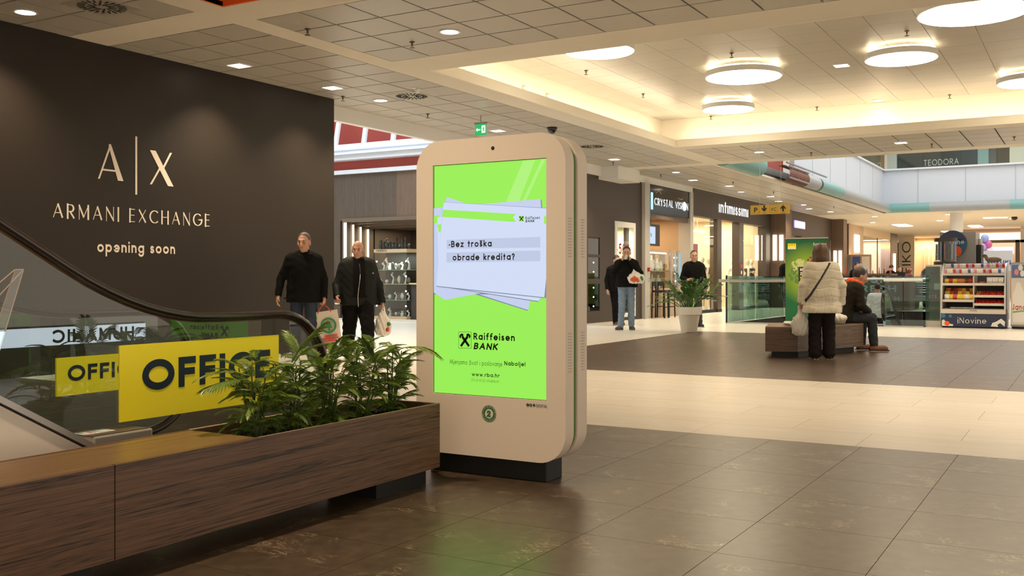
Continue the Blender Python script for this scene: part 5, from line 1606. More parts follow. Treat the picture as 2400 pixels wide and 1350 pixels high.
# stickers and signs on it
M_YEL = mat('sign_yellow_vinyl', srgb(255, 238, 40), .45)
M_NAVYV = mat('sign_navy', srgb(10, 32, 52), .45)
t = thing('shoe_shop_sign', 'large yellow shoe shop sign on the near glass of the escalator', 'sign', (4.32, 4.69, .33))
bx('panel', M_YEL, 3.203, 4.293, 4.072, 4.08, .434, .806, t)
text('sign_letters', 'OFFICE', (3.335, 4.0715, .571), (1, 0, 0), (0, 0, 1), .155, .235, M_NAVYV, t, width=.885, gap=.17)
text('sign_letters', 'SHOES', (3.95, 4.0715, .482), (1, 0, 0), (0, 0, 1), .054, .22, M_NAVYV, t, width=.31)
t = thing('shoe_shop_sign', 'smaller yellow shoe shop sign on the far glass, half behind the big one', 'sign', (4.0, 5.22, .44))
bx('panel', M_YEL, 3.672, 4.34, 5.222, 5.235, .442, .666, t)
text('sign_letters', 'OFFICE', (3.745, 5.2215, .524), (1, 0, 0), (0, 0, 1), .094, .21, M_NAVYV, t, width=.53, gap=.2)
t = thing('warning_sticker', 'white warning sticker on the steel escalator deck', 'sticker', (3.0, 4.1, .404))
bx('sheet', M_WHITE, 2.985, 3.155, 4.04, 4.13, .4045, .406, t)
for k in (0, 1):
    bx('pictogram_frame', M_NAVYV, 3.0 + k * .08, 3.06 + k * .08, 4.053, 4.117, .406, .4065, t); bx('pictogram_field', M_WHITE, 3.005 + k * .08, 3.055 + k * .08, 4.058, 4.112, .4065, .407, t)
bx('pictogram_red', mat('alarm_red', (.35, .02, .02), .4), 3.035, 3.05, 4.065, 4.105, .407, .4075, t)
# lit panel low on the other side of the hall, seen only mirrored in the glass
t = thing('light_panel', 'low white lit panel with dark letters, seen mirrored in the escalator glass', 'panel', (8, -2.9, 0))
bx('lit_face', emit('panel_white', (.78, .92, 1.0), 7.0), 6.2, 9.12, -2.93, -2.90, .31, .53, t); bx('stand', M_BLACKM, 6.2, 9.12, -3.0, -2.93, 0, .55, t)
text('panel_letters', 'HUMANIC', (8.93, -2.898, .335), (-1, 0, 0), (0, 0, 1), .165, .2, M_BLACKM, t, width=1.2)
# clear leaflet stand
M_ACR = glass('clear_acrylic', (.95, .95, .93), 2.0)
M_ACE = mat('acrylic_edge', (.45, .36, .28), .2)
t = thing('leaflet_stand', 'clear acrylic leaflet stand in front of the escalator glass', 'stand', (2.45, 3.9, 0))
def strut(p, q): MB().tube([p, q], .0028, 6).build('acrylic_edge', M_ACE, t)
for p, q in (((2.549, 3.9, 1.168), (2.40, 3.9, 1.05)), ((2.549, 3.9, 1.168), (2.40, 3.9, .74)), ((2.587, 3.9, 1.169), (2.42, 3.9, 1.0)), ((2.587, 3.9, 1.169), (2.45, 3.9, .74)), ((2.549, 3.9, 1.168), (2.587, 3.9, 1.169)), ((2.40, 3.9, .74), (2.36, 3.9, 0)), ((2.45, 3.9, .74), (2.42, 3.9, 0))): strut(p, q)
MB().prism([(2.40, .74), (2.45, .74), (2.587, 1.169), (2.549, 1.168)], (0, 3.9, 0), (1, 0, 0), (0, 0, 1), .004).build('acrylic_sheet', M_ACR, t)
# ------------------------------------------------------------------ people
V = lambda *a: np.array(a, dtype=float)
def rotm(yaw=0.0, pitch=0.0, roll=0.0):
    return np.array((Euler((roll, pitch, yaw)).to_matrix()))
M_SHOEB = mat('shoe_black', (.012, .011, .010), .45)
M_SOLE = mat('shoe_sole', (.35, .33, .30), .6)
class Person:
    def __init__(s, label, loc, rotz, H=1.75, girth=1.0, pose=None, hyaw=0, hpitch=0, vox=.012, skin=None, cat='person', curl=(.7, .7), handdir=None):
        s.t = thing('person', label, cat, loc, rotz)
        k = H / 1.75
        s.k, s.g, s.vx = k, girth, vox
        J = dict(pel=V(0, 0, .96), chest=V(0, 0, 1.26), neck=V(0, 0, 1.47), head=V(.025, 0, 1.615))
        for q, n in ((1, 'L'), (-1, 'R')):
            J['sh' + n] = V(0, .182 * q, 1.385); J['el' + n] = V(-.03, .255 * q, 1.13); J['wr' + n] = V(.05, .275 * q, .89)
            J['hip' + n] = V(0, .09 * q, .93); J['kn' + n] = V(.02, .105 * q, .50); J['an' + n] = V(-.02, .105 * q, .085); J['toe' + n] = V(.15, .13 * q, .035)
        for a, b in (pose or {}).items(): J[a] = V(*b)
        s.J = {a: b * k for a, b in J.items()}
        s.Hm = rotm(hyaw, hpitch)
        P = np.stack(list(s.J.values()))
        s.lo, s.hi = P.min(0) - .26 * k, P.max(0) + .26 * k
        s.lo[2] = min(s.lo[2], s.J['anL'][2] - .12); s.skin = skin or M_SKIN
        s.curl = curl; s.handdir = handdir or {}
        s.body()
    def sdf(s, lo=None, hi=None, vox=None):
        return Sdf(s.lo if lo is None else lo, s.hi if hi is None else hi, vox or s.vx)
    def hp(s, p):
        return s.J['head'] + s.Hm @ (V(*p) * s.k * 1.07)
    def spine(s, f):
        p, c, n = s.J['pel'], s.J['chest'], s.J['neck']
        return p + (c - p) * f / .55 if f < .55 else c + (n - c) * (f - .55) / .45
    def torso(s, S_, th, belly=0.0, hips=True, lat=None):
        k, g = s.k, s.g
        lat = s.lat() if lat is None else lat
        fw = np.cross(lat, V(0, 0, 1)); fw = fw / np.linalg.norm(fw)
        for f, hw, r, dx in ((.0, .085, .115, -.01), (.16, .08, .11, 0), (.36, .075, .112, .0), (.55, .085, .118, .0), (.74, .105, .112, -.005), (.84, .095, .088, -.01)):
            c = s.spine(f) + fw * (dx * k)
            b = belly * max(0, 1 - abs(f - .3) / .4)
            S_.cap(c - lat * hw * k * g, c + lat * hw * k * g, r * k * (g if f < .7 else 1) + th, k=.05)
            if b: S_.cap(c + fw * b - lat * .03, c + fw * b + lat * .03, r * k * g + th - .01, k=.06)
        return S_
    def lat(s):
        l = s.J['shL'] - s.J['shR']
        return l / np.linalg.norm(l)
    def arm(s, S_, n, r0, r1, r2, to=1.0, kk=.03):
        a, b, c = s.J['sh' + n], s.J['el' + n], s.J['wr' + n]
        S_.cap(a, b, r0, r1, k=kk); S_.cap(b, b + (c - b) * to, r1, r2, k=.015)
        return S_
    def leg(s, S_, n, r0, r1, r2, to=1.0):
        a, b, c = s.J['hip' + n], s.J['kn' + n], s.J['an' + n]
        S_.cap(a, b, r0, r1, k=.03); S_.cap(b, b + (c - b) * to, r1, r2, k=.02)
        return S_
    def body(s):
        k = s.k
        S_ = s.sdf()
        kh = k * 1.07
        H, hm = s.hp, s.Hm
        S_.ell(H((-.012, 0, .035)), V(.098, .076, .098) * kh, hm)
        S_.ell(H((.022, 0, -.045)), V(.068, .060, .080) * kh, hm, k=.03)
        S_.cap(H((.045, 0, -.095)), H((.060, 0, -.095)), .024 * kh, k=.03)             # chin
        S_.cap(H((.092, 0, .015)), H((.108, 0, -.026)), .009 * kh, .016 * kh, k=.012)   # nose
        S_.cap(H((.082, -.03, .03)), H((.082, .03, .03)), .016 * kh, k=.015)            # brow
        for q in (-1, 1):
            S_.ell(H((.098, .032 * q, .010)), V(.014, .015, .010) * kh, hm, k=.012, mode='s')
            S_.cap(H((.065, .042 * q, -.022)), H((.07, .03 * q, -.03)), .018 * kh, k=.03)
            S_.ell(H((-.005, .078 * q, -.005)), V(.022, .010, .034) * kh, hm, k=.008)
        S_.cap(H((.082, -.018, -.062)), H((.082, .018, -.062)), .011 * kh, k=.012)
        S_.cap(H((-.03, 0, -.06)), s.J['neck'] + V(-.01, 0, -.03), .054 * kh, .062 * kh, k=.03)
        s.torso(S_, -.012)
        for n in 'LR':
            s.arm(S_, n, .048 * k, .040 * k, .027 * k)
            s.leg(S_, n, .075 * k, .052 * k, .036 * k)
            s.hand(S_, n)
            S_.cap(s.J['an' + n] + V(0, 0, -.02), s.J['toe' + n], .035 * k, .025 * k)
        S_.build('body', s.skin, s.t)
    def hand(s, S_, n):
        k = s.k * 1.02
        w = s.J['wr' + n]; d = w - s.J['el' + n]; d = d / np.linalg.norm(d)
        if n in s.handdir: d = V(*s.handdir[n]); d = d / np.linalg.norm(d)
        q = 1 if n == 'L' else -1
        side = np.cross(d, V(0, q, 0.0)); side = side / max(np.linalg.norm(side), 1e-6)   # thumb side: forward for hanging arms
        if side[0] < 0 and abs(d[2]) > .5: side = -side
        nrm = np.cross(side, d) ; nrm = nrm / np.linalg.norm(nrm)
        if nrm[1] * q > 0: nrm = -nrm                          # palm faces the body
        c = s.curl[0] if n == 'L' else s.curl[1]
        p0 = w + d * .012 * k; p1 = w + d * .075 * k
        S_.cap(p0 - side * .012, p1 - side * .020, .020 * k, .016 * k, k=.015); S_.cap(p0 + side * .012, p1 + side * .022, .020 * k, .016 * k, k=.015)
        for i, (o, l) in enumerate(((.031, .068), (.010, .078), (-.011, .072), (-.031, .056))):
            a = w + d * .082 * k + side * o * k
            d1 = d * math.cos(c * .7) + nrm * math.sin(c * .7); d2 = d * math.cos(c * 1.8) + nrm * math.sin(c * 1.8)
            b = a + d1 * l * .5 * k
            S_.cap(a - d * .02, b, .0098 * k, .0092 * k, k=.003); S_.cap(b, b + d2 * l * .5 * k, .0090 * k, .0078 * k, k=.003)
        a = w + d * .03 * k + side * .026 * k
        b = a + (side * .8 + d * .7 + nrm * .35) * .034 * k
        S_.cap(a, b, .0125 * k, .0108 * k, k=.006); S_.cap(b, b + (side * .15 + d * .9 + nrm * .45) * .032 * k, .0105 * k, .0085 * k, k=.003)
    def face(s, brow=None, lips=True, stubble=None):
        T = Matrix([[*(s.Hm[i] * s.k * 1.07), s.J['head'][i]] for i in range(3)] + [[0, 0, 0, 1]])
        for q in (-1, 1):
            MB(T).ball((.087, .032 * q, .010), (.0095, .012, .0065), 10, 8).build('eye', M_EYEW, s.t, smooth=True, local=True)
            MB(T).ball((.0945, .032 * q, .010), (.004, .006, .0055), 8, 6).build('iris', M_EYED, s.t, smooth=True, local=True)
            MB(T).tube([(.094, .016 * q, .031), (.0965, .03 * q, .036), (.088, .048 * q, .031)], [.004, .0048, .003], 6).build('eyebrow', brow or M_EYED, s.t, smooth=True, local=True)
        if lips:
            MB(T).tube([(.089, -.022, -.062), (.0965, -.008, -.0595), (.0965, .008, -.0595), (.089, .022, -.062)], [.002, .0045, .0045, .002], 6).build('lips', M_LIP, s.t, smooth=True, local=True)
        return s
    def jacket(s, m, hem=.80, th=.022, folds=.003, sleeve=1.0, rs=(.068, .058, .046), collar=True, name='jacket', belly=0.0, quilt=None, zip_=None, seed=0.0, cutfn=None, flare=0.0, label=None):
        k = s.k
        S_ = s.sdf()
        s.torso(S_, th, belly)
        lat = s.lat()
        for n in 'LR':
            s.arm(S_, n, rs[0] * k, rs[1] * k, rs[2] * k, sleeve, kk=.05)
            S_.cap(s.J['neck'] + V(-.01, 0, -.035) * k, s.J['sh' + n] + V(0, 0, .005) * k, .062 * k, .066 * k, k=.03)
        p = s.J['pel']
        lo_ = V(p[0], p[1], min(p[2], hem * k + .02))
        if hem * k < p[2]: S_.cap(lo_ - lat * .09 * k * s.g, lo_ + lat * .09 * k * s.g, .118 * k * s.g + th + flare, k=.06)
        if collar: S_.cap(s.J['neck'] + V(-.012, 0, -.06) * k, s.J['neck'] + V(.004, 0, .035) * k, .078 * k, .070 * k, k=.03)
        arms = [(s.J['el' + n], s.J['wr' + n]) for n in 'LR']
        def cut(X, Y, Z):
            d = hem * k - Z
            for a, b in arms:                   # the hem plane does not cut sleeves
                ba = b - a; t = np.clip(((X - a[0]) * ba[0] + (Y - a[1]) * ba[1] + (Z - a[2]) * ba[2]) / (ba @ ba), 0, 1)
                dd = np.sqrt((X - a[0] - t * ba[0]) ** 2 + (Y - a[1] - t * ba[1]) ** 2 + (Z - a[2] - t * ba[2]) ** 2) - .075 * k
                d = np.minimum(d, dd)
            nk = s.J['neck']
            return np.maximum(d, Z - (nk[2] + (.055 if collar else .015) * k))
        S_.cut(cutfn or cut)
        for n in 'LR':                           # open cuffs
            w = s.J['wr' + n]; d = w - s.J['el' + n]; d = d / np.linalg.norm(d)
            e = s.J['el' + n] + (w - s.J['el' + n]) * sleeve
            S_.cap(e + d * .015, e + d * .06, rs[2] * k * .85, k=.004, mode='s')
        if collar: S_.cap(s.J['neck'] + V(.012, 0, .015) * k, s.J['neck'] + V(.03, 0, .12) * k, .058 * k, .066 * k, k=.008, mode='s')
        if folds: S_.folds(folds, 30.0, seed)
        if quilt: S_.bumps(quilt)
        o = S_.build(name, m, s.t, label)
        return s
    def trousers(s, m, waist=.99, r=(.096, .074, .062), to=.97, folds=.004, seed=1.0, belly=0.0, name='trousers'):
        k, g = s.k, s.g
        S_ = s.sdf()
        lat = s.lat(); p = s.J['pel']
        hl = s.J['hipL'] - s.J['hipR']; hl = hl / np.linalg.norm(hl)
        S_.cap(p - hl * .075 * k * g, p + hl * .075 * k * g, .122 * k * g, k=.05)
        for n in 'LR': s.leg(S_, n, r[0] * k * g, r[1] * k, r[2] * k, to)
        S_.cut(lambda X, Y, Z: Z - waist * k)
        S_.folds(folds, 36.0, seed)
        S_.build(name, m, s.t)
        return s
    def shoes(s, m=None, sole=True, size=1.0):
        m = m or M_SHOEB
        for n in 'LR':
            a, t = s.J['an' + n], s.J['toe' + n]
            f = t - a; f[2] = 0; 
            L = np.linalg.norm(f); f = f / max(L, 1e-6)
            up = V(0, 0, 1)
            tilt = (t[2] - .035 * s.k) - (a[2] - .085 * s.k)
            S_ = Sdf(np.minimum(a, t) - .11, np.maximum(a, t) + .11, .009)
            k = s.k * size
            heel = a + V(0, 0, -.045) * k - f * .03 * k
            S_.cap(heel, t + V(0, 0, .004), .040 * k, .034 * k, k=.02); S_.cap(heel, t - f * .03 * k + V(0, 0, .006), .042 * k, .042 * k, k=.02)
            S_.cap(a + V(0, 0, -.03) * k, a + V(0, 0, .02) * k, .046 * k, .044 * k, k=.02)
            hb = a[2] - .085 * s.k; tb = t[2] - .035 * s.k
            x0 = a - f * .05 * k; ln = L + .09 * k
            S_.cut(lambda X, Y, Z: (hb + (tb - hb) * np.clip(((X - x0[0]) * f[0] + (Y - x0[1]) * f[1]) / ln, 0, 1)) - Z, k=.004)
            o = S_.build('shoe', m, s.t)
            if sole:
                c = (a + t) / 2 - f * .012 * k
                B = MB(Matrix([[f[0], -f[1], 0, c[0]], [f[1], f[0], 0, c[1]], [0, 0, 1, (hb + tb) / 2], [0, 0, 0, 1]]) @ Matrix.Rotation(-math.atan2(tb - hb, ln), 4, 'Y'))
                B.prism([(-.135 * k, -.036 * k), (-.05 * k, -.038 * k), (.06 * k, -.045 * k), (.13 * k, -.03 * k), (.145 * k, 0), (.13 * k, .03 * k), (.06 * k, .045 * k), (-.05 * k, .038 * k), (-.135 * k, .036 * k)], (0, 0, 0), (1, 0, 0), (0, 1, 0), .016).build('sole', M_SOLE if sole is True else sole, o, local=True)
        return s
    def hair(s, m, kind='short', front=.055, low=-.02):
        k = s.k * 1.07
        c = s.J['head']
        S_ = Sdf(c - .30 * k, c + .24 * k, .0085)
        H, hm = s.hp, s.Hm
        inv = hm.T
        if kind == 'short':
            S_.ell(H((-.016, 0, .040)), V(.1015, .0795, .1015) * k, hm)
            def cut(X, Y, Z):
                x = (inv[0][0] * (X - c[0]) + inv[0][1] * (Y - c[1]) + inv[0][2] * (Z - c[2])) / k
                y = (inv[1][0] * (X - c[0]) + inv[1][1] * (Y - c[1]) + inv[1][2] * (Z - c[2])) / k
                z = (inv[2][0] * (X - c[0]) + inv[2][1] * (Y - c[1]) + inv[2][2] * (Z - c[2])) / k
                line = np.where(x > .01, low + (x - .01) * (front - low) / .07 * 1.25 + .02, low - np.clip(.01 - x, 0, .05) * .9)
                return np.maximum(line - z, x - .085)
            S_.cut(cut, k=.01)
        elif kind == 'bob':
            S_.ell(H((-.02, 0, .035)), V(.115, .098, .108) * k, hm)
            S_.cap(H((-.05, 0, -.02)), H((-.055, 0, -.10)), .092 * k, .098 * k, k=.06)
            for q in (-1, 1): S_.cap(H((-.02, .062 * q, .0)), H((-.025, .078 * q, -.115)), .045 * k, .042 * k, k=.04)
            S_.cap(H((.06, -.045, .03)), H((.05, .05, .07)), .045 * k, k=.04)
            S_.ell(H((.09, 0, -.05)), V(.06, .062, .12) * k, hm, k=.02, mode='s')
        S_.bumps(lambda X, Y, Z: .0028 * np.sin((X + Y) * 260 + 3 * np.sin(Z * 22)) * np.sin(Y * 190 + 1))
        S_.build('hair', m, s.t)
        return s
def cloth(name, c, rough=.85, noise=.12):
    return mat(name, c, rough, noise=noise, nscale=30, bump=.12, bscale=180, spec=.12)
C_BLACK = cloth('cloth_black', (.0055, .005, .005))
C_DKG = cloth('cloth_dark_green_grey', (.012, .0135, .013), .7)
C_NAVY = cloth('denim_dark', (.030, .040, .062))
C_DENIM = cloth('denim_blue', (.16, .22, .30), .85, .35)
C_BEIGE = cloth('quilted_beige', (.78, .72, .58), .8, .04)
C_DBROWN = cloth('cloth_dark_brown', (.022, .018, .014))
C_PANT = cloth('trouser_dark', (.020, .015, .016))
C_GREYT = cloth('trouser_slate', (.045, .048, .055))
C_LTBLUE = cloth('knit_pale_blue', (.66, .74, .76))
C_ORANGE = cloth('scarf_orange', (.80, .13, .04))
H_BROWN = mat('hair_brown', (.085, .040, .022), .45)
H_DARK = mat('hair_dark', (.030, .022, .017), .5)
H_GREY = mat('hair_greying', (.085, .065, .05), .6)
H_BLOND = mat('hair_blond', (.30, .22, .14), .5)
def face_to(dx, dy): return math.atan2(dy, dx)
CAMDIR = math.atan2(-math.sin(YAW), -math.cos(YAW))          # yaw that faces the viewer
RIGHT = math.atan2(-math.cos(YAW), math.sin(YAW))            # yaw that faces right in the picture
def at_px(x, d):
    l = (x - 1200) / 2333 * d
    return (d * math.cos(YAW) + l * math.sin(YAW), d * math.sin(YAW) - l * math.cos(YAW), 0)

# two men with shopping bags
p = Person('man in a black jacket and jeans carrying a paper shopping bag', at_px(712, 13.75), CAMDIR + .28, 1.76, 1.03,
           dict(elR=(-.04, -.30, 1.13), wrR=(.03, -.345, .89), elL=(-.02, .275, 1.12), wrL=(.07, .27, .86), knL=(.14, .09, .50), anL=(.12, .09, .085), toeL=(.29, .11, .04), knR=(-.02, -.1, .5), anR=(-.20, -.1, .14), toeR=(-.04, -.12, .04)), hyaw=-.42, hpitch=.04, vox=.009, curl=(1.3, .55))
p.jacket(C_BLACK, .80, .026, .003, belly=.03, seed=.3).trousers(C_NAVY).shoes(M_SHOEB).hair(H_GREY, 'short', .085, .0).face(H_GREY)
MB().box(.13, .155, -.28, -.10, .86, .875).build('pocket_flap', C_BLACK, p.t, local=True)
MB().prism([(0, 0), (.05, .0), (.05, .012), (0, .012)], (.14, .06, 1.285), (0, 1, 0), (0, 0, 1), .01).build('chest_mark', M_GREY, p.t, local=True)
MAN1 = p
p = Person('bald man in an open grey-black jacket and black tracksuit carrying a white bag', at_px(838, 14.1), CAMDIR + .30, 1.66, 1.24,
           dict(elR=(.02, -.31, 1.10), wrR=(.20, -.33, .93), elL=(-.03, .32, 1.10), wrL=(.05, .36, .84), knL=(.20, .12, .50), anL=(.24, .12, .09), toeL=(.40, .16, .05), knR=(.0, -.12, .48), anR=(-.16, -.12, .12), toeR=(-.01, -.14, .04)), hyaw=-.32, hpitch=.05, vox=.009, curl=(1.4, .6), handdir={'R': (.75, -.1, -.45)})
p.jacket(C_DKG, .80, .034, .003, name='jacket', belly=.05, rs=(.078, .068, .054), seed=2., collar=True)
k = p.k
S_ = p.sdf()
p.torso(S_, .040, .062)
S_.cap(p.J['neck'] + V(.0, 0, -.08), p.J['neck'] + V(.012, 0, .03), .085, .074, k=.03)
S_.cut(lambda X, Y, Z: np.maximum(np.maximum(.70 * k - Z, Z - 1.50 * k), np.maximum(np.abs(Y + .0) - (.085 + .03 * (Z < .9)), .05 - X)))
S_.cap(p.J['neck'] + V(.012, 0, .015), p.J['neck'] + V(.03, 0, .12), .056, .064, k=.008, mode='s')
S_.build('tracksuit_top', C_BLACK, p.t)
zx = lambda z: .19 + .035 * math.sin((z - .75) * 4.2) - max(0, z - 1.2) * .22
MB().tube([(zx(z), -.01 - .015 * math.sin(z * 9), z) for z in [.74 + .075 * i for i in range(9)]], .005, 6).build('zip', M_CHROME, p.t, local=True)
MB().prism([(0, 0), (.045, .012), (.05, .03), (.01, .02)], (.145, .155, 1.19), (0, 1, 0), (0, 0, 1), .008).build('chest_mark', M_WHITE, p.t, local=True)
p.trousers(C_BLACK, 1.0, (.12, .098, .088), seed=3.).shoes(M_SHOEB).face(H_GREY)
MB().box(.12, .135, .17, .20, .70, .76).build('yellow_badge', M_YEL, p.t, local=True)
MAN2 = p
def hand_pos(p, n, extra=(0, 0, -.08)):
    w = p.J['wr' + n]; d = w - p.J['el' + n]; d = d / np.linalg.norm(d)
    q = w + d * .085 * p.k
    M = Matrix.Translation(p.t.location) @ Matrix.Rotation(p.t.rotation_euler[2], 4, 'Z')
    return M @ Vector(q)
# paper bag with the fir tree emblem
M_PAPER = mat('bag_paper', (.62, .55, .46), .75, noise=.06, bump=.4, bscale=14)
M_BGRN = mat('bag_green', (.02, .20, .06), .6)
M_BRED = mat('bag_red', (.55, .06, .03), .6)
h = hand_pos(MAN1, 'L')
rz = MAN1.t.rotation_euler[2] + R(90) - .1
t = thing('paper_bag', 'cream paper shopping bag with green tree emblem and red handles', 'bag', (h.x, h.y, h.z - .50), 0)
T = Matrix.Translation((h.x, h.y, h.z - .10)) @ Matrix.Rotation(rz, 4, 'Z') @ Matrix.Rotation(R(-8), 4, 'Y')
bw, bh, bd = .36, .44, .11
def bagface(mb, y, bulge):
    n, m = 8, 8
    return [((i / n - .5) * bw, y + bulge * math.sin(PI * i / n) * math.sin(PI * j / m) + .006 * math.sin(i * 3 + j * 2), -bh + bh * j / m) for j in range(m + 1) for i in range(n + 1)]
mb = MB(T)
for y, sg in ((-bd / 2, -1), (bd / 2, 1)):
    vs = bagface(mb, y, sg * .02)
    fs = [(j * 9 + i, j * 9 + i + 1, (j + 1) * 9 + i + 1, (j + 1) * 9 + i) for j in range(8) for i in range(8)]
    mb.add(vs, fs if sg < 0 else [f[::-1] for f in fs])
for x in (-bw / 2, bw / 2): mb.add([(x, -bd / 2, -bh), (x, bd / 2, -bh), (x * 1.0, bd / 2, 0), (x, -bd / 2, 0), (x * .9, 0, -bh * .5)], [(0, 1, 4), (1, 2, 4), (2, 3, 4), (3, 0, 4)])
mb.add([(-bw / 2, -bd / 2, -bh), (bw / 2, -bd / 2, -bh), (bw / 2, bd / 2, -bh), (-bw / 2, bd / 2, -bh)], [(0, 1, 2, 3)])
mb.build('bag_body', M_PAPER, t, smooth=True)
for y in (-bd / 2, bd / 2): MB(T).tube([(-.09, y, -.02), (-.05, y * .6, .05), (0, 0, .095), (.05, y * .6, .05), (.09, y, -.02)], .008, 6).build('handle', M_BRED, t, smooth=True)
mb = MB(T)
def ringT(mb, r0, r1, cx, cz, n=28, y=-bd / 2 - .026):
    for i in range(n):
        a, b = 2 * PI * i / n, 2 * PI * (i + 1) / n
        mb.prism([(cx + r0 * math.cos(a), cz + r0 * math.sin(a)), (cx + r1 * math.cos(a), cz + r1 * math.sin(a)), (cx + r1 * math.cos(b), cz + r1 * math.sin(b)), (cx + r0 * math.cos(b), cz + r0 * math.sin(b))], (0, y, 0), (1, 0, 0), (0, 0, 1), .012)
ringT(mb, .082, .108, .03, -.20)
tri = [(-.012, -.07), (.012, -.07), (.012, -.035), (.055, -.035), (.03, 0), (.045, 0), (.0, .075), (-.045, 0), (-.03, 0), (-.055, -.035), (-.012, -.035)]
mb.prism([(.03 + a, -.20 + b) for a, b in tri], (0, -bd / 2 - .026, 0), (1, 0, 0), (0, 0, 1), .012)
mb.prism([(-.15, -.10), (-.11, -.10), (-.11, -.05), (-.15, -.05)], (0, -bd / 2 - .01, 0), (1, 0, 0), (0, 0, 1), .004)
mb.build('tree_emblem', M_BGRN, t)
mb = MB(T)
for k_, (x0, x1, z) in enumerate(((-.04, .13, -.355), (-.13, .14, -.39), (-.12, .10, -.425))): mb.prism([(x0, z), (x1, z), (x1, z + .022), (x0, z + .022)], (0, -bd / 2 - .022, 0), (1, 0, 0), (0, 0, 1), .012)
mb.build('red_print', M_BRED, t)
# white plastic bag of the bald man
M_PLAST = mat('white_plastic_bag', (.72, .68, .62), .35, noise=.08, nscale=12, bump=.6, bscale=26)
def plastic_bag(label, c, w, h_, m=M_PLAST, marks=None, rz=0.0, sq=.55, name='plastic_bag'):
    t = thing(name, label, 'bag', (c[0], c[1], c[2] - h_), rz)
    S_ = Sdf((-w * .75, -w * .6, -.03), (w * .75, w * .6, h_ + .06), .009)
    S_.ell((0, 0, h_ * .36), (w * .5, w * sq * .6, h_ * .36), k=.03).cap((0, 0, h_ * .5), (0, 0, h_ * .82), w * .26, w * .12, k=.05, flat=((0, 1, 0), 1.6))
    for q in (-1, 1): S_.cap((w * .16 * q, 0, h_ * .72), (w * .05 * q, 0, h_ + .02), w * .08, w * .05, k=.02, flat=((0, 1, 0), 1.5))
    S_.cap((-w * .2, 0, h_ * .16), (w * .2, 0, h_ * .14), w * .2, k=.06)
    S_.cut(lambda X, Y, Z: -Z, k=.01)
    S_.bumps(lambda X, Y, Z: .006 * np.sin(Z * 40 + 4 * np.sin(X * 30)) * np.sin(X * 55 + 2) + .004 * np.sin(X * 90 + Z * 30))
    S_.build('bag_body', m, t)
    for nm, mm, x, z, r_ in (marks or ()):
        MB().ball((x, -w * sq * .5 if True else 0, z), (r_, .045, r_ * 1.1), 12, 8).build(nm, mm, t, smooth=True, local=True)
    return t
h = hand_pos(MAN2, 'L')
plastic_bag('white plastic bag with green and red print in the bald man hand', (h.x, h.y, h.z), .24, .40, rz=MAN2.t.rotation_euler[2] + R(90), marks=(('green_print', M_BGRN, .07, .17, .028), ('red_print', M_BRED, .05, .09, .030)))
# phone in his right hand
h = hand_pos(MAN2, 'R')
t = thing('phone', 'white phone held in the bald man right hand', 'phone', (h.x, h.y, h.z))
MB(Matrix.Translation(h) @ Matrix.Rotation(CAMDIR + .3, 4, 'Z') @ Matrix.Rotation(.3, 4, 'Y')).box(-.05, .07, -.035, .035, -.032, -.022).build('phone_body', M_WHITE, t, bevel=.003)
# man blowing his nose, the one half behind him, man behind the plant
p = Person('bearded man in a dark jacket and blue jeans holding a tissue to his nose', (20.24, 8.9, 0), CAMDIR - .05, 1.84, 1.0,
           dict(elR=(.08, -.30, 1.20), wrR=(.17, -.10, 1.47), elL=(.16, .28, 1.19), wrL=(.18, .06, 1.44), knL=(.06, .09, .5), anL=(.04, .10, .085), toeL=(.20, .13, .035), knR=(.10, -.10, .5), anR=(.10, -.13, .085), toeR=(.26, -.22, .035)), hyaw=-.1, hpitch=.12, vox=.011, curl=(1.1, 1.1), handdir={'L': (-.05, .05, 1), 'R': (-.05, .1, 1)})
p.jacket(C_BLACK, .90, .022, .003, seed=4.).trousers(C_DENIM, folds=.006, seed=5.).shoes(mat('suede_grey', (.05, .045, .04), .8)).hair(H_DARK, 'short', .07, .01).face(H_DARK, lips=False)
k = p.k
S_ = Sdf(p.J['head'] - .2, p.J['head'] + .2, .009)
S_.ell(p.hp((.025, 0, -.06)), V(.072, .066, .075) * k, p.Hm).cut(lambda X, Y, Z: Z - (p.hp((0, 0, -.05))[2]))
S_.cap(p.hp((.09, -.02, -.03)), p.hp((.09, .02, -.03)), .02, mode='s', k=.01)
S_.build('beard', H_DARK, p.t)
S_ = Sdf(p.J['head'] + V(-.05, -.15, -.25), p.J['head'] + V(.25, .15, .1), .008)
S_.ell(p.hp((.115, -.02, -.07)), (.03, .05, .055)).bumps(lambda X, Y, Z: .006 * np.sin(X * 120 + Y * 90) * np.sin(Z * 100 + Y * 60)).build('tissue', M_WHITE, p.t)
TM = p
# shopping bag hanging on his left forearm
M4 = Matrix.Translation(p.t.location) @ Matrix.Rotation(p.t.rotation_euler[2], 4, 'Z')
e = M4 @ Vector((p.J['elL'] * .6 + p.J['wrL'] * .4))
plastic_bag('white and red plastic bag hanging on the arm of the man with the tissue', (e.x, e.y, e.z + .01), .38, .34, rz=p.t.rotation_euler[2] + R(90), marks=tuple(('red_print', mat('bag_orange_red', (.62, .10, .03), .6), a, b, c) for a, b, c in ((-.10, .09, .04), (-.05, .12, .045), (-.06, .07, .04), (0, .10, .04), (.03, .06, .03))) + (('green_print', M_BGRN, .10, .13, .03), ('green_print', M_BGRN, .12, .09, .025)), sq=.5)
q = Person('person in dark clothes almost hidden behind the man with the tissue', at_px(1444, 24.2), CAMDIR + .4, 1.70, 1.0, dict(knR=(.1, -.09, .5), anR=(.12, -.09, .09), toeR=(.28, -.1, .05)), vox=.014)
q.jacket(C_BLACK, .85, .022).trousers(C_BLACK, seed=3.).shoes(mat('shoe_dark_red', (.08, .03, .025), .5)).hair(H_DARK)
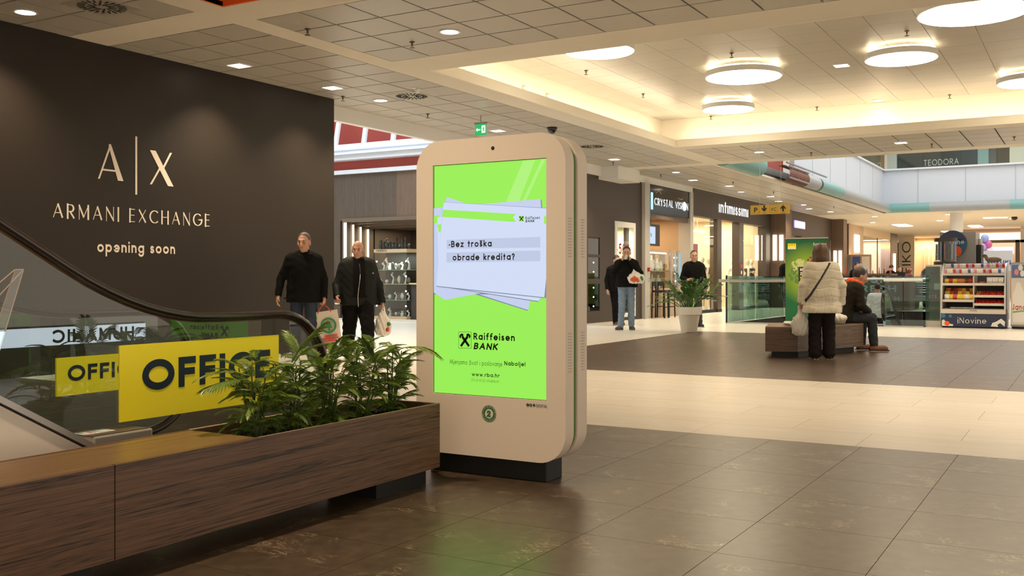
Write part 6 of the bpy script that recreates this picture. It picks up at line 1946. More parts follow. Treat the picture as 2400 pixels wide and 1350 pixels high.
q = Person('man in a black zipped jacket walking behind the potted plant', at_px(1626, 23.4), CAMDIR + .1, 1.79, 1.03, dict(elR=(.0, -.27, 1.13), wrR=(.2, -.2, 1.08), knL=(.1, .09, .5), anL=(.14, .1, .085), toeL=(.3, .12, .035)), hyaw=-.15, vox=.012, handdir={'R': (.5, .6, .1)}, curl=(.7, 1.5))
q.jacket(C_BLACK, .82, .024, seed=6.).trousers(C_GREYT).shoes().hair(H_DARK, 'short', .10, .02).face(H_DARK)
MB().tube([(.115, 0, 1.30), (.085, .0, 1.44)], [.012, .03], 6).build('shirt_front', C_GREYT, q.t, local=True)
# woman in the quilted jacket, seen from behind
def quilt(X, Y, Z):
    hz = np.abs(((Z + .012 * np.sin(Y * 20)) / .125) % 1 - .5) * 2
    vz = np.abs(((Y + .01 * np.sin(Z * 25)) / .10) % 1 - .5) * 2
    g = .007 * np.exp(-((1 - hz) / .10) ** 2) + .004 * np.exp(-((1 - vz) / .10) ** 2) * (1 / (1 + np.exp((Z - .98) * 40)))
    return g + .0016 * np.sin(Y * 150 + Z * 60) * np.sin(Z * 170)
p = Person('woman in a beige quilted jacket standing at the bench, seen from behind', (14.28, 3.30, 0), YAW - .10, 1.63, 1.04,
           dict(neck=(.03, 0, 1.455), head=(.075, 0, 1.60), shL=(.01, .175, 1.355), shR=(.01, -.175, 1.355), elL=(-.03, .275, 1.12), wrL=(.02, .30, .86), elR=(-.02, -.285, 1.12), wrR=(.06, -.30, .83), knL=(0, .105, .5), knR=(.02, -.105, .5)), hyaw=-.15, hpitch=.30, vox=.0085, curl=(1.3, 1.2))
p.jacket(C_BEIGE, .70, .040, .0025, rs=(.076, .072, .060), quilt=quilt, flare=.03, collar=False, seed=1.)
p.trousers(C_PANT, r=(.105, .092, .095), folds=.004).shoes(M_SHOEB).hair(H_BROWN, 'bob')
s_ = []
for f in [i / 14 for i in range(15)]:
    y = -.11 + .30 * f; z = 1.47 - .50 * f
    s_.append((-.185 - .035 * math.sin(PI * f) + .05 * (1 - f) ** 2 * 1.2 + .02 * f, y * 1.0, z * p.k))
sb = thing('shoulder_strap_bag', 'black strap of a shoulder bag slung across the beige jacket', 'bag', tuple(p.t.location), p.t.rotation_euler[2])
WOM = p
# strap follows the back of the jacket: found by casting onto the jacket mesh
def onto(obj, pts, d, lift=.006, start=1.2):
    from mathutils.bvhtree import BVHTree
    bm = bmesh.new(); bm.from_mesh(obj.data); tree = BVHTree.FromBMesh(bm); bm.free()
    d = Vector(d).normalized(); out = []
    for q in pts:
        hit = tree.ray_cast(Vector(q) - d * start, d)
        if hit[0] is not None: out.append(hit[0] - d * lift)
    return out
jk = [c for c in p.t.children if c.name.startswith('jacket')][0]
pts = onto(jk, [(0, -.095 + .33 * f, (1.475 - .60 * f) * p.k) for f in [i / 24 for i in range(25)]], (1, 0, 0), .004)
MB().tube(pts, 1.0, prof=[(-.016, -.004), (.016, -.004), (.016, .004), (-.016, .004)]).build('strap', mat('strap_black', (.012, .012, .013), .5), sb, local=True)
MB().box(.0, .14, .23, .30, .72, .95).build('bag_pouch', mat('strap_black', (.012, .012, .013), .5), sb, bevel=.02, local=True)
h = hand_pos(p, 'L')
plastic_bag('white plastic bag hanging from the left hand of the woman in beige', (h.x, h.y, h.z + .02), .26, .42, rz=YAW + R(90))

# second bench
M_WAL2 = wood('walnut_light', (0.026, 0.014, 0.008, 1), (0.16, 0.088, 0.046, 1), 'h', 1.0, .42)
b0, b1 = (14.12, 4.05), (14.28, 3.62)
B2 = thing('walnut_bench', 'bent walnut bench on black feet under the shoppers', 'bench', (15, 3.6, 0))
pl = [(14.14, 4.06), (14.30, 3.64), (16.02, 3.07), (16.6, 3.40), (15.4, 4.35)]
def prism_xy(mb, poly, z0, z1):
    n = len(poly)
    ar = sum(poly[i][0] * poly[(i + 1) % n][1] - poly[(i + 1) % n][0] * poly[i][1] for i in range(n))
    if ar < 0: poly = poly[::-1]
    mb.add([(x, y, z0) for x, y in poly] + [(x, y, z1) for x, y in poly], [tuple(range(n))[::-1], tuple(range(n, 2 * n))] + [(i, (i + 1) % n, n + (i + 1) % n, n + i) for i in range(n)])
    return mb
def inset(poly, d):
    cx = sum(p_[0] for p_ in poly) / len(poly); cy = sum(p_[1] for p_ in poly) / len(poly)
    return [(x + (cx - x) * d, y + (cy - y) * d) for x, y in poly]
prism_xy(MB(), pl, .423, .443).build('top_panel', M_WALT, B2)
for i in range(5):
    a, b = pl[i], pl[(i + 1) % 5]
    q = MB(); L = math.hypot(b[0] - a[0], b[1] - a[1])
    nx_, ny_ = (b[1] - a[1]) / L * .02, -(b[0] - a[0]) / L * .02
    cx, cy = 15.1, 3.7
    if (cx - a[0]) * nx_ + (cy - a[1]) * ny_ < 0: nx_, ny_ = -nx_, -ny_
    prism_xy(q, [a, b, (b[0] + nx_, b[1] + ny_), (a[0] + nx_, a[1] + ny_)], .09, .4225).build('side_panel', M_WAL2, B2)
prism_xy(MB(), [(14.25, 4.0), (14.40, 3.66), (14.75, 3.60), (14.7, 4.05)], 0, .1).build('foot', M_BLACKM, B2)
prism_xy(MB(), [(15.3, 3.42), (15.95, 3.2), (16.3, 3.4), (15.7, 3.8)], 0, .1).build('foot', M_BLACKM, B2)
prism_xy(MB(), inset(pl, .15), .09, .12).build('bottom_panel', M_BLACKM, B2)
# seated man
p = Person('man in a dark jacket with an orange scarf sitting on the bench end', (16.05, 3.42, 0), RIGHT + .12, 1.76, 1.02,
           dict(pel=(0, 0, .55), chest=(.10, 0, .84), neck=(.235, 0, 1.03), head=(.315, 0, 1.155), shL=(.20, .18, .965), shR=(.20, -.18, .965), elL=(.17, .26, .72), wrL=(.38, .12, .62), elR=(.20, -.27, .71), wrR=(.40, -.10, .615),
                hipL=(.0, .10, .53), hipR=(.0, -.10, .53), knL=(.44, .14, .52), knR=(.43, -.15, .52), anL=(.40, .13, .095), anR=(.46, -.17, .095), toeL=(.54, .16, .045), toeR=(.63, -.22, .045)), hpitch=.28, hyaw=-.1, vox=.010, curl=(.8, .8), handdir={'L': (.8, -.5, -.2), 'R': (.8, .5, -.2)})
k = p.k
def seatcut(X, Y, Z): return np.maximum(.47 * k - Z, np.maximum(Z - (p.J['neck'][2] + .05), X - .62))
p.jacket(C_DBROWN, .47, .030, .004, rs=(.082, .070, .055), cutfn=seatcut, seed=2.)
p.trousers(C_GREYT, waist=9, r=(.098, .075, .066), to=.93, folds=.004).shoes(mat('shoe_brown', (.22, .085, .035), .45), size=1.08, sole=mat('sole_dark', (.03, .02, .015), .6)).hair(H_DARK, 'short', .06, -.015).face(H_DARK)
S_ = Sdf(p.J['neck'] - .2, p.J['neck'] + .22, .0085)
n_ = p.J['neck']
for a in range(12):
    b, c = 2 * PI * a / 12, 2 * PI * (a + 1) / 12
    S_.cap(n_ + V(.085 * math.cos(b), .085 * math.sin(b), .03 + .035 * -math.cos(b) ), n_ + V(.085 * math.cos(c), .085 * math.sin(c), .03 - .035 * math.cos(c)), .038, k=.02)
S_.cap(n_ + V(-.08, 0, .05), n_ + V(-.13, .04, -.02), .05, .03, k=.03)
S_.folds(.006, 60, 1).build('scarf', C_ORANGE, p.t)
# bags lying on the bench
bagz = .443
plastic_bag('white plastic bag lying on the bench behind the seated man', (15.55, 3.40, bagz + .23), .36, .23, rz=YAW - R(80), sq=.8)
t = thing('dark_pouch', 'small dark blue pouch beside the white bag on the bench', 'bag', (15.25, 3.50, bagz))
Sdf((-.14, -.1, 0), (.14, .1, .18), .01).ell((0, 0, .07), (.10, .07, .07)).cap((-.05, 0, .1), (.05, 0, .12), .03, k=.03).cut(lambda X, Y, Z: .004 - Z).build('pouch_body', C_NAVY, t)
t = thing('shopping_item', 'red and white packet on the bench behind the woman', 'packet', (15.0, 3.75, bagz))
bx('packet', mat('banner_red', (.55, .03, .02), .7), 14.95, 15.08, 3.68, 3.86, bagz, bagz + .05, t)
t = thing('white_flat_bag', 'white folded bag lying on the left part of the bench', 'bag', (14.75, 3.85, bagz))
Sdf((-.2, -.16, 0), (.2, .16, .12), .01).ell((0, 0, .03), (.15, .11, .03)).folds(.006, 50).cut(lambda X, Y, Z: .004 - Z).build('bag_body', M_PLAST, t)

# potted zz plant
POT = thing('potted_plant', 'glossy dark green plant in a large round white pot', 'plant', (20.15, 7.42, 0))
PH = .54
MB().lathe([(.155, 0), (.165, .01), (.225, .36), (.232, .365), (.262, .375), (.275, .52), (.270, .535), (.25, .535), (.24, .46), (.0, .45)], seg=36, cap0=True, cap1=False).build('pot', mat('white_pot', (.66, .62, .55), .5, bump=.1, bscale=60), POT, smooth=True, local=True, angle=50)
MB().lathe([(.24, .465), (.12, .475), (0.001, .478)], seg=24, cap0=False, cap1=False).build('soil', MATS['dark_soil'], POT, local=True)
M_ZZ = leaf_mat('zz_leaf', (.018, .062, .012), (.09, .20, .035))
rz2 = random.Random(21)
def zz_mesh(L, bend, n, ls):
    mb = MB()
    def pos(t_): return Vector((L * t_ * math.sin(bend * t_ * .8), 0, L * t_ * math.cos(bend * t_ * .8)))
    mb.tube([pos(i / 8) for i in range(9)], [.013 * (1 - .8 * i / 8) for i in range(9)], 5)
    for i in range(n):
        t_ = .42 + .58 * i / (n - 1)
        p_ = pos(t_); d = (pos(min(t_ + .02, 1)) - pos(t_ - .02)).normalized()
        sgn = 1 if i % 2 else -1
        out = (Vector((0, sgn, 0)) + d * .75 + Vector((rz2.uniform(-.5, .5), 0, rz2.uniform(-.3, .3)))).normalized()
        l = ls * (1 - .35 * abs(t_ - .6)) ; w = d.cross(out).cross(out).normalized() * l * .36
        nrm = out.cross(w).normalized() * l * .05
        a, m_, b = p_, p_ + out * l * .45, p_ + out * l
        mb.add([tuple(a), tuple(m_ + w + nrm), tuple(m_ - nrm), tuple(m_ - w + nrm), tuple(b), tuple(p_ + out * l * .75 + w * .7), tuple(p_ + out * l * .75 - w * .7)], [(0, 1, 2), (0, 2, 3), (1, 5, 2), (2, 5, 4), (2, 4, 6), (2, 6, 3)])
    return mb.mesh('stalk', M_ZZ)
ZZ = [zz_mesh(.72, .4, 14, .125), zz_mesh(.64, .7, 13, .12), zz_mesh(.84, .3, 15, .13), zz_mesh(.72, 1.0, 14, .115)]
rz_ = random.Random(5)
for i in range(30):
    a = i * 2.4; rr = .03 + .14 * ((i * 7) % 10) / 10
    o = link_mesh('stalk', ZZ[i % 4], POT, (rr * math.cos(a), rr * math.sin(a), .465))
    o.rotation_euler = (rz_.uniform(-.12, .12), rz_.uniform(-.1, .3) + rr * 2.4, a + rz_.uniform(-.3, .3))
    o.scale = (rz_.uniform(.8, 1.1),) * 3
# ------------------------------------------------------------------ escalator well in the middle of the hall
M_GBAL = glass('balustrade_green', (.66, .78, .75), 1.3)
BAL = thing('glass_balustrade', 'green tinted glass balustrade round the escalator well', 'balustrade', (24.8, 6, 0))
ys = [8.1, 7.37, 6.64, 5.91, 5.2]
for a, b in zip(ys[:-1], ys[1:]): bx('glass_pane', M_GBAL, 24.78, 24.80, b + .012, a - .012, .02, 1.2, BAL)
for a, b in ((4.28, 3.86), (3.85, 3.42)): bx('glass_pane', M_GBAL, 24.78, 24.80, b + .006, a - .006, .02, 1.2, BAL)
for k in range(9): bx('glass_pane', M_GBAL, 24.82 + k * 1.3, 24.82 + k * 1.3 + 1.28, 8.09, 8.11, .02, 1.2, BAL)
for k in range(9): bx('glass_pane', M_GBAL, 36.9, 36.92, 8.05 - k * .5 - .49, 8.05 - k * .5, .02, 1.2, BAL)
for k in range(6): bx('glass_pane', M_GBAL, 28.2 + k * 1.4, 28.2 + k * 1.4 + 1.38, 3.38, 3.40, .02, 1.2, BAL)
bx('edge_post', M_BLACKM, 24.775, 24.805, 8.10, 8.14, 0, 1.22, BAL)
MB().tube([(24.72, 8.3, 1.08), (24.72, 5.2, 1.08)], .04, 10).build('handrail', mat('rail_grey', (.38, .37, .35), .35, .7), BAL, smooth=True)
MB().tube([(24.72, 4.28, 1.1), (24.72, 3.42, 1.1)], .035, 10).tube([(36.85, 8.0, 1.12), (36.85, 3.4, 1.12)], .05, 10).tube([(36.85, 3.45, 1.12), (28.0, 3.45, 1.12)], .03, 8).build('handrail', mat('rail_white', (.70, .68, .62), .35), BAL, smooth=True)
MB().box(24.77, 24.81, 5.2, 8.1, 0, .03).box(24.77, 24.81, 3.42, 4.28, 0, .03).build('base_channel', M_STEEL, BAL)
ESC2 = escalator('escalator', 'far escalator going down into the well past the bench', 25.0, 4.35, 5.13, 1, 3.8, -.577, .1, .9, False, .45)
mb = MB()
for y in (4.31, 5.17):
    mb.add([(25.0, y - .03, 0), (30, y - .03, -2.6), (30, y + .03, -2.6), (25.0, y + .03, 0), (25.0, y - .03, .12), (25.6, y - .03, .12), (30, y - .03, -2.4), (30, y + .03, -2.4), (25.6, y + .03, .12), (25.0, y + .03, .12)],
           [(0, 1, 2, 3), (4, 9, 8, 5), (5, 8, 7, 6), (0, 4, 5, 6, 1), (3, 2, 7, 8, 9), (0, 3, 9, 4), (1, 6, 7, 2)])
mb.build('skirt', mat('edge_blue_steel', (.32, .50, .62), .3, .6), ESC2)
p = Person('person in a pale blue sweater going down the far escalator', (26.5, 4.74, -.60), YAW - .1, 1.62, 1.12, dict(elR=(.08, -.30, 1.12), wrR=(.34, -.40, 1.10), knL=(.1, .1, .5)), vox=.013, handdir={'R': (1, -.1, -.1)})
p.jacket(C_LTBLUE, .80, .018, .003, collar=False, name='sweater').trousers(C_GREYT, waist=.95).shoes().hair(H_DARK, 'short', .03, -.06)
# green roll-up banner before the balustrade
BN = thing('roll_up_banner', 'tall green roll-up banner with vegetable picture behind the bench', 'banner', (24.35, 5.95, 0))
bx0, bY1, bY0 = 24.35, 6.50, 5.48
def ban_mat():
    m, nt, b = _nt('banner_print')
    tc = nt.nodes.new('ShaderNodeTexCoord'); sx = nt.nodes.new('ShaderNodeVectorMath'); sx.operation = 'DISTANCE'
    sx.inputs[1].default_value = (24.35, 5.95, 1.25)
    nt.links.new(tc.outputs['Object'], sx.inputs[0])
    cr = nt.nodes.new('ShaderNodeValToRGB'); e = cr.color_ramp.elements
    e[0].position = .18; e[0].color = srgb(150, 180, 20); e[1].position = .78; e[1].color = srgb(0, 92, 52)
    nt.links.new(sx.outputs['Value'], cr.inputs[0]); nt.links.new(cr.outputs[0], b.inputs['Base Color']); _in(b, 'Roughness', .5)
    return m
bx('print_sheet', ban_mat(), bx0, bx0 + .006, bY0, bY1, .10, 2.10, BN)
MB().box(bx0 - .02, bx0 + .03, bY0, bY1, 2.10, 2.125).build('top_bar', M_STEEL, BN)
MB().box(bx0 - .06, bx0 + .06, bY0 - .02, bY1 + .02, .0, .10).build('base_case', mat('case_white', (.6, .58, .54), .4), BN, bevel=.01)
MB().tube([(bx0 + .03, 5.95, .1), (bx0 + .03, 5.95, 2.1)], .012, 6).build('rear_pole', M_STEEL, BN)
fu, fv = (0, -1, 0), (0, 0, 1)
xf = bx0 - .002
MB().box(xf - .001, xf, 6.34, 6.44, 1.87, 1.99).build('city_field', M_YEL, BN)
MB().box(xf - .001, xf, 6.24, 6.34, 1.87, 1.99).build('city_field', M_YEL, BN)
text('city_letters', 'CITY', (xf - .002, 6.43, 1.935), fu, fv, .04, .16, M_BLACK, BN, width=.17)
bx('city_strip', M_WHITE, xf - .002, xf - .001, 6.24, 6.44, 1.85, 1.88, BN)
text('logo_letters', 'fun', (xf - .001, 5.83, 1.925), fu, fv, .075, .2, M_WHITE, BN, width=.12)
bx('red_field', M_BRED, xf - .001, xf, 5.51, 5.66, 1.92, 1.99, BN); text('red_letters', 'NOVO', (xf - .002, 5.65, 1.945), fu, fv, .025, .2, M_WHITE, BN, width=.12)
rb = random.Random(3)
M_CAU = mat('veg_pale', (.50, .55, .25), .6, noise=.3, nscale=30); M_LEAF = mat('veg_green', (.10, .22, .06), .6, noise=.3, nscale=20); M_BEET = mat('veg_red', (.30, .02, .05), .5, noise=.4, nscale=20)
for nm, m, n, c, r_ in (('cauliflower', M_CAU, 46, (6.18, 1.46), .16), ('lettuce', M_LEAF, 40, (6.2, 1.22), .2), ('radicchio', M_BEET, 40, (5.82, 1.50), .17), ('green_edge', M_LEAF, 30, (5.95, 1.0), .15)):
    mb = MB()
    for i in range(n):
        a = rb.uniform(0, 2 * PI); q = r_ * math.sqrt(rb.uniform(0, 1))
        mb.ball((xf - .002, c[0] + q * math.cos(a), c[1] + q * math.sin(a)), (.004, rb.uniform(.02, .05), rb.uniform(.02, .05)), 6, 5)
    tag(mb.build(nm, m, BN, smooth=True), kind='stuff')
bx('text_panel', M_BLACKM, xf - .008, xf - .006, 5.62, 6.18, 1.07, 1.42, BN)
text('banner_text', 'MLJAC,', (xf - .009, 6.14, 1.32), fu, fv, .07, .24, M_WHITE, BN, width=.28)
text('banner_text', 'ZAGREB', (xf - .009, 6.14, 1.22), fu, fv, .07, .24, M_WHITE, BN, width=.40)
text('banner_text', 'NOVO', (xf - .009, 6.14, 1.12), fu, fv, .07, .24, mat('lime_print', (.55, .65, .05), .5), BN, width=.26)
text('banner_text', 'CITY', (xf - .001, 6.14, .40), fu, fv, .09, .16, M_WHITE, BN, width=.36)
p = Person('person in a dark coat walking behind the green banner, mostly hidden', at_px(1846, 32.2), YAW + R(8), 1.88, 1.05, dict(knL=(-.02, .09, .5), anL=(-.30, .09, .22), toeL=(-.2, .1, .08), elL=(-.1, .26, 1.15), wrL=(-.05, .28, .92)), vox=.014)
p.jacket(C_BLACK, .86, .03).trousers(C_NAVY).shoes().hair(H_DARK)

# ------------------------------------------------------------------ news kiosk with snacks
KN = thing('snack_display', 'snack display stand with shelves and white lettering on its navy base', 'display stand', (25.4, 2.39, 0))
ky0, ky1 = 1.715, 3.065
M_NVY = mat('base_navy', (.020, .030, .075), .4); M_SHELFW = mat('shelf_cream', (.62, .56, .48), .45); M_INS = mat('shelf_grey', (.14, .14, .14), .6)
bx('base_panel', M_NVY, 25.0, 25.9, ky0, ky1, 0.03, .33, KN); bx('plinth', M_BLACKM, 25.04, 25.9, ky0 + .02, ky1 - .02, 0, .03, KN)
bx('ledge', M_SHELFW, 24.98, 25.9, ky0, ky1, .33, .43, KN, bevel=.006); bx('ledge_handle', M_GREY, 24.97, 24.98, 2.3, 2.45, .395, .415, KN)
side = [(0, .43), (.92, .43), (.92, 1.50), (.50, 1.50), (.30, 1.42), (.12, 1.20), (.04, .95), (0, .7)]
for y in (ky0, ky1 - .03): MB().prism(side, (24.98, y + .03, 0), (1, 0, 0), (0, 0, 1), .03).build('side_panel', mat('side_steel', (.55, .56, .58), .35, .3), KN)
bx('back_panel', M_INS, 25.86, 25.9, ky0, ky1, .43, 1.5, KN)
ymid = 2.38
bx('divider', M_SHELFW, 25.06, 25.86, ymid - .012, ymid + .012, .43, 1.2, KN)
bx('floor_panel', M_INS, 25.0, 25.86, ky0 + .03, ky1 - .03, .43, .45, KN)
for z, a, b in ((1.02, ky0 + .03, ky1 - .03), (.64, ymid, ky1 - .03), (.75, ky0 + .03, ymid), (.56, ky0 + .03, ymid)):
    bx('shelf', M_SHELFW, 25.05, 25.86, a, b, z - .02, z, KN); bx('price_rail', M_SHELFW, 25.03, 25.05, a, b, z - .045, z + .012, KN)
T2 = Matrix.Translation((25.10, 0, 1.22)) @ Matrix.Rotation(R(-32), 4, 'Y')
MB(T2).box(0, .5, ky0 + .03, ky1 - .03, -.015, 0).build('sloping_tray', M_SHELFW, KN)
text('base_letters', 'iNovine', (24.998, 2.71, .105), fu, fv, .135, .13, M_WHITE, KN, width=.60, thin=.07)
def blob(nm, m, pts, lay=1): MB().prism(pts, (25.0 - .001 * lay, ky1, .03), fu, fv, .001).build(nm, m, KN)
blob('print_blob', M_WHITE, [(.02, .01), (.26, .01), (.26, .05), (.14, .07), (.06, .16), (.02, .13)]); blob('print_blob', mat('print_orange', srgb(240, 95, 30), .5), disc(.055, 16, .13, .07), 2)
blob('print_blob', M_WHITE, [(1.05, .02), (1.2, .01), (1.18, .06), (1.24, .10), (1.33, .02), (1.34, .13), (1.26, .2), (1.16, .13), (1.08, .1)]); blob('print_blob', mat('print_blue', srgb(30, 120, 170), .5), disc(.035, 14, .20, .24), 2); blob('print_blob', mat('print_blue', srgb(30, 120, 170), .5), disc(.05, 14, .05, .25), 2)
SN = [mat('snack_%s' % n, c, .35) for n, c in (('red', (.55, .03, .02)), ('yellow', (.75, .55, .03)), ('orange', (.65, .2, .03)), ('white', (.75, .72, .68)), ('blue', (.05, .10, .35)), ('brown', (.16, .05, .02)), ('lilac', (.45, .40, .6)), ('pink', (.65, .25, .3)))]
COLN = ['red', 'yellow', 'orange', 'white', 'blue', 'brown', 'lilac', 'pink']
pk_mesh = {}
def packet(kind, x, y, z, i, label, group, ry=0.0, rz=0.0, s=1.0):
    if kind == 'box': key = ('box', i % 8); sh = lambda: MB().box(-.012, .012, -.024, .024, 0, .075)
    elif kind == 'bag':
        key = ('bag', i % 8)
        sh = lambda: MB().add([(0, -.05, 0), (.03, -.045, .05), (.02, -.05, .12), (0, .05, 0), (.03, .045, .05), (.02, .05, .12), (-.03, -.04, .05), (-.03, .04, .05), (.035, 0, .06), (-.035, 0, .06)], [(0, 1, 8), (0, 8, 4), (0, 4, 3), (1, 2, 8), (8, 2, 5), (8, 5, 4), (0, 9, 6), (0, 3, 7), (0, 7, 9), (6, 9, 2), (9, 5, 2), (9, 7, 5), (0, 6, 2, 1), (3, 4, 5, 7)])
    else: key = ('bar', i % 8); sh = lambda: MB().box(-.10, .02, -.018, .018, 0, .022)
    if key not in pk_mesh: pk_mesh[key] = sh().mesh('packet', SN[i % 8])
    o = link_mesh('snack_packet', pk_mesh[key], None, (x, y, z)); o.rotation_euler = (0, ry, rz); o.scale = (s, s, s)
    tag(o, label, 'snack', group)
rs_ = random.Random(9)
for r_ in range(2):
    for c in range(20):
        u_ = .10 + .24 * r_
        q = T2 @ Vector((u_, ky0 + .07 + c * .063, .001))
        packet('box', q.x, q.y, q.z, (3, 3, 0, 4, 3, 6, 3, 7, 0, 3)[(c * 3 + r_ * 2) % 10], '%s carton, %s in the %s row of the sloping tray' % (COLN[(3, 3, 0, 4, 3, 6, 3, 7, 0, 3)[(c * 3 + r_ * 2) % 10]], nth(19 - c), 'upper' if r_ else 'lower'), 'cartons in the %s row of the sloping tray' % ('upper' if r_ else 'lower'), R(-32), rs_.uniform(-.1, .1), 1.15)
for c in range(7): packet('bag', 25.2, ymid + .07 + c * .085, 1.02, (0, 5, 2, 2, 1, 0, 1)[c], '%s snack bag, %s on the upper left shelf' % (COLN[(0, 5, 2, 2, 1, 0, 1)[c]], nth(6 - c)), 'bags on the upper left shelf', -.2, 0, .95)
for c in range(4): packet('bar', 25.25, ymid - .07 - c * .06, 1.02 + .024 * (c % 2), (2, 2, 4, 4)[c], '%s bar lying on the upper right shelf, %s' % (COLN[(2, 2, 4, 4)[c]], nth(c)), 'bars on the upper right shelf', 0, R(80))
for c in range(3): packet('bag', 25.12, ymid - .33 - c * .115, 1.02, 3, 'white box bag %s on the upper right shelf' % ('left', 'middle', 'right')[c], 'white packs on the upper right shelf', -.1, 0, 1.2)
for r_ in range(3):
    for c in range(7): packet('bag', 25.14 + r_ * .13, ymid + .06 + c * .085, .64 + r_ * .07, ((1, 3, 1, 1, 0, 1, 3), (0, 1, 2, 1, 5, 0, 1), (1, 5, 1, 2, 0, 5, 2))[r_][c], '%s snack bag in the lower left heap, %s in the %s row' % (COLN[((1, 3, 1, 1, 0, 1, 3), (0, 1, 2, 1, 5, 0, 1), (1, 5, 1, 2, 0, 5, 2))[r_][c]], nth(6 - c), ('front', 'middle', 'back')[r_]), 'snack bags heaped on the lower left shelf', -.35, rs_.uniform(-.2, .2), 1.1)
for z, nm in ((.75, 'middle'), (.56, 'lower')):
    for r_ in range(2):
        for c in range(12): packet('bar', 25.16 + r_ * .14, ky0 + .08 + c * .047, z + .025 + r_ * .045, 2 if (c > 9 and z > .7) else 0, 'chocolate bar in the %s row of the %s right shelf, %s' % (('front', 'back')[r_], nm, nth(11 - c)), 'red bars on the %s right shelf' % nm, -.4, rs_.uniform(-.25, .25), 1.05)
for c in range(4): packet('bar', 25.2, ymid + .1 + c * .13, .45, 3, 'flat packet on the bottom of the display, %s' % nth(3 - c), 'flat packets on the bottom of the display', 0, R(90))
GC = thing('glass_cabinet', 'narrow glass cabinet with shelves left of the snack display', 'cabinet', (25.7, 3.26, 0))
MB().box(25.3, 25.9, 3.08, 3.44, 0, .14).box(25.3, 25.9, 3.08, 3.44, 1.42, 1.46).box(25.3, 25.34, 3.08, 3.12, .14, 1.42).box(25.86, 25.9, 3.08, 3.44, .14, 1.42).build('frame', M_SHELFW, GC)
for y in (3.435,): bx('pane', M_GBAL, 25.3, 25.86, y, y + .006, .14, 1.42, GC)
bx('pane', M_GBAL, 25.3, 25.306, 3.12, 3.435, .14, 1.42, GC)
for z in (.62, .86, 1.22): bx('shelf', M_INS, 25.32, 25.86, 3.1, 3.43, z, z + .012, GC)
t = thing('wooden_tray', 'small wooden tray on the top shelf of the glass cabinet', 'tray', (25.5, 3.25, 1.232)); MB().box(25.36, 25.6, 3.12, 3.34, 1.232, 1.25).box(25.36, 25.6, 3.12, 3.14, 1.25, 1.30).box(25.36, 25.6, 3.32, 3.34, 1.25, 1.28).build('tray_body', mat('tray_wood', (.35, .2, .08), .6), t)
t = thing('white_carton', 'white carton on the middle shelf of the glass cabinet', 'carton', (25.5, 3.2, .872)); bx('carton_body', M_WHITE, 25.36, 25.5, 3.12, 3.26, .872, 1.02, t)
t = thing('toy_row', 'dark red row of small figures on the low shelf of the glass cabinet', 'toys', (25.5, 3.25, .632)); bx('tray', M_BRED, 25.36, 25.5, 3.13, 3.4, .632, .66, t); [MB().lathe([(.02, 0), (.015, .06), (.022, .07), (.01, .1)], (25.42, 3.16 + k * .07, .66), 8).build('figure', SN[(k * 3) % 8], t) for k in range(4)]
CD = thing('round_display', 'black revolving display column with hanging goods on the glass cabinet', 'display', (25.75, 3.05, 1.48))
MB().cyl((25.75, 3.05), .26, 2.02, 2.10, 28).build('top_cap', mat('cap_brown', (.035, .022, .018), .4), CD, smooth=True)
MB().cyl((25.75, 3.05), .27, 1.46, 1.54, 28).build('bottom_cap', mat('cap_brown', (.035, .022, .018), .4), CD, smooth=True)
MB().cyl((25.75, 3.05), .10, 1.54, 2.02, 12).build('core', M_BLACK, CD)
for k in range(14):
    a = 2 * PI * k / 14
    bx('hanging_pack', (M_BLACK, M_GREY, SN[4], SN[5])[k % 4], 25.75 + .2 * math.cos(a) - .02, 25.75 + .2 * math.cos(a) + .02, 3.05 + .2 * math.sin(a) - .02, 3.05 + .2 * math.sin(a) + .02, 1.58, 1.96, CD)
MB().lathe([(.245, 1.54), (.245, 2.02)], (25.75, 3.05, 0), 28, cap0=False, cap1=False).build('glass_cylinder', glass('shop_glass'), CD, smooth=True)
CB = thing('kiosk_cabinet', 'tall grey kiosk cabinet carrying the round news sign', 'cabinet', (26.8, 2.8, 0))
bx('body', mat('kiosk_grey', (.30, .29, .28), .5), 26.3, 27.3, 2.45, 3.25, 0, 2.26, CB); bx('side_rack', M_BLACKM, 26.4, 27.0, 2.34, 2.44, 1.3, 1.95, CB); MB().tube([(26.6, 2.38, 1.95), (26.6, 2.38, 2.1)], .05, 8).build('lamp_head', M_SHELFW, CB)
RS = thing('round_sign', 'round navy sign with white lettering and orange spots', 'sign', (26.27, 2.96, 1.95))
MB().prism(disc(.325, 36), (26.29, 2.96, 1.98), fu, fv, .03).build('sign_disc', mat('round_sign_navy', (.01, .03, .09), .2), RS)
MB().prism([(x, y) for x, y in disc(.32, 36) if y < .08] , (26.259, 2.96, 1.98), fu, fv, .001).build('blue_band', mat('sign_blue', (.01, .10, .22), .3), RS)
MB().prism(disc(.13, 20), (26.257, 2.88, 1.80), fu, fv, .001).build('orange_spot', MATS['print_orange'], RS); MB().prism([(x, y) for x, y in disc(.13, 20) if x > -.05], (26.256, 3.18, 1.82), fu, fv, .001).build('orange_spot', MATS['print_orange'], RS)
text('sign_letters', 'iNovine', (26.256, 3.20, 1.97), fu, fv, .12, .15, M_WHITE, RS, width=.50, thin=.08)
FD = thing('drinks_fridge', 'drinks fridge wrapped with a white bottle print and red lettering', 'fridge', (25.4, 1.3, 0))
bx('body', M_GREY, 25.1, 25.8, .95, 1.62, .05, 1.50, FD, bevel=.01); bx('plinth', M_BLACKM, 25.14, 25.78, .97, 1.6, 0, .05, FD)
bx('door_print', mat('fridge_print', (.62, .58, .54), .4, noise=.04), 25.085, 25.1, .97, 1.61, .1, 1.47, FD)
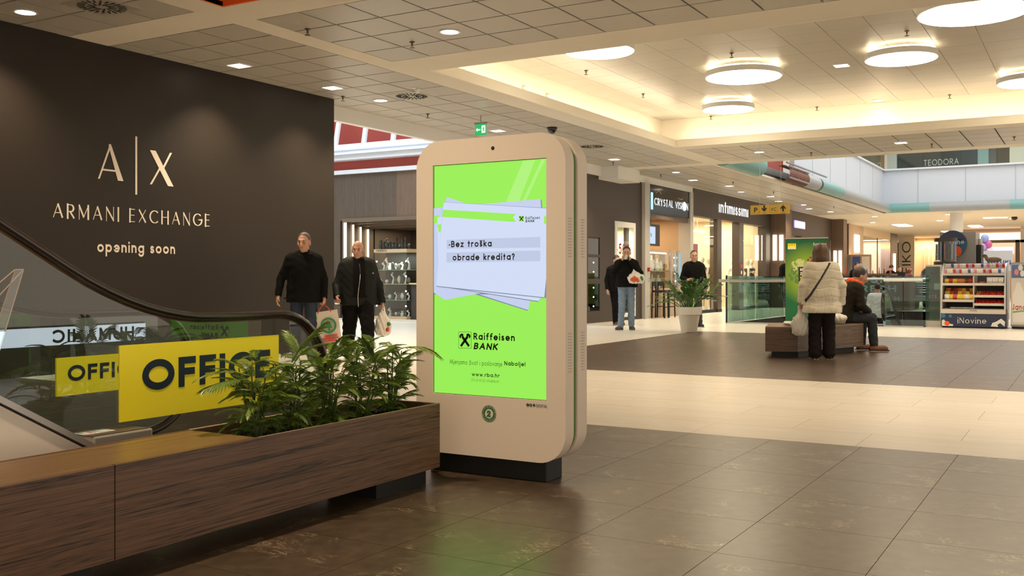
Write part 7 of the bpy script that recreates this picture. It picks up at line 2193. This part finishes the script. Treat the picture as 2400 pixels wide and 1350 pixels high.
bx('top_picture', mat('fridge_blue', (.10, .16, .35), .4, noise=.5, nscale=18), 25.08, 25.085, .99, 1.60, 1.15, 1.45, FD)
for k, (y, z, m) in enumerate(((1.5, 1.28, SN[7]), (1.38, 1.25, SN[3]), (1.42, 1.38, SN[3]), (1.25, 1.22, SN[0]))): MB().ball((25.08, y, z), (.004, .05, .07), 10, 6).build('picture_spot', m, FD)
MB().prism([(.03, 0), (.28, 0), (.30, .35), (.26, .55), (.28, .62), (.20, .80), (.17, .9), (.10, .9), (.08, .8), (.02, .62)], (25.082, 1.60, .15), fu, fv, .002).build('bottle_print', mat('bottle_white', (.74, .72, .70), .3), FD)
MB().prism([(.02, .0), (.30, .04), (.31, .07), (.02, .04)], (25.079, 1.60, .36), fu, fv, .001).build('green_swoosh', mat('swoosh_green', (.15, .4, .08), .4), FD)
MB().ball((25.08, 1.15, .6), (.004, .16, .3), 14, 8).build('green_print', mat('print_lime', (.4, .6, .15), .4), FD)
text('fridge_letters', 'Jana', (25.078, 1.585, .43), fu, fv, .13, .17, mat('print_red', (.45, .03, .03), .4), FD, width=.27)
t = thing('stuffed_duck', 'brown stuffed duck sitting on top of the snack display', 'ornament', (25.5, 2.02, 1.5))
Sdf((-.1, -.26, 0), (.1, .26, .24), .01).ell((0, -.02, .07), (.07, .17, .065)).cap((0, .12, .1), (0, .15, .15), .04, .035).ell((0, .16, .16), (.04, .05, .04)).cap((0, .2, .15), (0, .24, .145), .014).cut(lambda X, Y, Z: .003 - Z).build('duck_body', mat('duck_brown', (.16, .10, .06), .7, noise=.5, nscale=25), t)
MB().ball((0, .165, .165), (.043, .05, .038), 10, 8).build('duck_head', mat('duck_dark', (.02, .04, .02), .5), t, smooth=True, local=True)
SZ = thing('display_board', 'white display board with blue lettering behind the snack display', 'board', (31, 1.9, 0))
bx('board', mat('board_white', (.66, .68, .74), .5), 31, 31.04, 1.95, 2.85, 1.35, 1.92, SZ); MB().tube([(31.02, 2.05, 0), (31.02, 2.05, 1.35)], .03, 6).tube([(31.02, 2.75, 0), (31.02, 2.75, 1.35)], .03, 6).build('leg', M_STEEL, SZ)
text('board_letters', 'SUZUKI', (30.998, 2.60, 1.52), fu, fv, .13, .2, mat('board_blue', srgb(25, 50, 130), .5), SZ, width=.60)
t = thing('navy_counter', 'navy counter with pale lettering behind the snack display', 'counter', (34, 3.2, 0)); bx('body', M_NVY, 34, 34.5, 2.35, 3.3, 0, 1.75, t); text('counter_letters', 'U VAMA', (33.998, 3.1, 1.45), fu, fv, .1, .12, M_SHEET, t, width=.5)
BL = thing('balloon_bunch', 'bunch of pink, lilac and yellow balloons before the purple lit shop', 'balloons', (40, 3.45, 0))
for k, (y, z, c) in enumerate(((0, 0, 'pink'), (.14, .1, 'lilac'), (-.12, .12, 'white'), (.03, .24, 'lilac'), (-.1, .32, 'pink'), (.1, .36, 'blue'), (-.02, .5, 'blue'), (.16, -.06, 'yellow'), (-.1, -.1, 'pink'), (.05, -.22, 'red'))):
    MB().ball((40 + .05 * (k % 3), 3.45 + y * 1.3, 2.0 + z * 1.2), (.14, .14, .16), 12, 8).build('balloon', mat('balloon_' + c, {'pink': (.6, .12, .35), 'lilac': (.45, .3, .7), 'white': (.8, .75, .8), 'blue': (.3, .4, .75), 'yellow': (.75, .6, .1), 'red': (.4, .03, .08)}[c], .25), BL, smooth=True)
MB().tube([(40, 3.45, 0), (40, 3.45, 1.9)], .012, 6).build('stick', M_WHITE, BL)
MB().cyl((40, 3.45), .15, 0, .05).build('base', M_WHITE, BL)
t = thing('black_camera_pole', 'black pole with a camera head behind the fridge', 'pole', (32, .95, 0)); MB().tube([(32, 1.55, 0), (32, 1.55, 2.0)], .035, 8).build('pole', M_BLACK, t); MB().box(31.9, 32.1, 1.4, 1.6, 1.95, 2.05).build('head', M_BLACK, t)

# ------------------------------------------------------------------ beyond the well: cafe counters, car, people
CF = thing('sandwich_counter', 'wooden sandwich counter with white FRESH lettering beyond the well', 'counter', (37.6, 7, 0))
M_CFW = wood('counter_wood', (.09, .055, .03, 1), (.2, .13, .075, 1), 'z', 1, .5)
bx('front_panel', M_CFW, 37.4, 37.5, 6.25, 9.3, 0, 1.25, CF); bx('worktop', M_CFW, 37.35, 38.6, 6.2, 9.3, 1.25, 1.32, CF); bx('end_panel', mat('end_brown', (.16, .075, .035), .5), 37.4, 38.6, 5.6, 6.2, 0, 1.15, CF)
for k, (s_, w_) in enumerate((('USH', 1.0), ('FRESH', 1.5), ('SANDWICH', 1.6))): text('front_letters', s_, (37.39, 7.55 if k else 7.3, .98 - .32 * k), fu, fv, .24 if k < 2 else .16, .22, mat('grey_print', (.55, .55, .55), .6), CF, width=w_)
rf = random.Random(4)
for k in range(14):
    tag(MB().lathe([(.03, 0), (.035, .06), (.02, .10), (.015, .12 + .05 * (k % 3))], (37.6 + rf.uniform(0, .5), 6.3 + k * .2, 1.32), 8).build('bottle', SN[(k * 5) % 8], None, smooth=True), 'small %s bottle on the sandwich counter top, %s' % (COLN[(k * 5) % 8], nth(13 - k)), 'bottle', 'bottles and jars on the sandwich counter')
def bystander(px, d, label, coat, hairm, yaw, H=1.72, style='short', **kw):
    q = Person(label, at_px(px, d), yaw, H, 1.05, dict(kw.get('pose', {})), hpitch=kw.get('hp', 0), vox=.016)
    q.jacket(coat, .85, .026).trousers(C_PANT).shoes(); q.hair(hairm, style)
    return q
bystander(2006, 36, 'man in black standing behind the woman in beige, near the brown pillar', C_BLACK, H_DARK, CAMDIR + .5, 1.72)
bystander(2016, 38, 'woman with grey blond bobbed hair beyond the seated man', mat('coat_grey', (.4, .38, .36), .8), H_BLOND, YAW, 1.70, 'bob')
bystander(2088, 42.5, 'person in black bending over the sandwich counter', C_BLACK, H_DARK, RIGHT + .3, 1.72, hp=.4)
bystander(2108, 43.5, 'person with grey hair beside the one bending over the counter', C_DBROWN, H_GREY, CAMDIR, 1.68)
bystander(2131, 45.0, 'person with dark red hair beyond the sandwich counter', mat('coat_wine', (.10, .02, .02), .8), mat('hair_red', (.12, .02, .015), .5), RIGHT, 1.6, 'bob')
# parked car shown at the far side of the well
CAR = thing('show_car', 'grey car with chrome grille parked beyond the escalator well', 'car', (41.3, 5.0, 0), R(180))
M_CARP = mat('car_paint', (.03, .045, .05), .25, .3, coat=.6)
S_ = Sdf((-2.3, -1.0, .15), (2.3, 1.0, 1.75), .045)
for x0, x1, w, z, r_ in ((-1.9, 1.95, .55, .62, .34),): S_.cap((x0, -w, z), (x1, -w, z), r_, k=.1).cap((x0, w, z), (x1, w, z), r_, k=.1).cap((x0, 0, z), (x1, 0, z), .36, k=.1)
S_.cap((.9, -.5, .82), (1.8, -.5, .80), .22, k=.1).cap((.9, .5, .82), (1.8, .5, .80), .22, k=.1).cap((1.0, 0, .85), (1.8, 0, .82), .22, k=.1)
S_.cap((-1.5, -.45, 1.25), (.1, -.45, 1.28), .32, k=.12).cap((-1.5, .45, 1.25), (.1, .45, 1.28), .32, k=.12).cap((.1, -.5, 1.2), (.75, -.55, .95), .25, .15, k=.1).cap((.1, .5, 1.2), (.75, .55, .95), .25, .15, k=.1)
for x in (-1.35, 1.4):
    for y in (-.95, .95): S_.cap((x, y - .2, .36), (x, y + .2, .36), .40, k=.02, mode='s')
S_.build('body', M_CARP, CAR)
for x in (-1.35, 1.4):
    for y in (-.78, .78):
        w_ = MB(Matrix.Translation((x, y, .34)) @ Matrix.Rotation(R(90), 4, 'X')); w_.lathe([(.18, -.1), (.33, -.1), (.34, -.07), (.34, .07), (.33, .1), (.18, .1)], seg=24).build('wheel', M_BLACKM, CAR, smooth=True, local=True)
for k in range(5): MB().box(2.24, 2.30, -.62, .62, .62 + k * .085, .655 + k * .085).build('grille_bar', M_CHROME, CAR, bevel=.01, local=True)
MB().box(2.2, 2.25, -.66, .66, .58, 1.0).build('grille', M_BLACK, CAR, local=True); MB().box(2.18, 2.32, -.85, .85, .32, .52).build('bumper', M_GREY, CAR, bevel=.03, local=True)
for y in (-.78, .78): MB().ball((2.12, y, .86), (.12, .16, .10), 12, 8).build('headlamp', emit('headlamp_glass', (.7, .85, 1), .5), CAR, smooth=True, local=True)
MB().box(1.9, 2.3, -1.05, -.95, .85, .95).build('mirror', M_BLACK, CAR, local=True)
MB().add([(.28, -.52, 1.42), (.28, .52, 1.42), (.95, .60, 1.04), (.95, -.60, 1.04)], [(0, 3, 2, 1)]).build('windscreen', mat('car_glass', (.02, .03, .035), .05), CAR, local=True)
t = thing('yellow_banner', 'yellow green advertising banner beyond the glass cabinet', 'banner', (36.4, 4.45, 0)); bx('sheet', mat('banner_lime', (.50, .55, .04), .5), 36.4, 36.42, 4.2, 4.72, .12, 1.35, t); bx('base', M_BLACKM, 36.3, 36.5, 4.2, 4.72, 0, .12, t)
text('banner_letters', 'KAVA', (36.39, 4.60, .62), fu, fv, .09, .2, M_BLACK, t, width=.34); text('banner_letters', 'BAR', (36.39, 4.55, .45), fu, fv, .09, .2, M_BLACK, t, width=.26)

# ------------------------------------------------------------------ far end of the mall
M_FARW = mat('far_wall_warm', (.62, .48, .34), .7)
tb = thing('pillar', 'big square pillar, dark wood on one side and pale with twin tubes on the other', 'pillar', (55.9, 11.4, 0))
bx('shaft', M_SLATWOOD, 54.0, 57.8, 11.1, 11.68, 0, CEIL, tb); bx('pale_face', mat('pillar_pale', (.50, .37, .26), .6), 54.0, 57.8, 11.08, 11.1, 0, CEIL, tb)
for x in (55.35, 56.05): bx('light_tube', E_TUBE, x, x + .3, 11.0, 11.07, 2.55, 3.5, tb)
t = thing('poster_frame', 'wooden poster stand with three pictures before the pale pillar', 'poster', (52, 10, 0)); bx('frame', mat('frame_wood', (.4, .28, .18), .6), 52.0, 52.1, 9.6, 11.0, .9, 2.35, t)
for k in range(3): bx('picture', (SN[3], SN[4], M_GREY)[k], 51.98, 52.0, 9.68 + k * .45, 10.05 + k * .45, 1.0, 2.25, t)
MB().tube([(52.05, 9.7, 0), (52.05, 9.7, .9)], .05, 6).tube([(52.05, 10.9, 0), (52.05, 10.9, .9)], .05, 6).build('leg', M_STEEL, t)
struct(MB().box(57.8, 72, 13.8, 14, 0, CEIL).box(57.8, 66.5, 11.1, 11.3, 3.55, CEIL).box(57.7, 57.8, 11.1, 14, 0, CEIL).build('wall_far_shop', M_CREAMW))
area('far_shop_light', (62, 12.4, 3.9), 8, 420, (1, .88, .70), sizey=2)
t = thing('shop_window', 'bright shop window full of coloured goods between the far pillars', 'window', (62, 11.1, 0)); bx('pane', glass('shop_glass'), 57.8, 66.5, 11.1, 11.12, .05, 3.55, t); MB().box(62, 62.08, 11.08, 11.13, 0, 3.55).build('mullion', M_BLACKM, t)
bx('lilac_light', emit('lilac_strip', (.5, .4, 1.0), 1.4), 58.2, 66, 13.6, 13.7, 2.35, 2.5, t); bx('lit_pelmet', MATS['cove_warm'], 58.2, 66, 13.5, 13.7, 2.9, 3.3, t)
for k in range(40):
    a, b = 58.4 + (k % 10) * .8, (k // 10)
    tag(bx('shop_goods', SN[(k * 3 + b) % 8], a, a + .45, 12.0 + b * .35, 12.2 + b * .35, .6 + .35 * b, .95 + .4 * b + .2 * (k % 3), None), '%s article, %s on step %s in the far bright window' % (COLN[(k * 3 + b) % 8], nth(k % 10), ('one', 'two', 'three', 'four')[b]), 'goods', 'goods in the far bright shop window')
t = thing('display_steps', 'stepped white display behind the far shop window', 'shelf', (62, 12.5, 0))
for b in range(4): bx('step', M_WHITE, 58.2, 66.2, 11.95 + b * .35, 12.25 + b * .35, 0, .6 + .35 * b, t)
tb = thing('pillar', 'narrow dark pillar with one light tube beside the watch wall', 'pillar', (67, 11.2, 0)); bx('shaft', M_SLATWOOD, 66.5, 69.0, 11.08, 11.7, 0, CEIL, tb); bx('light_tube', E_TUBE, 67.4, 67.8, 11.0, 11.07, 1.5, 2.75, tb)
t = thing('watch_wall', 'pale wall panel with dark lettering running upward', 'wall panel', (70, 11, 0))
bx('panel', mat('watch_panel_pale', (.85, .74, .60), .6), 72, 72.2, 10.5, 11.5, 0, CEIL, t); bx('dark_niche', M_SHELFD, 69.3, 72.0, 11.5, 11.6, 0, 3.6, t)
text('panel_letters', 'SEIKO', (71.98, 10.72, .9), (0, 0, 1), (0, 1, 0), .56, .12, M_BLACK, t, width=2.75, thin=.09)
far = struct(MB().box(76, 76.3, 3, 11, 0, CEIL).box(72.2, 76, 11, 11.3, 0, CEIL).build('wall_far', M_FARW))
for k in range(5):
    t = thing('curtain', 'pale curtain panel number %s from the left on the far warm wall' % ('one', 'two', 'three', 'four', 'five')[k], 'curtain', (75.8, 10.2 - k * .9, 0))
    mb = MB()
    pts = [(i * .09, .05 * math.sin(i * 1.7)) for i in range(9)]
    mb.add([(75.8 + q, 10.4 - k * .9 - x, 0.02) for x, q in pts] + [(75.8 + q, 10.4 - k * .9 - x, 3.3) for x, q in pts], [(i, i + 1, 10 + i, 9 + i) for i in range(8)])
    mb.build('cloth', mat('curtain_%d' % (k % 2), ((.5, .38, .28), (.35, .28, .36))[k % 2], .8), t, smooth=True)
area('far_wall_light', (75, 7.5, 3.9), 1.2, 420, (1, .80, .50), sizey=7)
tc_ = thing('white_column', 'round white column rising behind the news kiosk', 'column', (47.5, 4.7, 0)); MB().cyl((47.6, 5.2), .27, 0, CEIL, 24).build('shaft', M_WHITE, tc_, smooth=True); MB().cyl((47.6, 5.2), .3, 0, .2, 24).build('foot', M_GREY, tc_, smooth=True)
# bright shop with lilac light at the far right
PS = thing('lilac_shop', 'far shop front with a lilac light strip and brown back wall', 'shop', (62, 5, 0))
bx('back_wall', mat('shop_brown', (.35, .24, .15), .7), 64, 64.2, -2, 7.2, 0, CEIL, PS); bx('lilac_strip', emit('lilac_strip2', (.55, .42, 1.0), 2.0), 62.9, 63, 3.9, 6.6, 2.55, 2.95, PS); bx('warm_strip', emit('cove_warm2', (1, .82, .5), 1.6), 62.9, 63.0, -1, 7, 3.35, 3.75, PS)
bx('door_post', M_SLATWOOD, 61.8, 62.2, 3.55, 3.75, 0, 3.3, PS); bx('lintel', M_SLATWOOD, 61.8, 62.2, -1, 6.8, 3.15, 3.3, PS); bx('white_jamb', mat('jamb_pink', (.62, .52, .46), .6), 61.8, 62.3, 2.2, 3.5, 0, CEIL, PS)
area('lilac_shop_light', (63, 3, 3.9), 1, 320, (1, .85, .62), sizey=7)
for i, (x, y, l, a, b) in enumerate(((57, 8.9, 'long bright ceiling panel before the watch wall', 2.2, .7), (60, 5.6, 'bright ceiling panel right of the white column', 2.0, .6), (66, 6.5, 'far long bright ceiling panel above the lilac shop', 1.4, 3.0), (52, 4.0, 'near bright ceiling panel right of the white column', .5, 1.0))):
    t = thing('ceiling_panel_light', l, 'ceiling lamp', (x, y, CEIL)); bx('diffuser', E_LAMP, x - a / 2, x + a / 2, y - b / 2, y + b / 2, CEIL - .03, CEIL - .01, t); bx('frame', M_WHITE, x - a / 2 - .05, x + a / 2 + .05, y - b / 2 - .05, y + b / 2 + .05, CEIL - .01, CEIL, t)
for x, y in ((52, 3.2),):
    t = thing('dome_camera', 'small dark dome camera under the %s ceiling' % ('far white' if x > 40 else 'walkway'), 'camera', (x, y, CEIL)); MB().ball((0, 0, -.05), (.14, .14, .12), 12, 8).build('dome', M_BLACK, t, smooth=True, local=True)

# ------------------------------------------------------------------ watch shop in the side corridor
SH = thing('watch_shop', 'shop front with nested glowing portal frames and a goods cabinet', 'shop', (21.5, 16.3, 0))
M_FRM = mat('portal_brown', (.13, .095, .065), .5)
for k, (yl, z) in enumerate(((17.85, 2.70), (17.87, 2.66), (17.89, 2.61), (17.90, 2.56))):
    x = 21.45 + k * .35
    MB().box(x, x + .14, yl - .02, yl + .14, 0, z + .10).box(x, x + .14, 14.62, yl - .02, z, z + .10).build('portal_frame', M_FRM, SH)
    bx('light_strip', E_TUBE, x - .012, x - .002, yl - .02, yl + .07, .05, z - .02, SH)
    bx('soffit', mat('portal_gold', (.38, .28, .15), .5), x + .14, x + .35, 14.62, yl, z + .06, z + .1, SH); bx('side_panel', M_FRM, x + .14, x + .35, yl + .05, yl + .1, 0, z + .06, SH)
bx('soffit', M_FRM, 22.8, 24.6, 14.62, 18.0, 2.6, 2.7, SH); bx('side_panel', M_FRM, 22.8, 24.6, 17.95, 18.05, 0, 2.6, SH)
bx('back_wall', mat('watch_back', (.045, .03, .024), .5), 24.6, 24.7, 14.5, 18.1, 0, 2.85, SH)
area('watch_shop_light', (22.9, 16.3, 2.55), 2.2, 55, (1, .86, .62), sizey=2.6)
WC = thing('watch_cabinet', 'tall glass cabinet full of metal goods in the corridor shop', 'cabinet', (21.6, 16.3, 0))
cy0, cy1 = 15.78, 16.88
MB().box(21.45, 22.0, cy0, cy1, 0, .12).box(21.45, 22.0, cy0, cy1, 1.84, 1.93).build('carcase', mat('cabinet_birch', (.5, .38, .22), .5), WC)
bx('back_panel', M_SHELFD, 21.97, 22.0, cy0, cy1, .12, 1.84, WC)
for k in range(8): MB().ball((21.5, cy0 + .06 + (k % 2) * .98, .4 + .4 * (k // 2)), .022, 8, 6).build('glow_bead', E_WIN, WC)  # glowing beads put in as sparkle in the cabinet corners
for z in (.55, .98, 1.36): bx('shelf', mat('shelf_green_glass', (.25, .32, .24), .15) if z != .98 else mat('shelf_birch', (.55, .45, .25), .4), 21.46, 21.97, cy0, cy1, z, z + .014, WC)
bx('pane', glass('shop_glass'), 21.445, 21.45, cy0, cy1, .12, 1.84, WC)
text('header_letters', 'HEBRO', (21.448, 16.80, 1.865), fu, fv, .05, .16, M_BLACK, WC, width=.36)
area('watch_cabinet_light', (21.5, 16.3, 1.82), .08, 14, (.9, 1.0, .9), sizey=1.0)
bx('counter', mat('shelf_birch', (.55, .45, .25), .4), 21.5, 22.2, 14.9, 15.74, .98, 1.02, SH); bx('counter_front', M_SHELFD, 21.6, 22.1, 14.9, 15.74, 0, .98, SH)
M_TRK = [mat('trinket_dark', (.05, .05, .05), .25, .7), mat('trinket_silver', (.5, .5, .48), .2, .9), mat('trinket_brown', (.12, .08, .06), .4), mat('trinket_pale', (.6, .58, .5), .4)]
tk = random.Random(8)
for z in (.12, .57, 1.0, 1.38, 1.93):
    for c in range(10):
        y = cy0 + .08 + c * .104; h_ = tk.uniform(.14, .33); m = M_TRK[(c * 3 + int(z * 10)) % 4] if z < 1.9 else M_TRK[0]
        kind = tk.randrange(3)
        mb = MB()
        if kind == 0: mb.lathe([(.05, 0), (.06, h_ * .4), (.03, h_ * .7), (.045, h_)], (21.65, y, z), 10)
        elif kind == 1: mb.tube([(21.65, y, z), (21.65, y - .03, z + h_ * .5), (21.65, y + .04, z + h_ * .8), (21.65, y, z + h_)], [.05, .03, .045, .02], 8)
        else: mb.ball((21.65, y, z + h_ * .35), (.05, .06, h_ * .35), 10, 8)
        tag(mb.build('ornament', m, None, smooth=True), 'small %s ornament, %s on the %s of the corridor cabinet' % (('dark', 'silver', 'brown', 'pale')[M_TRK.index(m)], nth(9 - c), {.12: 'floor', .57: 'lowest shelf', 1.0: 'middle shelf', 1.38: 'top shelf', 1.93: 'roof'}[z]), 'ornament', 'ornaments on the %s of the tall glass cabinet' % {.12: 'floor', .57: 'lowest shelf', 1.0: 'middle shelf', 1.38: 'top shelf', 1.93: 'roof'}[z])
t = thing('bench_box', 'low pale step under the corridor cabinet', 'step', (21.3, 16.3, 0)); bx('step', M_SHELFW, 21.2, 21.44, 15.0, 17.9, 0, .05, t)
